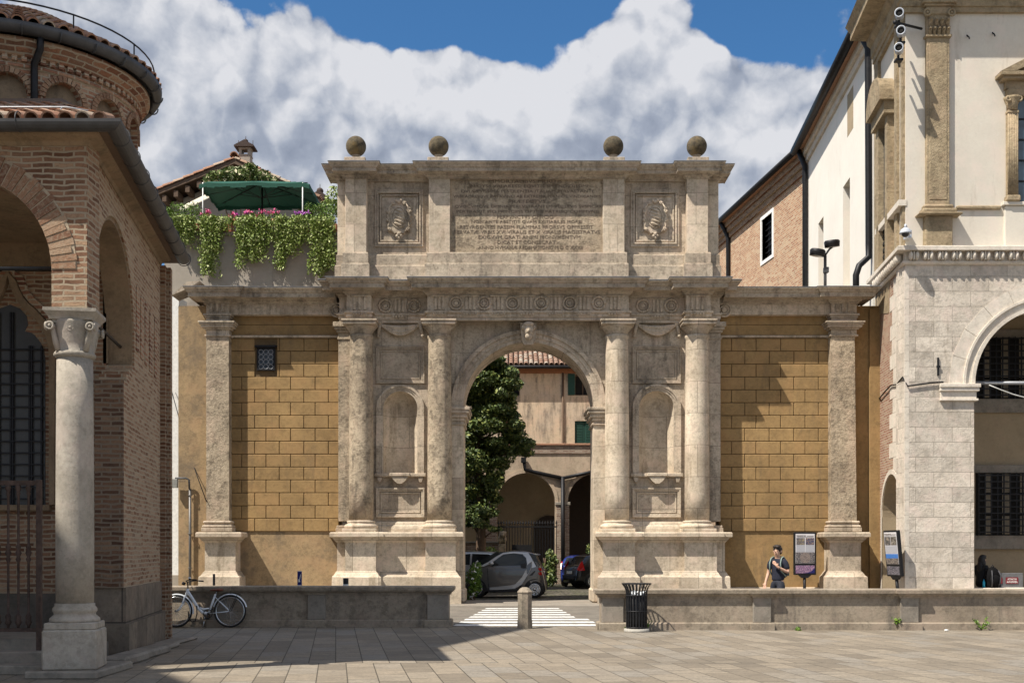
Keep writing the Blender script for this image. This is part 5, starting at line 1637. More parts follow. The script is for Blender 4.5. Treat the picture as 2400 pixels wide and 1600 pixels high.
for ux, uy in ((-1, -1), (1, -1), (-1, 1), (1, 1), (-1, 0), (1, 0), (0, -1), (0, 1)):
    MB().tube([(cx, cyy, zu + .36), (cx + ux * (a1 - a0) / 2 * .97, cyy + uy * (Yu1 - Yu0) / 2 * .97, zu - .02)], .014, 6).tube([(cx, cyy, zu - .15), (cx + ux * (a1 - a0) / 4, cyy + uy * (Yu1 - Yu0) / 4, zu + .16)], .010, 6).build('rib', M['iron'], par)
for px in (475, 709):
    x = fx(px, Yu0)
    MB().tube([(x, Yu0 + .02, zTer + .1), (x, Yu0 + .02, zu - .02)], .018, 8).build('side_pole', M['white'], par)
# gabled house with chimney
YG = 44.0
gh = thing('gabled_house', 'house with a tiled gable and roof beams rising behind the terrace', 'house', (fx(520, YG), YG + 3, 0))
gl, gr, ga = (fx(340, YG), fz(468, YG)), (fx(720, YG), fz(462, YG)), (fx(549, YG), fz(383, YG))
MB().prism([(gl[0] + .5, 0), (gr[0] - .5, 0), (gr[0] - .5, gr[1]), (ga[0], ga[1] - .2), (gl[0] + .5, gl[1])], YG + .8, YG + 7).build('gable_wall', M['render'], gh)
rf = MB()
for e in (gl, gr):
    d = Vector((ga[0] - e[0], 0, ga[1] - e[1])).normalized()
    p0 = Vector((e[0], 0, e[1])) - d * .5
    rf.prism([(p0.x, p0.z), (ga[0], ga[1]), (ga[0], ga[1] + .16), (p0.x, p0.z + .16)], YG, YG + 7.3)
roof = rf.build('roof', M['wood'], gh)
tl = MB()
for e in (gl, gr):
    d = Vector((ga[0] - e[0], 0, ga[1] - e[1])).normalized()
    for k in range(7):
        y = YG + .05 + k * .22
        tile_row(tl, (e[0] - d.x * .5, y, e[1] - d.z * .5 + .19), (ga[0], y, ga[1] + .19), .11, .42)
tile_row(tl, (ga[0], YG - .05, ga[1] + .26), (ga[0], YG + 3, ga[1] + .27), .17, .42)
tl.build('roof_tiles', M['tile'], roof)
for k in range(7):
    t = .08 + k * .13
    x, z = gl[0] + (ga[0] - gl[0]) * t, gl[1] + (ga[1] - gl[1]) * t
    MB().box(x - .08, x + .08, YG + .05, YG + .79, z - .34, z - .10).build('roof_beam', M['wood'], gh)
def chimney(px, Y, py_top, py_bot, wpx, root, h=1.0):
    s = Y / F
    x, zt, zb, w_ = fx(px, Y), fz(py_top, Y), fz(py_bot, Y), wpx * s / 2
    m = MB().cbox(x - w_ * .62, x + w_ * .62, Y - w_ * .6, Y + w_ * .6, zb, zt - 1.35 * h, .01)
    for q in (-1, 1): m.box(x + q * w_ * .48 - w_ * .14, x + q * w_ * .48 + w_ * .14, Y - w_ * .6, Y + w_ * .6, zt - 1.35 * h, zt - .85 * h)
    m.cbox(x - w_ * .68, x + w_ * .68, Y - w_ * .66, Y + w_ * .66, zt - .9 * h, zt - .72 * h, .01).cbox(x - w_ * .68, x + w_ * .68, Y - w_ * .66, Y + w_ * .66, zt - 1.40 * h, zt - 1.3 * h, .01)
    o = m.build('chimney', M['render'], root)
    c = MB().prism([(x - w_ * 1.1, zt - .78 * h), (x + w_ * 1.1, zt - .78 * h), (x + w_ * 1.1, zt - .68 * h), (x, zt - .28 * h), (x - w_ * 1.1, zt - .68 * h)], Y - w_, Y + w_)
    c.sphere((x, Y, zt - .2 * h), .2 * h, 10, 6)
    for k in (-1, 0, 1): c.tube([(x + k * w_ * .8, Y, zt - .5 * h + (.5 * h if k == 0 else 0)), (x + k * w_ * .8, Y, zt - .1 * h + (.3 * h if k == 0 else 0))], .012, 4)
    c.build('chimney_cap', plain('sooty chimney tiles', (.055, .036, .03), .85), o)
chimney(576, 46, 326, 402, 42, gh, .52)
g2 = thing('far_chimney', 'small tiled chimney top peeping over the hedge next to the attic', 'chimney', (fx(750, 45), 45, 0))
chimney(750, 45, 440, 520, 44, g2, .7)
# oleander, awning
r = random.Random(5)
ol = thing('oleander_bush', 'pale flowering oleander bush above the green parasol', 'shrub', (fx(565, 41.5), 41.5, zTer - .3))
MB().lathe([(.25, zTer - .3), (.35, zTer + .25)], (fx(565, 41.5), 41.5, 0), 14).build('pot', M['terracotta'], ol)
st_ = MB()
for k in range(7): st_.tube([(fx(565, 41.5), 41.5, zTer), (fx(510 + k * 18, 41.5), 41.5, fz(415, 41.5))], [.04, .02], 6)
st_.build('stem', M['wood'], ol)
mb = MB()
leaves(mb, [((fx(p, 41.5), 41.5, fz(q, 41.5)), (rx, .6, rz)) for p, q, rx, rz in ((515, 422, .45, .3), (545, 416, .5, .34), (580, 414, .5, .36), (612, 420, .45, .3), (635, 428, .3, .22), (495, 430, .3, .2), (592, 399, .2, .2))], 2200, .085, .3, r)
mb.build('leaf_mass', M['shrub'], ol, fix=False)
aw = MB().add([at(420, 486, 42), at(497, 448, 42), at(502, 456, 41), at(425, 494, 41)] + [at(420, 486, 42) - Vector((0, 0, .03)), at(497, 448, 42) - Vector((0, 0, .03)), at(502, 456, 41) - Vector((0, 0, .03)), at(425, 494, 41) - Vector((0, 0, .03))], [(0, 1, 2, 3), (7, 6, 5, 4), (0, 3, 7, 4), (1, 5, 6, 2), (2, 6, 7, 3), (0, 4, 5, 1)])
solo(aw, 'awning', plain('beige canvas', (.50, .45, .36), .8), 'beige awning sloping between the gable and the parasol', 'awning', at(460, 470, 41.5))
r = random.Random(15)
cb_ = MB()
leaves(cb_, [((fx(785, 38.5), 38.5, fz(470, 38.5)), (.35, .3, .5)), ((fx(772, 38.5), 38.5, fz(490, 38.5)), (.4, .3, .35))], 600, .06, .3, r)
solo(cb_, 'terrace_shrub', M['ivy'], 'loose yellow green shrub rising against the attic corner', 'shrub', (fx(780, 38.5), 38.5, zTer - .2), fix=False)

# ================================================================== courtyard seen through the arch
YA = 54.3
s_ = YA / F
arc_ = thing('arcade_house', 'shaded brick and plaster arcade with round arches at the back of the courtyard', 'arcade', (fx(1235, YA), YA, 0))
pw = MB()
zs_, ra_ = fz(1176, YA), 68 * s_
cs_ = [fx(p, YA) for p in (1067, 1233, 1399, 1565)]
zt_ = fz(1044, YA)
poly = [(fx(950, YA), zt_), (fx(950, YA), 0)]
for c in cs_: poly += [(c - ra_, 0), (c - ra_, zs_)] + arc(c, zs_, ra_, PI, 0, 20)[1:-1] + [(c + ra_, zs_), (c + ra_, 0)]
poly += [(fx(1680, YA), 0), (fx(1680, YA), zt_)]
pw.prism(poly, YA, YA + .55)
M['arcade'] = stone('dull arcade plaster', (.48, .385, .285), (.36, .285, .205), .8, 12, .5, .4, (.13, .10, .08), .55)
M['brick_arcade'] = brick('arcade brick', ((.20, .12, .09), (.29, .19, .145), (.36, .28, .22)), (.34, .29, .23), .3, .085, .015, .4)
aw_ = pw.build('arcade_wall', M['arcade'], arc_)
for i, c in enumerate(cs_):
    rb = MB()
    rb.prism([(c - ra_ - .16, zs_), (c - ra_, zs_)] + arc(c, zs_, ra_, PI, 0, 20)[1:-1] + [(c + ra_, zs_), (c + ra_ + .16, zs_)] + arc(c, zs_, ra_ + .16, 0, PI, 20)[1:-1], YA - .035, YA + .03)
    rb.build('arch_band', M['arcade'], aw_)
for p in (1138, 1319, 1484):
    c = fx(p, YA) if p != 1138 else fx(1150, YA)
    m = MB().cbox(c - .30, c + .30, YA - .05, YA + .6, 0, zs_ - .15, .01)
    q = m.build('brick_pillar', M['brick_arcade'], aw_)
    MB().cbox(c - .36, c + .36, YA - .10, YA + .66, zs_ - .15, zs_ + .0, .02).build('pillar_cap', M['slab'], q)
MB().box(fx(950, YA), fx(1680, YA), YA - .06, YA + .6, fz(1062, YA), zt_ - .001).build('brick_band', M['brick_arcade'], aw_)
MB().cbox(fx(950, YA), fx(1680, YA), YA - .14, YA + .7, zt_, zt_ + .10, .02).build('coping', M['tile'], aw_)
MB().box(fx(950, YA), fx(1680, YA), 58.5, 58.9, 0, zt_).build('arcade_back_wall', M['beige'], arc_)
MB().box(fx(950, YA), fx(1680, YA), YA + .55, 58.49, zt_ - .35, zt_ - .1).build('arcade_vault', M['beige'], arc_)
for c_, w_, zz in ((fx(1287, 58.4), .75, 2.6), (fx(1400, 58.4), 1.5, 4.0)):
    d = MB().prism([(c_ - w_, 0), (c_ + w_, 0), (c_ + w_, zz - .0)] + arc(c_, zz, w_, 0, PI, 14)[1:-1] + [(c_ - w_, zz)], 58.36, 58.52)
    d.build('dark_door', plain('dark timber door', (.045, .033, .026), .8), arc_)
dp = MB().tube([at(1227, 1075, YA - .2), at(1231, 1100, YA - .12), at(1255, 1106, YA - .12), at(1319, 1120, YA - .12)], .085, 8).tube([at(1430, 1096, YA - .12), at(1319, 1120, YA - .12)], .08, 8).tube([at(1319, 1117, YA - .14), (fx(1319, YA), YA - .14, .05)], .095, 8)
dp.cbox(fx(1221, YA), fx(1233, YA), YA - .3, YA - .06, fz(1085, YA), fz(1072, YA), .02)
dp.build('downpipe', M['iron'], arc_)
# tall house behind, tiled roof, shutters
YH = 62.0
oh = thing('courtyard_house', 'streaked ochre house with green shutters and a tiled roof seen through the arch', 'house', (fx(1280, YH), YH, 0))
M['streaked'] = stone('streaked ochre wall', (.60, .465, .32), (.49, .40, .31), .5, 6, .5, .35, (.07, .06, .055), .49)
zE_ = fz(874, YH)
def rects(mb, x0, x1, z0, z1, holes, y0, y1):
    xs = sorted({x0, x1} | {h[0] for h in holes} | {h[1] for h in holes})
    for a, b in zip(xs, xs[1:]):
        cur = z0
        for h in sorted([h for h in holes if h[0] <= a + 1e-6 and h[1] >= b - 1e-6], key=lambda h: h[2]):
            if h[2] > cur: mb.box(a, b, y0, y1, cur, h[2])
            cur = h[3]
        if cur < z1: mb.box(a, b, y0, y1, cur, z1)
holes = [(fx(p0, YH), fx(p1, YH), fz(q1, YH), fz(q0, YH)) for p0, p1, q0, q1 in ((1348, 1385, 876, 926), (1178, 1218, 870, 926), (1347, 1392, 986, 1041), (1178, 1219, 986, 1036))]
hw_ = MB()
rects(hw_, fx(900, YH), fx(1620, YH), 0, zE_, holes, YH, YH + .4)
hwall = hw_.build('house_wall', M['streaked'], oh)
for i, h in enumerate(holes):
    dark = MB().box(h[0], h[1], YH + .3, YH + .39, h[2], h[3]).build('window', M['dark'], hwall)
    f_ = MB().box((h[0] + h[1]) / 2 - .03, (h[0] + h[1]) / 2 + .03, YH + .24, YH + .29, h[2], h[3]).box(h[0], h[1], YH + .24, YH + .29, h[3] - .09, h[3])
    f_.build('window_frame', M['wood'], dark)
def slat_shutter(x0, x1, z0, z1, y):
    m = MB().cbox(x0, x1, y, y + .05, z0, z1, .01)
    z = z0 + .08
    while z < z1 - .08:
        m.cbox(x0 + .07, x1 - .07, y - .02, y + .01, z, z + .05, .008)
        z += .085
    m.build('shutter', M['shutter'], hwall)
slat_shutter(fx(1331, YH), fx(1347.5, YH), holes[0][2], holes[0][3], YH - .06)
slat_shutter(fx(1386, YH), fx(1403, YH), holes[0][2], holes[0][3], YH - .06)
slat_shutter(holes[2][0], fx(1369, YH), holes[2][2], holes[2][3], YH + .1)
slat_shutter(fx(1370, YH), holes[2][1], holes[2][2], holes[2][3], YH + .1)
slat_shutter(holes[3][0] + .45, holes[3][1], holes[3][2], holes[3][3], YH + .1)
MB().box(fx(900, YH), fx(1620, YH), YH - .10, YH + .3, zE_ - .02, zE_ + .24).build('eaves_board', plain('rusty eaves', (.27, .12, .06), .8), hwall)
dpp = MB().tube([(fx(1319, YH), YH - .06, zE_), (fx(1319, YH), YH - .06, 0)], .06, 8)
dpp.build('downpipe', M['wood'], oh)
yr0, yr1, zr0, sl = YH - .55, YH + 5.6, zE_ + .30, .40
rr = MB().add([(fx(900, YH), yr0, zr0), (fx(1620, YH), yr0, zr0), (fx(1620, YH), yr1, zr0 + (yr1 - yr0) * sl), (fx(900, YH), yr1, zr0 + (yr1 - yr0) * sl), (fx(900, YH), yr0, zr0 - .08), (fx(1620, YH), yr0, zr0 - .08), (fx(1620, YH), yr1, zr0 - .08), (fx(900, YH), yr1, zr0 - .08)], [(0, 1, 2, 3), (4, 7, 6, 5), (0, 4, 5, 1), (1, 5, 6, 2), (3, 2, 6, 7), (0, 3, 7, 4)])
roof = rr.build('roof', M['wood'], oh)
tl = MB()
M['tile_pale'] = tile_mat('pale clay tile', (.34, .20, .14), (.42, .31, .24), (.52, .45, .37))
x = fx(1080, YH)
while x < fx(1420, YH):
    tile_row(tl, (x, yr0 - .06, zr0 + .04), (x, yr1, zr0 + .04 + (yr1 - yr0 + .06) * sl), .125, .42, 6)
    x += .27
tl.build('roof_tiles', M['tile_pale'], roof)
MB().tube([(fx(900, YH), yr0 - .05, zr0 - .06), (fx(1620, YH), yr0 - .05, zr0 - .06)], .09, 8).build('gutter', M['iron'], roof)
# evergreen tree
def lerp2(pr, x):
    for (a, b), (c, d) in zip(pr, pr[1:]):
        if x <= c: return b + (d - b) * (x - a) / (c - a)
    return pr[-1][1]
r = random.Random(8)
YTR = 45.5
tr = thing('evergreen_tree', 'dark layered evergreen tree standing inside the courtyard left of the arch opening', 'tree', (fx(1100, YTR), YTR, 0))
tx0 = fx(1128, YTR)
MB().tube([(tx0 - .1, YTR, 0), (tx0, YTR, 2), (tx0 - .1, YTR, 5), (tx0 - .3, YTR, 8.2)], [.24, .20, .14, .05], 10).build('trunk', M['wood'], tr)
lumps, br_ = [], MB()
spec = [(1130, 845, 50, 20), (1110, 872, 70, 26), (1150, 862, 55, 22), (1175, 880, 40, 20), (1100, 905, 75, 30), (1160, 900, 58, 24), (1195, 905, 30, 16), (1130, 930, 90, 30), (1190, 935, 34, 18),
        (1110, 965, 85, 28), (1170, 968, 55, 22), (1200, 972, 26, 14), (1130, 1000, 80, 26), (1190, 1003, 38, 17), (1100, 1030, 70, 24), (1205, 1030, 48, 15), (1170, 1038, 45, 18), (1235, 1038, 24, 12), (1215, 1055, 36, 11),
        (1120, 1065, 60, 24), (1165, 1085, 34, 14), (1105, 1105, 50, 22), (1145, 1120, 36, 16), (1120, 1150, 46, 20), (1150, 1170, 28, 10), (1110, 1185, 36, 16), (1140, 1200, 30, 12), (1105, 1225, 30, 12), (1160, 1240, 18, 6)]
for px, py, w_, h_ in spec:
    s = YTR / F
    for k in range(4):
        q = (fx(px + r.uniform(-.55, .55) * w_, YTR), YTR + r.uniform(-1.1, .9), fz(py + r.uniform(-.4, .4) * h_, YTR))
        lumps.append((q, (w_ * s * .55, .7, h_ * s * .75)))
    br_.tube([(tx0 - .08, YTR, fz(py, YTR) - .5), (fx(px, YTR), YTR - .2, fz(py, YTR))], [.05, .02], 5)
br_.build('limb', M['wood'], tr)
mb = MB()
leaves(mb, lumps, 48000, .08, .5, r)
env = ((825, 1150), (870, 1195), (905, 1210), (970, 1212), (1003, 1218), (1036, 1250), (1058, 1238), (1090, 1188), (1150, 1172), (1200, 1160), (1240, 1148))
for _ in range(13000):
    py = r.uniform(826, 1238)
    xr = lerp2(env, py)
    px = xr - (xr - 1010) * abs(r.gauss(0, .42))
    if math.sin(px * .11) * math.sin(py * .13 + px * .03) < -.35: continue
    leaf_face(mb, Vector((fx(px, YTR), YTR + r.uniform(-1.0, .9), fz(py, YTR))), r.uniform(.05, .10), .5, r)
mb.build('crown', M['yew'], tr, fix=False)
# iron gate, lion pillar, garden wall, hedges
YI = 51.5
gt = thing('iron_gate', 'black spear-topped iron gate and railings before the courtyard arcade', 'gate', (fx(1235, YI), YI, 0))
zt = fz(1226, YI)
n = 22
for i in range(n):
    x = fx(1168, YI) + (fx(1304, YI) - fx(1168, YI)) * i / (n - 1)
    b = MB().box(x - .016, x + .016, YI - .016, YI + .016, .05, zt)
    b.add([(x - .05, YI, zt), (x, YI - .03, zt), (x + .05, YI, zt), (x, YI + .03, zt), (x, YI, zt + .16), (x, YI, zt - .05)], [(0, 1, 4), (1, 2, 4), (2, 3, 4), (3, 0, 4), (1, 0, 5), (2, 1, 5), (3, 2, 5), (0, 3, 5)])
    b.build('bar', M['iron'], gt)
for z in (.15, zt - .18): MB().box(fx(1166, YI), fx(1306, YI), YI - .035, YI + .035, z, z + .06).build('rail', M['iron'], gt)
MB().box(fx(1200, YI), fx(1246, YI), YI - .04, YI - .02, .2, fz(1276, YI)).build('lower_plate', M['iron'], gt)
lp = thing('stone_pillar', 'weathered stone pillar topped by a worn carved lion beside the iron gate', 'pillar', (fx(1177, 51), 51, 0))
MB().cbox(fx(1168, 51), fx(1186, 51), 50.8, 51.2, 0, fz(1274, 51), .03).build('shaft', M['stone_rough'], lp)
ln = MB().sphere((fx(1177, 51), 51, fz(1262, 51)), .2, 14, 10, (1, .8, 1.2)).sphere((fx(1179, 51), 50.86, fz(1252, 51)), .16, 12, 8).sphere((fx(1179, 51), 50.74, fz(1254, 51)), .08, 8, 6)
for q in (-1, 1): ln.tube([(fx(1177, 51) + q * .12, 50.9, fz(1274, 51)), (fx(1177, 51) + q * .12, 50.85, fz(1258, 51))], [.06, .05], 7).sphere((fx(1179, 51) + q * .11, 50.9, fz(1247, 51)), .05, 7, 5)
ln.build('carved_lion', M['stone_rough'], lp)
gw_ = thing('garden_wall', 'low brick garden wall in the tree shade behind the parked cars', 'wall', (fx(1120, 52), 52, 0))
MB().box(fx(1000, 52), fx(1168, 52), 52, 52.3, 0, fz(1272, 52)).build('brick_face', M['brick_arcade'], gw_)
MB().cbox(fx(1000, 52), fx(1168, 52), 51.92, 52.38, fz(1272, 52), fz(1268, 52), .01).build('coping', M['slab'], gw_)
def bush(name, label, px, py, w_, h_, Y, mat, n, size, seed, blossoms=None, cat='bush'):
    r = random.Random(seed)
    s = Y / F
    root = thing(name, label, cat, (fx(px, Y), Y, 0))
    top = fz(py, Y)
    st = MB()
    for k in range(5): st.tube([(fx(px, Y) + r.uniform(-.1, .1), Y, 0), (fx(px, Y) + r.uniform(-.4, .4) * w_ * s, Y + r.uniform(-.2, .2), top * .8)], [.02, .01], 5)
    st.build('stem', M['wood'], root)
    mb = MB()
    sp = [((fx(px, Y) + r.uniform(-.35, .35) * w_ * s, Y + r.uniform(-.2, .2), top * (.12 + .76 * k / 8)), (w_ * s * r.uniform(.25, .4), .28, top * .16)) for k in range(9)]
    leaves(mb, sp, n, size, .4, r)
    mb.build('leaf_mass', mat, root, fix=False)
    if blossoms:
        f = MB()
        for _ in range(blossoms):
            c, rd = r.choice(sp)
            q = Vector((c[0] + r.uniform(-1, 1) * rd[0], c[1] - rd[1] * r.uniform(.6, 1.1), c[2] + r.uniform(-1, 1) * rd[2]))
            for _ in range(5): leaf_face(f, q + Vector((r.gauss(0, .02), r.gauss(0, .01), r.gauss(0, .02))), .035, .2, r)
        f.build('blossom', M['white'], root, fix=False)
    return root
bush('flowering_bush', 'green bush dotted with white blossoms at the left foot of the arch', 1106, 1318, 40, 80, 36.3, M['hedge'], 1500, .045, 41, 16)
bush('garden_shrub', 'leafy shrub growing beside the iron gate behind the small grey car', 1286, 1290, 34, 90, 50.2, M['yew'], 1400, .07, 42)
bush('garden_shrub', 'shrub in the courtyard behind the blue and black cars', 1389, 1276, 24, 90, 52.5, M['yew'], 900, .07, 43)
bush('box_hedge', 'yellow green hedge top showing above the silver car', 1130, 1284, 90, 30, 50.0, M['ivy'], 1500, .07, 44, cat='hedge')
# ================================================================== street furniture
Yb = 23.0
bx = fx(1230, Yb)
bo = thing('stone_bollard', 'eight-sided stone bollard with a domed top standing in the gap between the parapets', 'bollard', (bx, Yb, 0))
def octo(r0, r1, z0, z1, mb):
    p = [(math.cos(PI / 8 + PI / 4 * i), math.sin(PI / 8 + PI / 4 * i)) for i in range(8)]
    return mb.add([(bx + x * r0, Yb + y * r0, z0) for x, y in p] + [(bx + x * r1, Yb + y * r1, z1) for x, y in p], [tuple(range(7, -1, -1)), tuple(range(8, 16))] + [(i, (i + 1) % 8, 8 + (i + 1) % 8, 8 + i) for i in range(8)])
M['bollard'] = stone('bollard stone', (.34, .29, .22), (.23, .195, .15), 2, 22, .35, .7, (.09, .08, .065), .55, streak=False)
octo(.162, .160, 0, .175, MB()).build('foot', M['bollard'], bo)
octo(.150, .150, .175, .70, MB()).build('shaft', M['bollard'], bo)
m = MB()
octo(.142, .142, .70, .712, m); octo(.160, .160, .712, .735, m); octo(.160, .10, .735, .80, m); octo(.10, .05, .80, .825, m)
m.build('domed_cap', M['bollard'], bo)
# litter bin
Yn = 22.02
bn = thing('litter_bin', 'black slatted iron litter bin with a flared rim on a round concrete foot', 'bin', (fx(1492, Yn), Yn, 0), local=True)
MB().lathe([(.0, 0), (.24, 0), (.245, .02), (.24, .065), (.0, .07)], (0, 0, 0), 36).build('concrete_foot', plain('concrete foot', (.36, .34, .30), .9, 0, .2, 30), bn)
for i in range(22):
    a = 2 * PI * i / 22
    prof = [(.195, .09), (.195, .70), (.20, .78), (.225, .85), (.265, .905), (.275, .92)]
    t = (-math.sin(a), math.cos(a))
    s = MB()
    vs = []
    for r_, z in prof:
        for dr in (0, .008):
            for q in (-1, 1): vs.append(((r_ + dr) * math.cos(a) + q * t[0] * .013, (r_ + dr) * math.sin(a) + q * t[1] * .013, z))
    fs = []
    for k in range(len(prof) - 1):
        b = k * 4
        fs += [(b, b + 4, b + 5, b + 1), (b + 2, b + 3, b + 7, b + 6), (b, b + 2, b + 6, b + 4), (b + 1, b + 5, b + 7, b + 3)]
    fs += [(0, 1, 3, 2), (len(vs) - 4, len(vs) - 2, len(vs) - 1, len(vs) - 3)]
    s.add(vs, fs).build('slat', M['iron'], bn)
for z, r_ in ((.09, .197), (.40, .197), (.70, .199), (.922, .276)): MB().torus((0, 0, z), r_, .012, 36, 6).build('hoop', M['iron'], bn)
MB().lathe([(.0, .10), (.17, .10), (.175, .70), (.165, .70), (.0, .13)], (0, 0, 0), 28).build('inner_bucket', plain('dark bucket', (.03, .03, .032), .6, .3), bn)
rb = MB()
r = random.Random(4)
for k in range(26):
    p = Vector((r.uniform(-.12, .12), r.uniform(-.12, .12), r.uniform(.70, .76)))
    leaf_face(rb, p, r.uniform(.04, .07), .5, r)
rb.build('rubbish', plain('pale rubbish', (.55, .58, .6), .6), bn, fix=False)
# small posts beyond the left parapet
def post(px, py, Y, w_, label, band):
    root = thing('steel_post', label, 'post', (fx(px, Y), Y, 0), group='dark posts behind the left parapet')
    zt = fz(py, Y)
    MB().lathe([(w_ * .5, 0), (w_ * .5, zt - .01), (w_ * .45, zt), (.001, zt)], (fx(px, Y), Y, 0), 16).build('shaft', M['iron'], root)
    if band: MB().lathe([(w_ * .505, zt - .17), (w_ * .52, zt - .168), (w_ * .52, zt - .135), (w_ * .505, zt - .133)], (fx(px, Y), Y, 0), 16).build('white_band', M['white'], root)
post(501.5, 1344, 25.2, .055, 'thin black post in front of the left pilaster pedestal', False)
post(810.5, 1354, 25.0, .12, 'short thick black post with a white band, in front of the left column pedestal', True)
Yx = 24.6
sg = thing('direction_sign', 'narrow blue sign plate with a white arrow behind the left parapet', 'sign', (fx(702, Yx), Yx, 0))
a, b, zt = fx(697, Yx), fx(707, Yx), fz(1337, Yx)
MB().box(a, b, Yx, Yx + .03, .25, zt).build('blue_plate', plain('sign blue', (.012, .018, .16), .4), sg)
m = MB().prism([(a + .02, zt - .24), (a + .02, zt - .17), (a + .035, zt - .19), (b - .025, zt - .07), (b - .015, zt - .085), (a + .05, zt - .205), (a + .065, zt - .235)], Yx - .004, Yx + .001)
m.prism([(a + .004, zt - .30), (b - .004, zt - .30), (b - .004, zt - .36), (a + .004, zt - .42)], Yx - .004, Yx + .001)
m.prism([(a, zt - .012), (b, zt - .012), (b, zt), (a, zt)], Yx - .004, Yx + .001)
m.build('white_arrow', M['white'], sg)
MB().tube([((a + b) / 2, Yx + .045, 0), ((a + b) / 2, Yx + .045, zt - .1)], .015, 8).build('stake', M['iron'], sg)
# meter box, conduit and steel downpipe at the left end of the wing
Yw = 34.5
eb = thing('meter_box', 'small grey meter box with a bent conduit on the white strip of wall', 'box', at(411, 1133, Yw - .0))
MB().cbox(fx(404, Yw), fx(418, Yw), Yw - .12, Yw, fz(1143, Yw), fz(1122, Yw), .01).build('case', plain('grey box', (.24, .24, .22), .6), eb)
m = MB().tube([at(411, 1123, Yw - .05), at(411, 1120, Yw - .05), at(436, 1120, Yw - .03), at(443, 1124, Yw - .03), at(444, 1145, Yw - .03)], .03, 8)
m.build('conduit', M['zinc'], eb)
pi_ = MB().tube([(fx(445, Yw), Yw + .02, fz(1145, Yw)), (fx(445, Yw), Yw + .02, .0)], .04, 10)
for py in (1160, 1250, 1330): pi_.torus((fx(445, Yw), Yw + .02, fz(py, Yw)), .06, .012, 14, 5)
solo(pi_, 'downpipe', plain('bright steel pipe', (.13, .125, .12), .5, .5), 'bright steel downpipe on the left end of the ochre wall', 'pipe', (fx(445, Yw), Yw, 0))
cb = MB().tube([at(398, 900, 35.5)] + [at(398 + 86 * t, 900 + 275 * t + 14 * math.sin(PI * t), 35.5 - 1.3 * t) for t in (.25, .5, .75, 1)], .014, 5)
solo(cb, 'overhead_wire', M['iron'], 'thin wire slanting down to the left pilaster', 'wire', at(440, 1040, 34.8))
# twin floodlight on the wing
Yl = 34.9
lp = thing('twin_floodlight', 'two round grey floodlights on one short pole standing on the right wing wall', 'floodlight', (fx(1934, Yl), Yl, 9.3))
MB().tube([(fx(1934, Yl), Yl, 9.28), (fx(1934, Yl), Yl, fz(597, Yl))], .045, 10).cbox(fx(1930, Yl), fx(1941, Yl), Yl - .1, Yl + .05, fz(640, Yl), fz(627, Yl), .01).build('pole', M['zinc'], lp)
MB().tube([at(1934, 598, Yl), at(1944, 584, Yl), at(1952, 578, Yl)], .03, 8).tube([at(1934, 600, Yl), at(1926, 596, Yl)], .03, 8).build('arm', M['zinc'], lp)
for px, py, tl_ in ((1950, 571, R(-6)), (1916, 592, R(9))):
    c = at(px, py, Yl - .05)
    hd = MB()._merge(MB().lathe([(.0, .10), (.20, .10), (.235, .06), (.22, -.10), (.0, -.10)], (0, 0, 0), 28), Matrix.Translation(c) @ Matrix.Rotation(tl_, 4, 'Y') @ Matrix.Rotation(R(8), 4, 'X'))
    h = hd.build('lamp_head', M['iron'], lp)
    MB()._merge(MB().lathe([(.0, -.106), (.19, -.106), (.19, -.101), (.0, -.101)], (0, 0, 0), 28), Matrix.Translation(c) @ Matrix.Rotation(tl_, 4, 'Y') @ Matrix.Rotation(R(8), 4, 'X')).build('lens', plain('grey lens', (.25, .24, .22), .3), h)
# surveillance cameras on the corner of the palace
cw = plain('white camera housing', (.42, .45, .50), .4)
def bullet_cam(px, py, label):
    c = at(px, py, 30.75)
    root = thing('surveillance_camera', label, 'camera', c, group='white bullet cameras on the palace corner')
    ax = Vector((-.35, -.93, -.10)).normalized()
    rot = ax.to_track_quat('Z', 'Y').to_matrix().to_4x4()
    T = Matrix.Translation(c) @ rot
    T = T @ Matrix.Scale(.82, 4)
    MB()._merge(MB().lathe([(.0, -.30), (.10, -.30), (.135, -.22), (.14, .12), (.15, .14), (.15, .19), (.115, .19), (.11, .13), (0, .13)], (0, 0, 0), 24), T).build('housing', cw, root)
    MB()._merge(MB().lathe([(.108, .132), (.06, .15), (0, .155)], (0, 0, 0), 20), T).build('lens', M['dark'], root)
    MB().tube([c + Vector((0, .05, -.13)), c + Vector((.02, .1, -.24)), c + Vector((.18, .5, -.26))], .035, 8).cbox(c.x - .08, c.x + .12, c.y + .0, c.y + .2, c.z - .30, c.z - .24, .01).build('bracket', M['iron'], root)
bullet_cam(2108, 34, 'topmost of three white bullet cameras on the palace corner')
bullet_cam(2112, 75, 'middle of three white bullet cameras on the palace corner, under the black arm')
bullet_cam(2107, 115, 'lowest of three white bullet cameras on the palace corner')
ar_ = MB().tube([at(2098, 53, 30.7), at(2160, 68, 31.4)], .035, 8).sphere(at(2098, 53, 30.7), .06, 8, 6)
solo(ar_, 'camera_arm', M['iron'], 'black bracket arm sticking out beside the pilaster capital above the middle bullet camera', 'bracket', at(2160, 68, 31.45))
Yd = 30.95
dc = thing('dome_camera', 'white dome surveillance camera hanging at the palace corner above the scrolled cornice', 'camera', at(2122, 545, Yd))
c = at(2122, 545, Yd)
MB().lathe([(.0, .13), (.05, .13), (.12, .08), (.15, .0), (.16, -.03), (.0, -.03)], tuple(c), 24).build('cover', cw, dc)
MB().sphere(c + Vector((0, 0, -.03)), .10, 20, 12).build('dark_dome', glass('smoked dome', (.01, .01, .015)), dc)
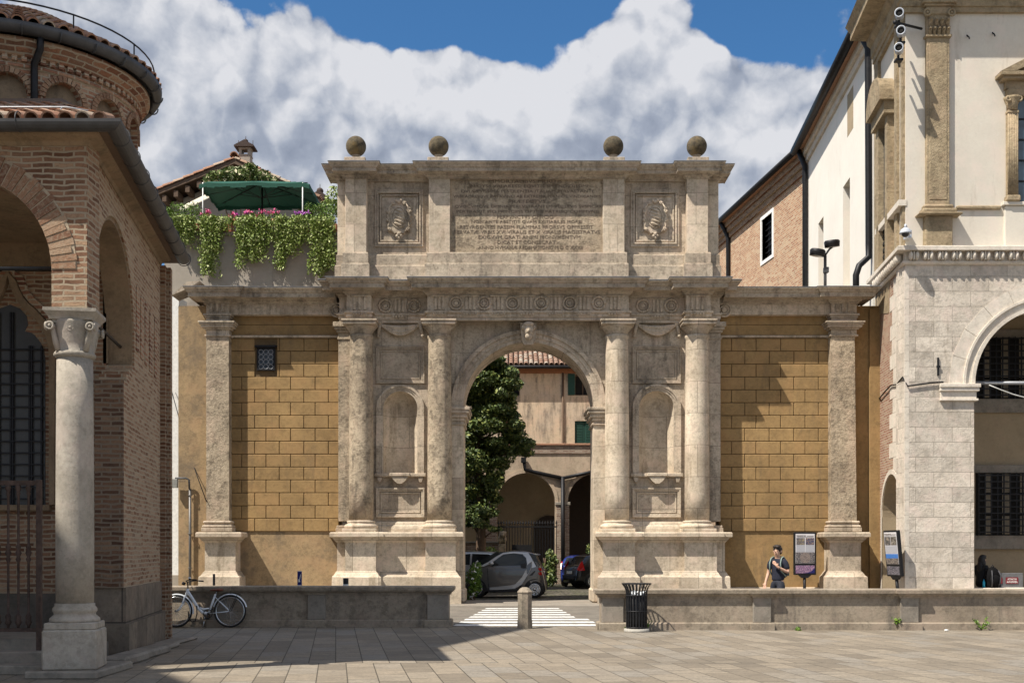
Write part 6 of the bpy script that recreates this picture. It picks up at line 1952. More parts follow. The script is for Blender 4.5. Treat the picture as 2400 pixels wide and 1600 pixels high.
MB().tube([c + Vector((0, 0, .12)), c + Vector((0, .0, .2)), c + Vector((.12, .25, .16)), c + Vector((.22, .45, .08))], .035, 8).cbox(c.x + .14, c.x + .30, c.y + .35, c.y + .58, c.z - .05, c.z + .18, .015).build('wall_mount', cw, dc)
# information boards
def picture(name, cols, scale, rough=.35):
    k = NT(name, rough)
    v = k.pos()
    f = k.noise(v, scale, 6, .7)
    c = k.mix(k.ramp(f, .35, .5), cols[0], cols[1])
    c = k.mix(k.ramp(k.noise(k.vscale(v, (1.7, 1.7, 1.7)), scale * 1.3, 5, .75), .52, .6), c, cols[2])
    k.col(c)
    return k.m
M['sheet'] = plain('printed sheet', (.62, .60, .62), .35, 0, .03)
M['copy'] = plain('grey print', (.36, .36, .39), .4, 0, .25, 160)
def board(name, label, loc, rz, lean, kind):
    root = thing(name, label, 'board', loc, rz, local=True)
    root.rotation_euler = (lean, 0, rz)
    W_, z0, z1 = .33, .86, 2.12
    MB().cbox(-W_, W_, -.05, .05, z0, z1, .015).build('frame', M['iron'], root)
    MB().tube([(0, 0.02, 0), (0, .02, z0 + .02)], .045, 12).prism([(-.2, z0 + .01), (.2, z0 + .01), (.09, z0 - .09), (-.09, z0 - .09)], -.04, .06).lathe([(.14, 0), (.14, .02), (.05, .03)], (0, .02, 0), 16).build('pole', M['iron'], root)
    sh_ = MB().box(-.28, .28, -.056, -.045, 1.20, 2.07).build('poster', M['sheet'], root)
    tx_ = MB()
    text_mb(tx_, 'PADOVA', -.25, .02 if kind == 1 else .05, 2.015, -.058, .035)
    tx_.box(-.25, .24, -.060, -.0565, 1.972, 1.980).box(.05, .25, -.060, -.0565, 2.0, 2.012)
    tx_.build('heading', M['letter'], sh_)
    if kind == 1:
        MB().box(-.26, -.015, -.061, -.057, 1.75, 1.95).build('photo', picture('photo of an arch', ((.42, .33, .16), (.10, .09, .10), (.30, .26, .22)), 9), sh_)
        MB().box(.015, .26, -.061, -.057, 1.75, 1.95).build('photo', picture('photo of a facade', ((.40, .22, .12), (.05, .05, .10), (.45, .36, .26)), 14), sh_)
        MB().box(-.26, -.01, -.060, -.0575, 1.54, 1.735).build('text_block', M['copy'], sh_)
        MB().box(.01, .26, -.060, -.0575, 1.54, 1.735).build('text_block', M['copy'], sh_)
        ph = MB().box(-.275, .275, -.060, -.0575, 1.205, 1.525).build('photo', picture('photo of painted ceiling', ((.20, .17, .17), (.05, .045, .05), (.42, .38, .36)), 22), sh_)
        m = MB()
        for ro, ri in ((.155, .135), (.11, .10), (.06, .05)):
            m.prism([(0 + ro * math.cos(t), 1.365 + ro * math.sin(t)) for t in [2 * PI * i / 28 for i in range(28)]] , -.0606 - (.16 - ro) * .01, -.06)
        d = m.build('round_dial', picture('dial', ((.10, .085, .08), (.25, .20, .18), (.05, .045, .045)), 26), ph)
        MB().box(-.28, .28, -.056, -.045, .91, 1.14).build('lower_poster', picture('violet photo', ((.36, .16, .28), (.12, .07, .14), (.52, .38, .46)), 26), root)
        MB().prism([(.0, .912), (.28, .912), (.28, 1.06), (.17, .955)], -.06, -.0565).build('blue_corner', plain('corner blue', (.012, .012, .09), .4), root)
    else:
        MB().box(-.26, -.01, -.061, -.057, 1.72, 1.95).build('photo', picture('photo of a portal', ((.35, .28, .22), (.06, .06, .06), (.28, .24, .22)), 12), sh_)
        MB().box(.01, .26, -.061, -.057, 1.72, 1.95).build('photo', picture('photo of a tower', ((.42, .40, .36), (.08, .07, .06), (.30, .26, .22)), 12), sh_)
        MB().box(-.26, .26, -.060, -.0575, 1.50, 1.70).build('text_block', M['copy'], sh_)
        MB().box(-.275, .275, -.060, -.0575, 1.36, 1.48).build('sky_photo', plain('photo sky', (.05, .16, .45), .4), sh_)
        MB().box(-.275, .275, -.060, -.0575, 1.205, 1.359).build('photo', picture('photo of a square', ((.28, .22, .18), (.08, .07, .07), (.40, .34, .28)), 16), sh_)
        MB().box(-.28, .28, -.056, -.045, .91, 1.14).build('lower_poster', picture('grey photo', ((.16, .14, .16), (.05, .05, .06), (.36, .32, .36)), 20), root)
    return root
board('information_board', 'upright information board with pictures, on a pole before the ochre wall beside the walking man', (fx(1886, 34.0), 34.0, -.02), 0, 0, 1)
board('information_board', 'information board turned edge-on and leaning, on a pole beside the narrow side arch', (fx(2106, 31.4), 31.4, 0), R(-74), R(6), 2)
# hydrant cabinet with red plates
Yh = 32.1
hy = thing('hydrant_cabinet', 'low metal cabinet with red fire brigade plates on the loggia step', 'cabinet', (fx(2370, Yh), Yh, .36))
MB().cbox(fx(2345, Yh), fx(2398, Yh), Yh, Yh + .2, .36, fz(1342, Yh), .01).build('case', plain('steel case', (.13, .13, .135), .6, .2), hy)
for a, b in ((2338, 2349), (2357, 2386)):
    p = MB().box(fx(a, Yh), fx(b, Yh), Yh - .016, Yh - .004, fz(1367, Yh), fz(1352, Yh)).build('red_plate', plain('red plate', (.16, .012, .018), .5), hy)
    if a > 2350:
        t = MB()
        text_mb(t, 'ATTACCO', fx(2361, Yh), fx(2382, Yh), fz(1356.5, Yh), Yh - .017, .05)
        text_mb(t, 'AUTOPOMPA', fx(2359, Yh), fx(2384, Yh), fz(1363, Yh), Yh - .017, .05)
        t.build('lettering', M['white'], p)

# ================================================================== white bicycle leaning on the shaded parapet
Yk = 23.16
s = Yk / F
bk = thing('bicycle', 'white city bicycle with a brown saddle leaning against the shaded parapet', 'bicycle', (fx(538.5, Yk), Yk, 0), local=True)
B = lambda px, py, y=0.0: Vector(((px - 538.5) * s, y, (1472.5 - py) * s))
wp = plain('white enamel', (.80, .83, .86), .3, 0, .05)
rub = plain('black rubber', (.018, .018, .018), .8)
chrome = plain('chrome', (.55, .56, .58), .25, .9, .05)
rw = .325
hr = Vector((0, 0, rw + .005))
hf = Vector((B(412.5, 1436).x, 0, rw + .005))
def wheel(h):
    t = MB().torus(tuple(h), rw - .018, .02, 40, 8, axis='y').build('wheel', rub, bk)
    MB().torus(tuple(h), rw - .042, .017, 40, 6, axis='y').build('rim', chrome, t)
    sp = MB()
    for i in range(28):
        a = 2 * PI * i / 28
        q = a + (.35 if i % 2 else -.35)
        sp.tube([h + Vector((.025 * math.cos(q), .02 * (1 if i % 4 < 2 else -1), .025 * math.sin(q))), h + Vector(((rw - .05) * math.cos(a), 0, (rw - .05) * math.sin(a)))], .0022, 4, caps=False)
    sp.tube([h + Vector((0, -.05, 0)), h + Vector((0, .05, 0))], .022, 10)
    sp.build('spokes', chrome, t)
    return t
wheel(hr); wheel(hf)
bb, st_top, head_t, head_b = B(488, 1440), B(503.5, 1394), B(439, 1381), B(434.5, 1397)
fm = MB().tube([st_top, bb], .021, 10).tube([head_t, head_b], .025, 10)
fm.tube([head_t.lerp(head_b, .35), B(452, 1408), B(464, 1428), B(474, 1437), bb], .031, 12)
fm.tube([B(467, 1426), B(476, 1429.5), B(489, 1428)], .022, 10)
for q in (-.045, .045):
    fm.tube([st_top.lerp(bb, .12), hr + Vector((0, q, 0))], .009, 8)
    fm.tube([bb, hr + Vector((0, q, 0))], .009, 8)
fm.build('frame', wp, bk)
fk = MB().tube([head_b, head_b + Vector((-.02, 0, -.02))], .022, 8)
for q in (-.05, .05): fk.tube([head_b + Vector((-.01, q * .8, -.01)), B(428, 1416, q), B(419, 1430, q), hf + Vector((0, q, 0))], [.015, .014, .011, .009], 8)
fk.build('fork', wp, bk)
def mudguard(h, a0, a1):
    m = MB()
    n = 22
    vs, fs = [], []
    for i in range(n + 1):
        a = a0 + (a1 - a0) * i / n
        for y, dr in ((-.028, -.012), (-.018, .004), (0, .01), (.018, .004), (.028, -.012)):
            vs.append(h + Vector(((rw + .02 + dr) * math.cos(a), y, (rw + .02 + dr) * math.sin(a))))
    for i in range(n):
        for j in range(4): fs.append((i * 5 + j, (i + 1) * 5 + j, (i + 1) * 5 + j + 1, i * 5 + j + 1))
    m.add(vs, fs, True)
    m.build('mudguard', wp, bk)
mudguard(hr, R(14), R(165)); mudguard(hf, R(-10), R(120))
sd = MB().sphere(B(512, 1384), 1, 16, 10, (.085, .085, .03)).sphere(B(500, 1384.5), 1, 14, 8, (.085, .035, .022))
sd.build('saddle', plain('brown leather', (.20, .065, .035), .6), bk)
MB().tube([st_top, B(506.5, 1387)], .012, 8).build('seat_post', chrome, bk)
hb = MB().tube([head_t, B(438, 1372), B(437, 1366)], .013, 8).tube([B(462, 1362, -.26), B(449, 1361, -.24), B(438, 1364, -.12), B(437, 1366), B(438, 1364, .12), B(449, 1361, .24), B(462, 1362, .26)], .011, 8)
hbo = hb.build('handlebar', M['iron'], bk)
for q in (-.26, .26): MB().tube([B(456, 1361.5, q), B(467, 1362.5, q)], .017, 10).build('grip', rub, hbo)
MB().sphere(B(449, 1358, -.2), .028, 12, 8).build('bell', chrome, hbo)
MB().tube([B(430, 1366, .0), B(427, 1372, .0)], .035, 10).build('headlamp', M['iron'], bk)
rk = MB()
for q in (-.06, .06): rk.tube([B(516, 1396, q), B(524, 1392, q), B(560, 1393, q), B(563, 1398, q)], .006, 6).tube([B(557, 1394, q), hr + Vector((0, q, 0))], .006, 6)
for px in (528, 540, 552): rk.tube([B(px, 1392.3, -.06), B(px, 1392.3, .06)], .005, 6)
rk.build('luggage_rack', M['iron'], bk)
ck = MB().torus(tuple(bb + Vector((0, -.045, 0))), .085, .007, 26, 5, axis='y').tube([bb + Vector((0, -.06, 0)), B(487, 1452, -.07)], .01, 6).tube([bb + Vector((0, .06, 0)), B(489, 1429, .07)], .01, 6).tube([bb + Vector((0, -.06, 0)), bb + Vector((0, .06, 0))], .018, 8)
for px, py, q in ((487, 1452, -1), (489, 1429, 1)): ck.cbox(B(px, py).x - .045, B(px, py).x + .045, min(q * .07, q * .16), max(q * .07, q * .16), B(px, py).z - .012, B(px, py).z + .012, .004)
ck.build('crank', M['iron'], bk)
MB().tube([B(461, 1421, -.04), B(463, 1440, -.06), B(459, 1457, -.06), B(450, 1459, -.05), B(443, 1450, -.03), B(441, 1434, -.02)], .012, 6).build('cable_lock', rub, bk)
MB().tube([B(482, 1444, -.05), B(480, 1472, -.14)], .008, 6).build('kickstand', chrome, bk)
bk.rotation_euler = (R(-4), 0, 0)
bk.location.z = .006

# ================================================================== parked cars
def paint(name, c, rough=.28):
    k = NT(name, rough, .35, .5)
    k.col(c)
    k.b.inputs['Coat Weight'].default_value = .6
    k.b.inputs['Coat Roughness'].default_value = .06
    return k.m
M['carglass'] = glass('car glass', (.010, .014, .017), .05, .35)
M['tail'] = plain('red lamp', (.45, .012, .012), .2)
M['trim'] = plain('black trim', (.018, .018, .02), .55)
def lerp_prof(pr, x):
    if x <= pr[0][0]: return pr[0][1]
    for (a, b), (c, d) in zip(pr, pr[1:]):
        if x <= c: return b + (d - b) * (x - a) / (c - a)
    return pr[-1][1]
class Car:
    def __init__(s, root, top, belt, bot, halfw, tumble, body):
        s.root, s.top, s.belt, s.bot, s.hw, s.tb = root, top, belt, bot, halfw, tumble
        x0, x1 = top[0][0], top[-1][0]
        n = 44
        vs, fs = [], []
        for i in range(n + 1):
            x = x0 + (x1 - x0) * i / n
            zt, zb = lerp_prof(top, x), bot
            ring = [(0, zb), (.8 * s.w(x), zb), (s.w(x) * .97, zb + .06)]
            zs = [zb + .14 + (zt - .07 - zb - .14) * k / 6 for k in range(7)]
            ring += [(s.side(x, z), z) for z in zs]
            yt = s.side(x, zt)
            ring += [(yt - .05, zt - .02), (yt - .14, zt), (0, zt + .012)]
            full = [(-y, z) for y, z in ring] + [(y, z) for y, z in ring[-2:0:-1]]
            vs += [(x, y, z) for y, z in full]
            k = len(full)
        for i in range(n):
            for j in range(k): fs.append((i * k + j, (i + 1) * k + j, (i + 1) * k + (j + 1) % k, i * k + (j + 1) % k))
        fs += [tuple(range(k)), tuple(range((n + 1) * k - 1, n * k - 1, -1))]
        s.body = MB().add(vs, fs, True).build('body', body, root)
    def w(s, x): return lerp_prof(s.hw, x)
    def side(s, x, z):
        return s.w(x) - s.tb * max(0, z - s.belt) - .10 * max(0, (.42 - z)) ** 1.0
    def panel(s, name, poly, mat, proud=.008, sides=(-1, 1), parent=None):
        """a skin laid on the flank of the body"""
        pts = []
        for (x0, z0), (x1, z1) in zip(poly, poly[1:] + poly[:1]):
            n = max(1, int(math.hypot(x1 - x0, z1 - z0) / .12))
            pts += [(x0 + (x1 - x0) * i / n, z0 + (z1 - z0) * i / n) for i in range(n)]
        for q in sides:
            o = [(x, q * (s.side(x, z) + proud), z) for x, z in pts]
            i_ = [(x, q * (s.side(x, z) - .03), z) for x, z in pts]
            n = len(pts)
            MB().add(o + i_, [tuple(range(n))] + [(i, (i + 1) % n, n + (i + 1) % n, n + i) for i in range(n)]).build(name, mat, parent or s.root)
    def wheels(s, xs, r_, spokes=9):
        for x in xs:
            for q in (-1, 1):
                y = q * (s.w(x) - .085)
                s.panel('wheel_arch', [(x + (r_ + .06) * math.cos(t), max(s.bot + .02, r_ + (r_ + .06) * math.sin(t))) for t in [R(-25) + R(230) * i / 20 for i in range(21)]], M['trim'], .006, (q,))
                prof = [(r_ * .62, -.09), (r_ * .95, -.09), (r_, -.06), (r_, .06), (r_ * .95, .09), (r_ * .70, .098), (r_ * .62, .09)]
                prof = [(a, b * q) for a, b in prof]
                t = MB().lathe(prof, (x, y, r_), 32, axis='y').build('wheel', rub, s.root)
                rm = MB().lathe([(r_ * .70, q * .095), (r_ * .66, q * .105), (r_ * .60, q * .095)], (x, y, r_), 32, axis='y')
                for i in range(spokes):
                    a = 2 * PI * i / spokes
                    rm.tube([(x, y + q * .09, r_), (x + r_ * .63 * math.cos(a), y + q * .095, r_ + r_ * .63 * math.sin(a))], .014, 5)
                rm.lathe([(0, q * .11), (.05, q * .105), (.055, q * .09)], (x, y, r_), 16, axis='y')
                rm.build('rim', chrome, t)
                MB().lathe([(0, q * .02), (r_ * .64, q * .02), (r_ * .64, q * .0)], (x, y, r_), 24, axis='y').build('brake_disc', M['trim'], t)
# the small grey two-seater; x runs from nose (negative) to tail, origin under the rear axle
s = .01396
C_ = lambda zx, zy: ((zx / 9.8 + 1080 - 1257.5) * s, (1401 - (1260 + zy / 9.8)) * s)
yc = 38.35
mc = thing('microcar', 'small dark grey and silver two-seater car parked across the courtyard entrance', 'car', (fx(1257.5, 37.7), yc, .004), R(-5), local=True)
top = [(-2.42, .42), (-2.38, .62), (-2.2, .80), (-1.95, .93), (-1.80, 1.02), (-1.5, 1.20), (-1.22, 1.43), (-1.05, 1.50), (-.75, 1.545), (-.45, 1.535), (-.22, 1.50), (.0, 1.43), (.06, 1.30), (.18, 1.06), (.25, .86), (.31, .70), (.335, .5), (.33, .36)]
car = Car(mc, top, .98, .20, [(-2.42, .55), (-2.2, .68), (-1.8, .74), (-1, .77), (-.2, .78), (.15, .75), (.335, .62)], .30, paint('graphite paint', (.115, .11, .108)))
sil = paint('silver paint', (.50, .505, .515), .3)
P_ = lambda *q: [C_(a, b) for a, b in q]
car.panel('silver_frame', P_((470, 655), (660, 560), (860, 420), (1000, 350), (1200, 318), (1580, 335), (1640, 420), (1775, 660), (1680, 690), (1560, 880), (1450, 1060), (1290, 1165), (1000, 1185), (700, 1195), (700, 1140), (1200, 1085), (1300, 1055), (1450, 900), (1555, 715), (1570, 590), (1545, 460), (1460, 375), (1250, 352), (1010, 378), (700, 600), (560, 660)), sil, .010)
car.panel('side_window', P_((700, 612), (1010, 390), (1250, 363), (1450, 386), (1535, 465), (1558, 590), (1555, 640), (1400, 628), (760, 650)), M['carglass'], .006)
car.panel('quarter_window', P_((1605, 352), (1745, 385), (1870, 640), (1780, 655), (1655, 430)), M['carglass'], .006)
car.panel('windscreen', P_((250, 655), (850, 318), (1010, 335), (640, 560), (440, 655)), M['carglass'], .004)
car.panel('door_gap', P_((640, 690), (655, 690), (690, 1130), (672, 1130)), M['trim'], .004)
car.panel('door_handle', P_((1410, 600), (1540, 580), (1550, 690), (1430, 690)), M['trim'], .02)
car.panel('sill', P_((640, 1205), (1300, 1200), (1420, 1090), (1450, 1110), (1330, 1240), (640, 1240)), M['trim'], .008)
car.panel('air_intake', P_((1610, 870), (1740, 750), (1760, 770), (1690, 860)), M['trim'], .006)
car.panel('tail_lamp', P_((1815, 700), (1885, 680), (1905, 750), (1850, 750)), M['tail'], .012)
car.panel('tail_lamp', P_((1815, 800), (1890, 775), (1912, 850), (1850, 850)), M['tail'], .012)
car.wheels([-1.915, 0], .285)
for q in (-1, 1):
    x, z = C_(750, 600)
    MB().sphere((x, q * (car.side(x, z) + .10), z + .02), 1, 14, 10, (.08, .10, .065)).tube([(x, q * car.side(x, z), z - .03), (x, q * (car.side(x, z) + .08), z)], .02, 6).build('wing_mirror', sil, mc)
    MB().sphere((-2.3, q * .46, .68), 1, 14, 8, (.09, .12, .07)).build('headlight', glass('lamp glass', (.4, .4, .4)), mc)
MB().add([(-.02, -.55, 1.46), (.12, -.52, 1.425), (.12, .52, 1.425), (-.02, .55, 1.46), (-.02, -.55, 1.42), (.11, -.52, 1.405), (.11, .52, 1.405), (-.02, .55, 1.42)], [(0, 1, 2, 3), (4, 7, 6, 5), (0, 4, 5, 1), (1, 5, 6, 2), (2, 6, 7, 3), (3, 7, 4, 0)]).build('roof_spoiler', sil, mc)
# an ordinary hatchback in four colours of use
def hatch(name, label, loc, rz, body, H=1.48, extra=None):
    root = thing(name, label, 'car', loc, rz, local=True)
    k = H / 1.48
    top = [(-2.0, .45), (-1.97, .68 * k), (-1.7, .84 * k), (-1.1, .96 * k), (-.95, 1.02 * k), (-.35, 1.38 * k), (-.1, 1.45 * k), (.4, H), (1.1, 1.46 * k), (1.45, 1.38 * k), (1.72, 1.05 * k), (1.85, .9 * k), (1.93, .66), (1.95, .40)]
    c = Car(root, top, .95 * k, .22, [(-2.0, .60), (-1.7, .76), (-1, .82), (1.2, .82), (1.7, .78), (1.95, .66)], .28, body)
    c.panel('side_window', [(-.78, 1.0 * k), (-.25, 1.33 * k), (.35, 1.40 * k), (.35, 1.0 * k)], M['carglass'], .006)
    c.panel('side_window', [(.42, 1.0 * k), (.42, 1.40 * k), (1.05, 1.38 * k), (1.35, 1.28 * k), (1.48, 1.04 * k)], M['carglass'], .006)
    c.panel('tail_lamp', [(1.60, .78 * k), (1.68, 1.18 * k), (1.76, 1.10 * k), (1.90, .82 * k), (1.85, .76 * k)], M['tail'], .015)
    c.panel('headlight', [(-1.9, .66 * k), (-1.6, .76 * k), (-1.62, .62 * k), (-1.88, .56 * k)], glass('lamp glass', (.35, .36, .38)), .01)
    c.panel('door_gap', [(.37, .35), (.40, .35), (.40, 1.0 * k), (.37, 1.0 * k)], M['trim'], .004)
    c.panel('sill', [(-1.1, .24), (1.05, .24), (1.05, .32), (-1.1, .32)], M['trim'], .008)
    c.wheels([-1.25, 1.27], .30, 7)
    for zt, zb, xt, xb, nm, hw0, hw1 in ((1.36 * k, 1.02 * k, 1.47, 1.745, 'rear_window', .56, .62), (1.34 * k, 1.03 * k, -.42, -.93, 'windscreen', .58, .66)):
        d = .012 if nm == 'rear_window' else -.012
        MB().add([(xt + d, -hw0, zt), (xt + d, hw0, zt), (xb + d, hw1, zb), (xb + d, -hw1, zb), (xt - d, -hw0, zt), (xt - d, hw0, zt), (xb - d, hw1, zb), (xb - d, -hw1, zb)], [(0, 1, 2, 3), (7, 6, 5, 4), (0, 4, 5, 1), (1, 5, 6, 2), (2, 6, 7, 3), (3, 7, 4, 0)]).build(nm, M['carglass'], root)
    MB().cbox(1.93, 1.965, -.26, .26, .60, .71, .005).build('number_plate', M['white'], root)
    MB().cbox(1.88, 1.99, -.62, .62, .36, .56, .04).build('bumper', M['trim'] if extra else body, root)
    return root
hatch('parked_car', 'pale silver car half hidden behind the small grey two-seater', (fx(1093, 43.5), 43.8, .004), R(-14), paint('pale silver', (.42, .44, .47)), 1.52)
hatch('parked_car', 'blue hatchback with a tall red tail lamp parked under the arcade', (fx(1384, 50.6), 51.0, .004), R(-112), paint('blue paint', (.015, .035, .22)), 1.36)
hatch('parked_car', 'black car with its tail to us at the right edge of the arch opening', (fx(1436, 48), 48.2, .004), R(-160), paint('black paint', (.012, .012, .014)), 1.42, True)

# ================================================================== people
skin = plain('skin', (.56, .34, .24), .55, 0, .08, 30)
def skinned(name, verts, edges, mat, parent, sub=2):
    """one continuous surface grown over a skeleton: verts = [(pos, radius)]"""
    me = bpy.data.meshes.new(name)
    me.from_pydata([v[0] for v in verts], edges, [])
    ob = bpy.data.objects.new(name, me)
    COL.objects.link(ob)
    ob.modifiers.new('Skin', 'SKIN')
    sv = me.skin_vertices[0].data
    for i, v in enumerate(verts):
        r_ = v[1]
        sv[i].radius = r_ if isinstance(r_, tuple) else (r_, r_)
        sv[i].use_root = (i == 0)
    m2 = ob.modifiers.new('Sub', 'SUBSURF')
    m2.levels = m2.render_levels = sub
    dg = bpy.context.evaluated_depsgraph_get()
    out = bpy.data.meshes.new_from_object(ob.evaluated_get(dg))
    bpy.data.objects.remove(ob)
    bpy.data.meshes.remove(me)
    out.name = name
    out.polygons.foreach_set('use_smooth', [True] * len(out.polygons))
    out.materials.clear(); out.materials.append(mat)
    o = bpy.data.objects.new(name, out)
    COL.objects.link(o)
    o.parent = parent
    return o
def body_graph(J):
    """J maps joints to (pos, radius); returns verts, edges for a whole body with five fingers on each hand"""
    names, verts, edges = {}, [], []
    def v(n, p, r_):
        names[n] = len(verts); verts.append((p, r_)); return names[n]
    for n, (p, r_) in J.items(): v(n, p, r_)
    def e(a, b): edges.append((names[a], names[b]))
    for ch in (('pelvis', 'waist', 'chest', 'neck0', 'neck1', 'jaw', 'skull', 'crown'),): [e(a, b) for a, b in zip(ch, ch[1:])]
    for q in 'LR':
        for ch in (('chest', 'sho' + q, 'elb' + q, 'wri' + q, 'palm' + q), ('pelvis', 'hip' + q, 'kne' + q, 'ank' + q, 'toe' + q)): [e(a, b) for a, b in zip(ch, ch[1:])]
        pw, pp = Vector(J['wri' + q][0]), Vector(J['palm' + q][0])
        d = (pp - pw).normalized()
        sd_ = d.cross(Vector((0, 1, .2))).normalized()
        cur = Vector((0, -1, 0)) if q == 'R' else Vector((-.6, .7, .2))
        for k, (off, ln) in enumerate(((-.030, .062), (-.010, .074), (.010, .070), (.029, .056))):
            p1 = pp + d * .03 + sd_ * off
            p2 = p1 + d * ln * .55 + cur * ln * .15
            p3 = p2 + d * ln * .30 + cur * ln * .35
            for i, (p, r_) in enumerate(((p1, .0095), (p2, .009), (p3, .0075))): v(f'f{q}{k}{i}', p, r_)
            edges.append((names['palm' + q], names[f'f{q}{k}0'])); e(f'f{q}{k}0', f'f{q}{k}1'); e(f'f{q}{k}1', f'f{q}{k}2')
        t1 = pw.lerp(pp, .55) - sd_ * .042
        v('t' + q + '0', t1, .011); v('t' + q + '1', t1 + d * .035 - sd_ * .012, .0095)
        edges.append((names['palm' + q], names['t' + q + '0'])); e('t' + q + '0', 't' + q + '1')
    return verts, edges
Yp = 25.0
man = thing('person', 'young man in a dark shirt walking past the ochre wall, hand at his strap', 'person', (fx(1823, Yp), Yp, .004), R(-38), local=True)
J = {'pelvis': ((0, .01, .90), (.145, .105)), 'waist': ((0, .0, 1.06), (.125, .095)), 'chest': ((0, .0, 1.24), (.155, .11)), 'neck0': ((0, .0, 1.37), .062), 'neck1': ((0, -.015, 1.42), .053),
     'jaw': ((0, -.045, 1.475), (.062, .07)), 'skull': ((0, -.03, 1.55), (.076, .092)), 'crown': ((0, -.015, 1.615), (.058, .07)),
     'shoL': ((.17, .0, 1.325), .062), 'elbL': ((.245, .0, 1.075), .043), 'wriL': ((.10, -.19, 1.19), .028), 'palmL': ((.055, -.205, 1.245), (.036, .022)),
     'shoR': ((-.17, .0, 1.325), .062), 'elbR': ((-.235, .05, 1.08), .043), 'wriR': ((-.26, -.05, .87), .028), 'palmR': ((-.262, -.075, .80), (.022, .036)),
     'hipL': ((.09, .0, .85), .092), 'kneL': ((.10, -.15, .48), .060), 'ankL': ((.10, -.19, .085), .038), 'toeL': ((.11, -.35, .035), .034),
     'hipR': ((-.09, .01, .85), .092), 'kneR': ((-.10, .03, .46), .060), 'ankR': ((-.10, .26, .15), .038), 'toeR': ((-.10, .17, .035), .034)}
v_, e_s = body_graph(J)
slim = {'pelvis': .62, 'waist': .62, 'chest': .62, 'shoL': .7, 'shoR': .7, 'hipL': .7, 'hipR': .7, 'kneL': .8, 'kneR': .8}
def slimmed(verts, J):
    out = list(verts)
    for i, n in enumerate(J):
        if n in slim: out[i] = (verts[i][0], tuple(x * slim[n] for x in verts[i][1]) if isinstance(verts[i][1], tuple) else verts[i][1] * slim[n])
    return out
skinned('body', slimmed(v_, J), e_s, skin, man)
navy = plain('navy cotton', (.014, .016, .030), .85, 0, .3, 40, .2)
up_ = lambda n, k: (J[n][0], tuple(x + k for x in J[n][1]) if isinstance(J[n][1], tuple) else J[n][1] + k)
mid = lambda a, b, t: tuple(Vector(J[a][0]).lerp(Vector(J[b][0]), t))
sv_ = [up_('waist', .022), up_('chest', .020), ((0, .0, 1.355), .075), up_('pelvis', .012), up_('shoL', .018), (mid('shoL', 'elbL', .45), .068), (mid('shoL', 'elbL', .78), .064), up_('shoR', .018), (mid('shoR', 'elbR', .45), .068), (mid('shoR', 'elbR', .78), .064)]
skinned('shirt', sv_, [(0, 1), (1, 2), (0, 3), (1, 4), (4, 5), (5, 6), (1, 7), (7, 8), (8, 9)], navy, man)
tv = [up_('pelvis', .016), ((0, .01, .97), (.140, .105)), up_('hipL', .018), up_('kneL', .022), (mid('kneL', 'ankL', .9), .058), up_('hipR', .018), up_('kneR', .022), (mid('kneR', 'ankR', .9), .058)]
skinned('trousers', tv, [(0, 1), (0, 2), (2, 3), (3, 4), (0, 5), (5, 6), (6, 7)], plain('dark trousers', (.018, .020, .030), .85, 0, .3, 40, .2), man)
for q in 'LR':
    a, t = Vector(J['ank' + q][0]), Vector(J['toe' + q][0])
    skinned('shoe', [(tuple(a - Vector((0, 0, .03))), .05), (tuple(a + Vector((0, .04, -.05))), .045), (tuple(t), .046)], [(0, 1), (0, 2)], plain('grey shoe', (.10, .10, .11), .7), man, 2)
hair = MB()
for c, rd in (((0, .0, 1.575), (.098, .105, .085)), ((0, -.055, 1.64), (.080, .06, .04)), ((.03, -.085, 1.628), (.05, .035, .028)), ((-.035, -.08, 1.632), (.045, .035, .028)), ((0, .06, 1.52), (.075, .05, .06)), ((0, .0, 1.64), (.075, .08, .04))):
    hair.sphere(c, 1, 14, 9, rd)
hair.build('hair', plain('dark brown hair', (.022, .014, .010), .6, 0, .4, 60), man)
fc = MB().sphere((0, -.125, 1.525), 1, 8, 6, (.012, .022, .02)).sphere((.086, -.02, 1.53), 1, 8, 6, (.014, .022, .032)).sphere((-.086, -.02, 1.53), 1, 8, 6, (.014, .022, .032))
fc.build('nose_and_ears', skin, man)
ey = MB()
for q in (-1, 1): ey.sphere((q * .033, -.106, 1.552), 1, 8, 6, (.012, .010, .006))
ey.sphere((0, -.110, 1.478), 1, 8, 6, (.022, .007, .005))
ey.build('eyes_and_mouth', plain('dark features', (.05, .025, .02), .6), man)
MB().torus((.13, -.155, 1.165), .034, .009, 16, 6, axis='x').build('wristwatch', rub, man)
th = R(-38)
bpk = thing('backpack', 'black rucksack with pale straps carried on the walking man back', 'backpack', (fx(1823, Yp), Yp, .004), th, local=True)
pk = MB().sphere((0, .20, 1.16), 1, 20, 14, (.15, .12, .23)).sphere((0, .27, 1.08), 1, 16, 10, (.12, .09, .13)).cbox(-.13, .13, .12, .27, .97, 1.30, .05)
pkb = pk.build('sack', plain('black nylon', (.016, .017, .019), .6, 0, .3, 50), bpk)
sk_ = plain('pale green strap', (.20, .26, .235), .7)
for q in (-1, 1):
    MB().tube([(q * .11, .14, 1.36), (q * .115, .03, 1.415), (q * .12, -.07, 1.385), (q * .125, -.135, 1.28), (q * .13, -.12, 1.12), (q * .15, .02, 1.02), (q * .12, .14, 1.0)], .015, 8).build('shoulder_strap', sk_, bpk)
MB().tube([(-.05, .14, 1.38), (0, .15, 1.43), (.05, .14, 1.38)], .01, 6).build('grab_handle', sk_, bpk)
MB().cbox(-.10, .10, .355, .37, 1.0, 1.14, .01).build('front_pocket', sk_, bpk)
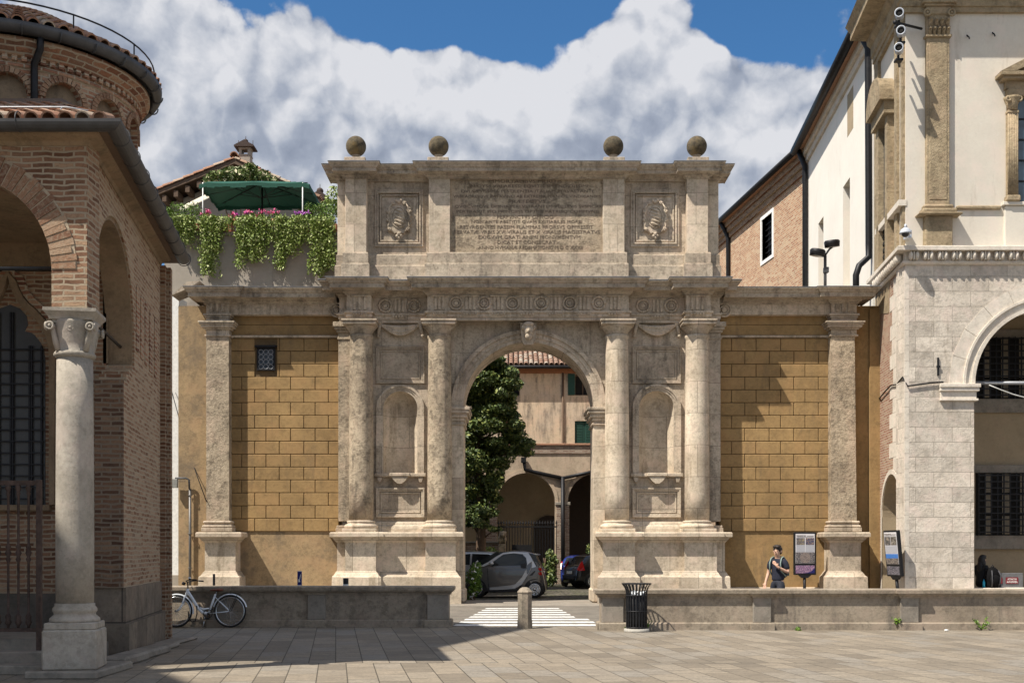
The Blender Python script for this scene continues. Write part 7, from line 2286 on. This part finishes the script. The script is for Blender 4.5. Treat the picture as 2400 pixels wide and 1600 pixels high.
# seated figure behind the loggia pier
Ys = 32.15
wm = thing('person', 'person in black with long dark hair sitting on the loggia step behind the pier', 'person', (fx(2299, Ys), Ys, .53), R(118), local=True)
J = {'pelvis': ((0, .0, .11), (.16, .12)), 'waist': ((0, .0, .28), (.13, .10)), 'chest': ((0, -.03, .47), (.15, .115)), 'neck0': ((0, -.05, .62), .056), 'neck1': ((0, -.07, .67), .05),
     'jaw': ((0, -.11, .72), (.058, .066)), 'skull': ((0, -.10, .80), (.074, .09)), 'crown': ((0, -.085, .865), (.055, .068)),
     'shoL': ((.155, -.03, .56), .056), 'elbL': ((.20, -.09, .30), .042), 'wriL': ((.10, -.30, .27), .027), 'palmL': ((.06, -.36, .28), (.034, .022)),
     'shoR': ((-.155, -.03, .56), .056), 'elbR': ((-.20, -.09, .30), .042), 'wriR': ((-.10, -.30, .25), .027), 'palmR': ((-.06, -.36, .25), (.022, .034)),
     'hipL': ((.09, -.05, .10), .09), 'kneL': ((.11, -.44, .13), .064), 'ankL': ((.11, -.46, -.32), .04), 'toeL': ((.12, -.60, -.38), .036),
     'hipR': ((-.09, -.05, .10), .09), 'kneR': ((-.11, -.44, .13), .064), 'ankR': ((-.11, -.46, -.32), .04), 'toeR': ((-.12, -.60, -.38), .036)}
v_, e_s = body_graph(J)
skinned('body', slimmed(v_, J), e_s, skin, wm)
blk = plain('black clothes', (.010, .010, .011), .9, 0, .3, 40, .15)
sv_ = [up_('waist', .03), up_('chest', .028), ((0, -.045, .60), .075), up_('pelvis', .02), up_('shoL', .025), up_('elbL', .022), (mid('elbL', 'wriL', .9), .042), up_('shoR', .025), up_('elbR', .022), (mid('elbR', 'wriR', .9), .042)]
skinned('jacket', sv_, [(0, 1), (1, 2), (0, 3), (1, 4), (4, 5), (5, 6), (1, 7), (7, 8), (8, 9)], blk, wm)
tv = [up_('pelvis', .018), ((0, .0, .17), (.15, .115)), up_('hipL', .02), up_('kneL', .018), (mid('kneL', 'ankL', .9), .056), up_('hipR', .02), up_('kneR', .018), (mid('kneR', 'ankR', .9), .056)]
skinned('trousers', tv, [(0, 1), (0, 2), (2, 3), (3, 4), (0, 5), (5, 6), (6, 7)], blk, wm)
for q in 'LR':
    a, t = Vector(J['ank' + q][0]), Vector(J['toe' + q][0])
    skinned('shoe', [(tuple(a - Vector((0, 0, .03))), .05), (tuple(a + Vector((0, .04, -.05))), .045), (tuple(t), .044)], [(0, 1), (0, 2)], rub, wm, 2)
hair = MB()
for c, rd in (((0, -.07, .83), (.095, .105, .085)), ((0, -.01, .74), (.10, .075, .14)), ((.06, -.04, .66), (.05, .07, .16)), ((-.06, -.04, .66), (.05, .07, .16)), ((0, .05, .56), (.09, .05, .16)), ((0, -.12, .87), (.075, .06, .035))): hair.sphere(c, 1, 14, 9, rd)
hair.build('hair', plain('black hair', (.010, .008, .008), .55, 0, .3, 60), wm)
MB().sphere((0, -.19, .775), 1, 8, 6, (.012, .02, .02)).build('nose', skin, wm)
ey = MB()
for q in (-1, 1): ey.sphere((q * .032, -.178, .80), 1, 8, 6, (.014, .01, .007))
ey.sphere((0, -.178, .73), 1, 8, 6, (.022, .008, .006))
ey.build('eyes_and_mouth', plain('dark features', (.05, .025, .02), .6), wm)
b2 = thing('backpack', 'bulky black rucksack standing on the loggia step beside the seated person', 'backpack', (fx(2326, 31.8), 31.8, .53), R(10), local=True)
MB().sphere((0, 0, .28), 1, 20, 14, (.22, .14, .30)).cbox(-.19, .19, -.11, .11, .0, .42, .06).sphere((0, -.12, .2), 1, 16, 10, (.16, .09, .16)).build('sack', plain('black canvas', (.006, .006, .0065), .9, 0, .3, 40, 0, .1), b2)
MB().tube([(-.05, 0, .56), (0, .0, .63), (.05, 0, .56)], .014, 6).build('grab_handle', rub, b2)
for q in (-1, 1): MB().tube([(q * .10, -.13, .48), (q * .13, -.20, .34), (q * .12, -.19, .16), (q * .10, -.13, .05)], .018, 7).build('shoulder_strap', plain('grey strap', (.05, .05, .055), .7), b2)
bt = MB().lathe([(.0, 0), (.034, 0), (.034, .16), (.02, .19), (.014, .2), (.014, .23), (0, .23)], (fx(2306, 31.8), 31.8, .53), 16)
solo(bt, 'drink_bottle', plain('bright blue bottle', (.02, .32, .50), .3), 'bright blue bottle between the seated person and the rucksack', 'bottle', (fx(2306, 31.8), 31.8, .53))

# ================================================================== weeds and scraps
def weed(px, py, Y, h, label, seed):
    r = random.Random(seed)
    x, z0 = fx(px, Y), max(0.004, fz(py, Y))
    root = thing('weed', label, 'weed', (x, Y, z0), group='weeds rooted along the sunlit parapet')
    st, lf = MB(), MB()
    for k in range(6):
        tip = Vector((x + r.uniform(-.6, .6) * h, Y - r.uniform(.0, .12), z0 + h * r.uniform(.5, 1)))
        st.tube([(x, Y, z0), (x + (tip.x - x) * .4, Y - .02, z0 + (tip.z - z0) * .6), tip], [.006, .005, .003], 4)
        for j in range(9):
            t = r.uniform(.25, 1)
            leaf_face(lf, Vector((x, Y - .03, z0)).lerp(tip, t) + Vector((r.gauss(0, .015), r.gauss(0, .01), r.gauss(0, .015))), r.uniform(.02, .04), .4, r)
    st.build('stem', M['hedge'], root)
    lf.build('leaf_mass', M['hedge'], root, fix=False)
weed(1512, 1481, YRP - .10, .22, 'straggly weed beside the litter bin foot', 51)
weed(2102, 1462, YRP - .07, .12, 'low weed on the plinth by the right parapet pilaster', 52)
weed(2300, 1482, YRP - .10, .27, 'tallest weed at the foot of the right parapet', 53)
weed(1470, 1482, YRP - .12, .07, 'tiny weed left of the litter bin', 54)
weed(1868, 1480, YRP - .10, .06, 'tiny weed sprouting below the walking man', 55)
def scrap(px, py, label):
    Y = 2700 * HC / (py - HY)
    x = fx(px, Y)
    r = random.Random(px)
    m = MB().sphere((x, Y, .02), 1, 8, 6, (.05, .03, .02))
    m.v = [p + Vector((r.gauss(0, .006), r.gauss(0, .006), abs(r.gauss(0, .004)))) for p in m.v]
    solo(m, 'paper_scrap', M['white'], label, 'litter', (x, Y, .004))
scrap(2218, 1479, 'crumpled white scrap below the right parapet')
scrap(297, 1545, 'crumpled white scrap beside the baptistery kerb stones')
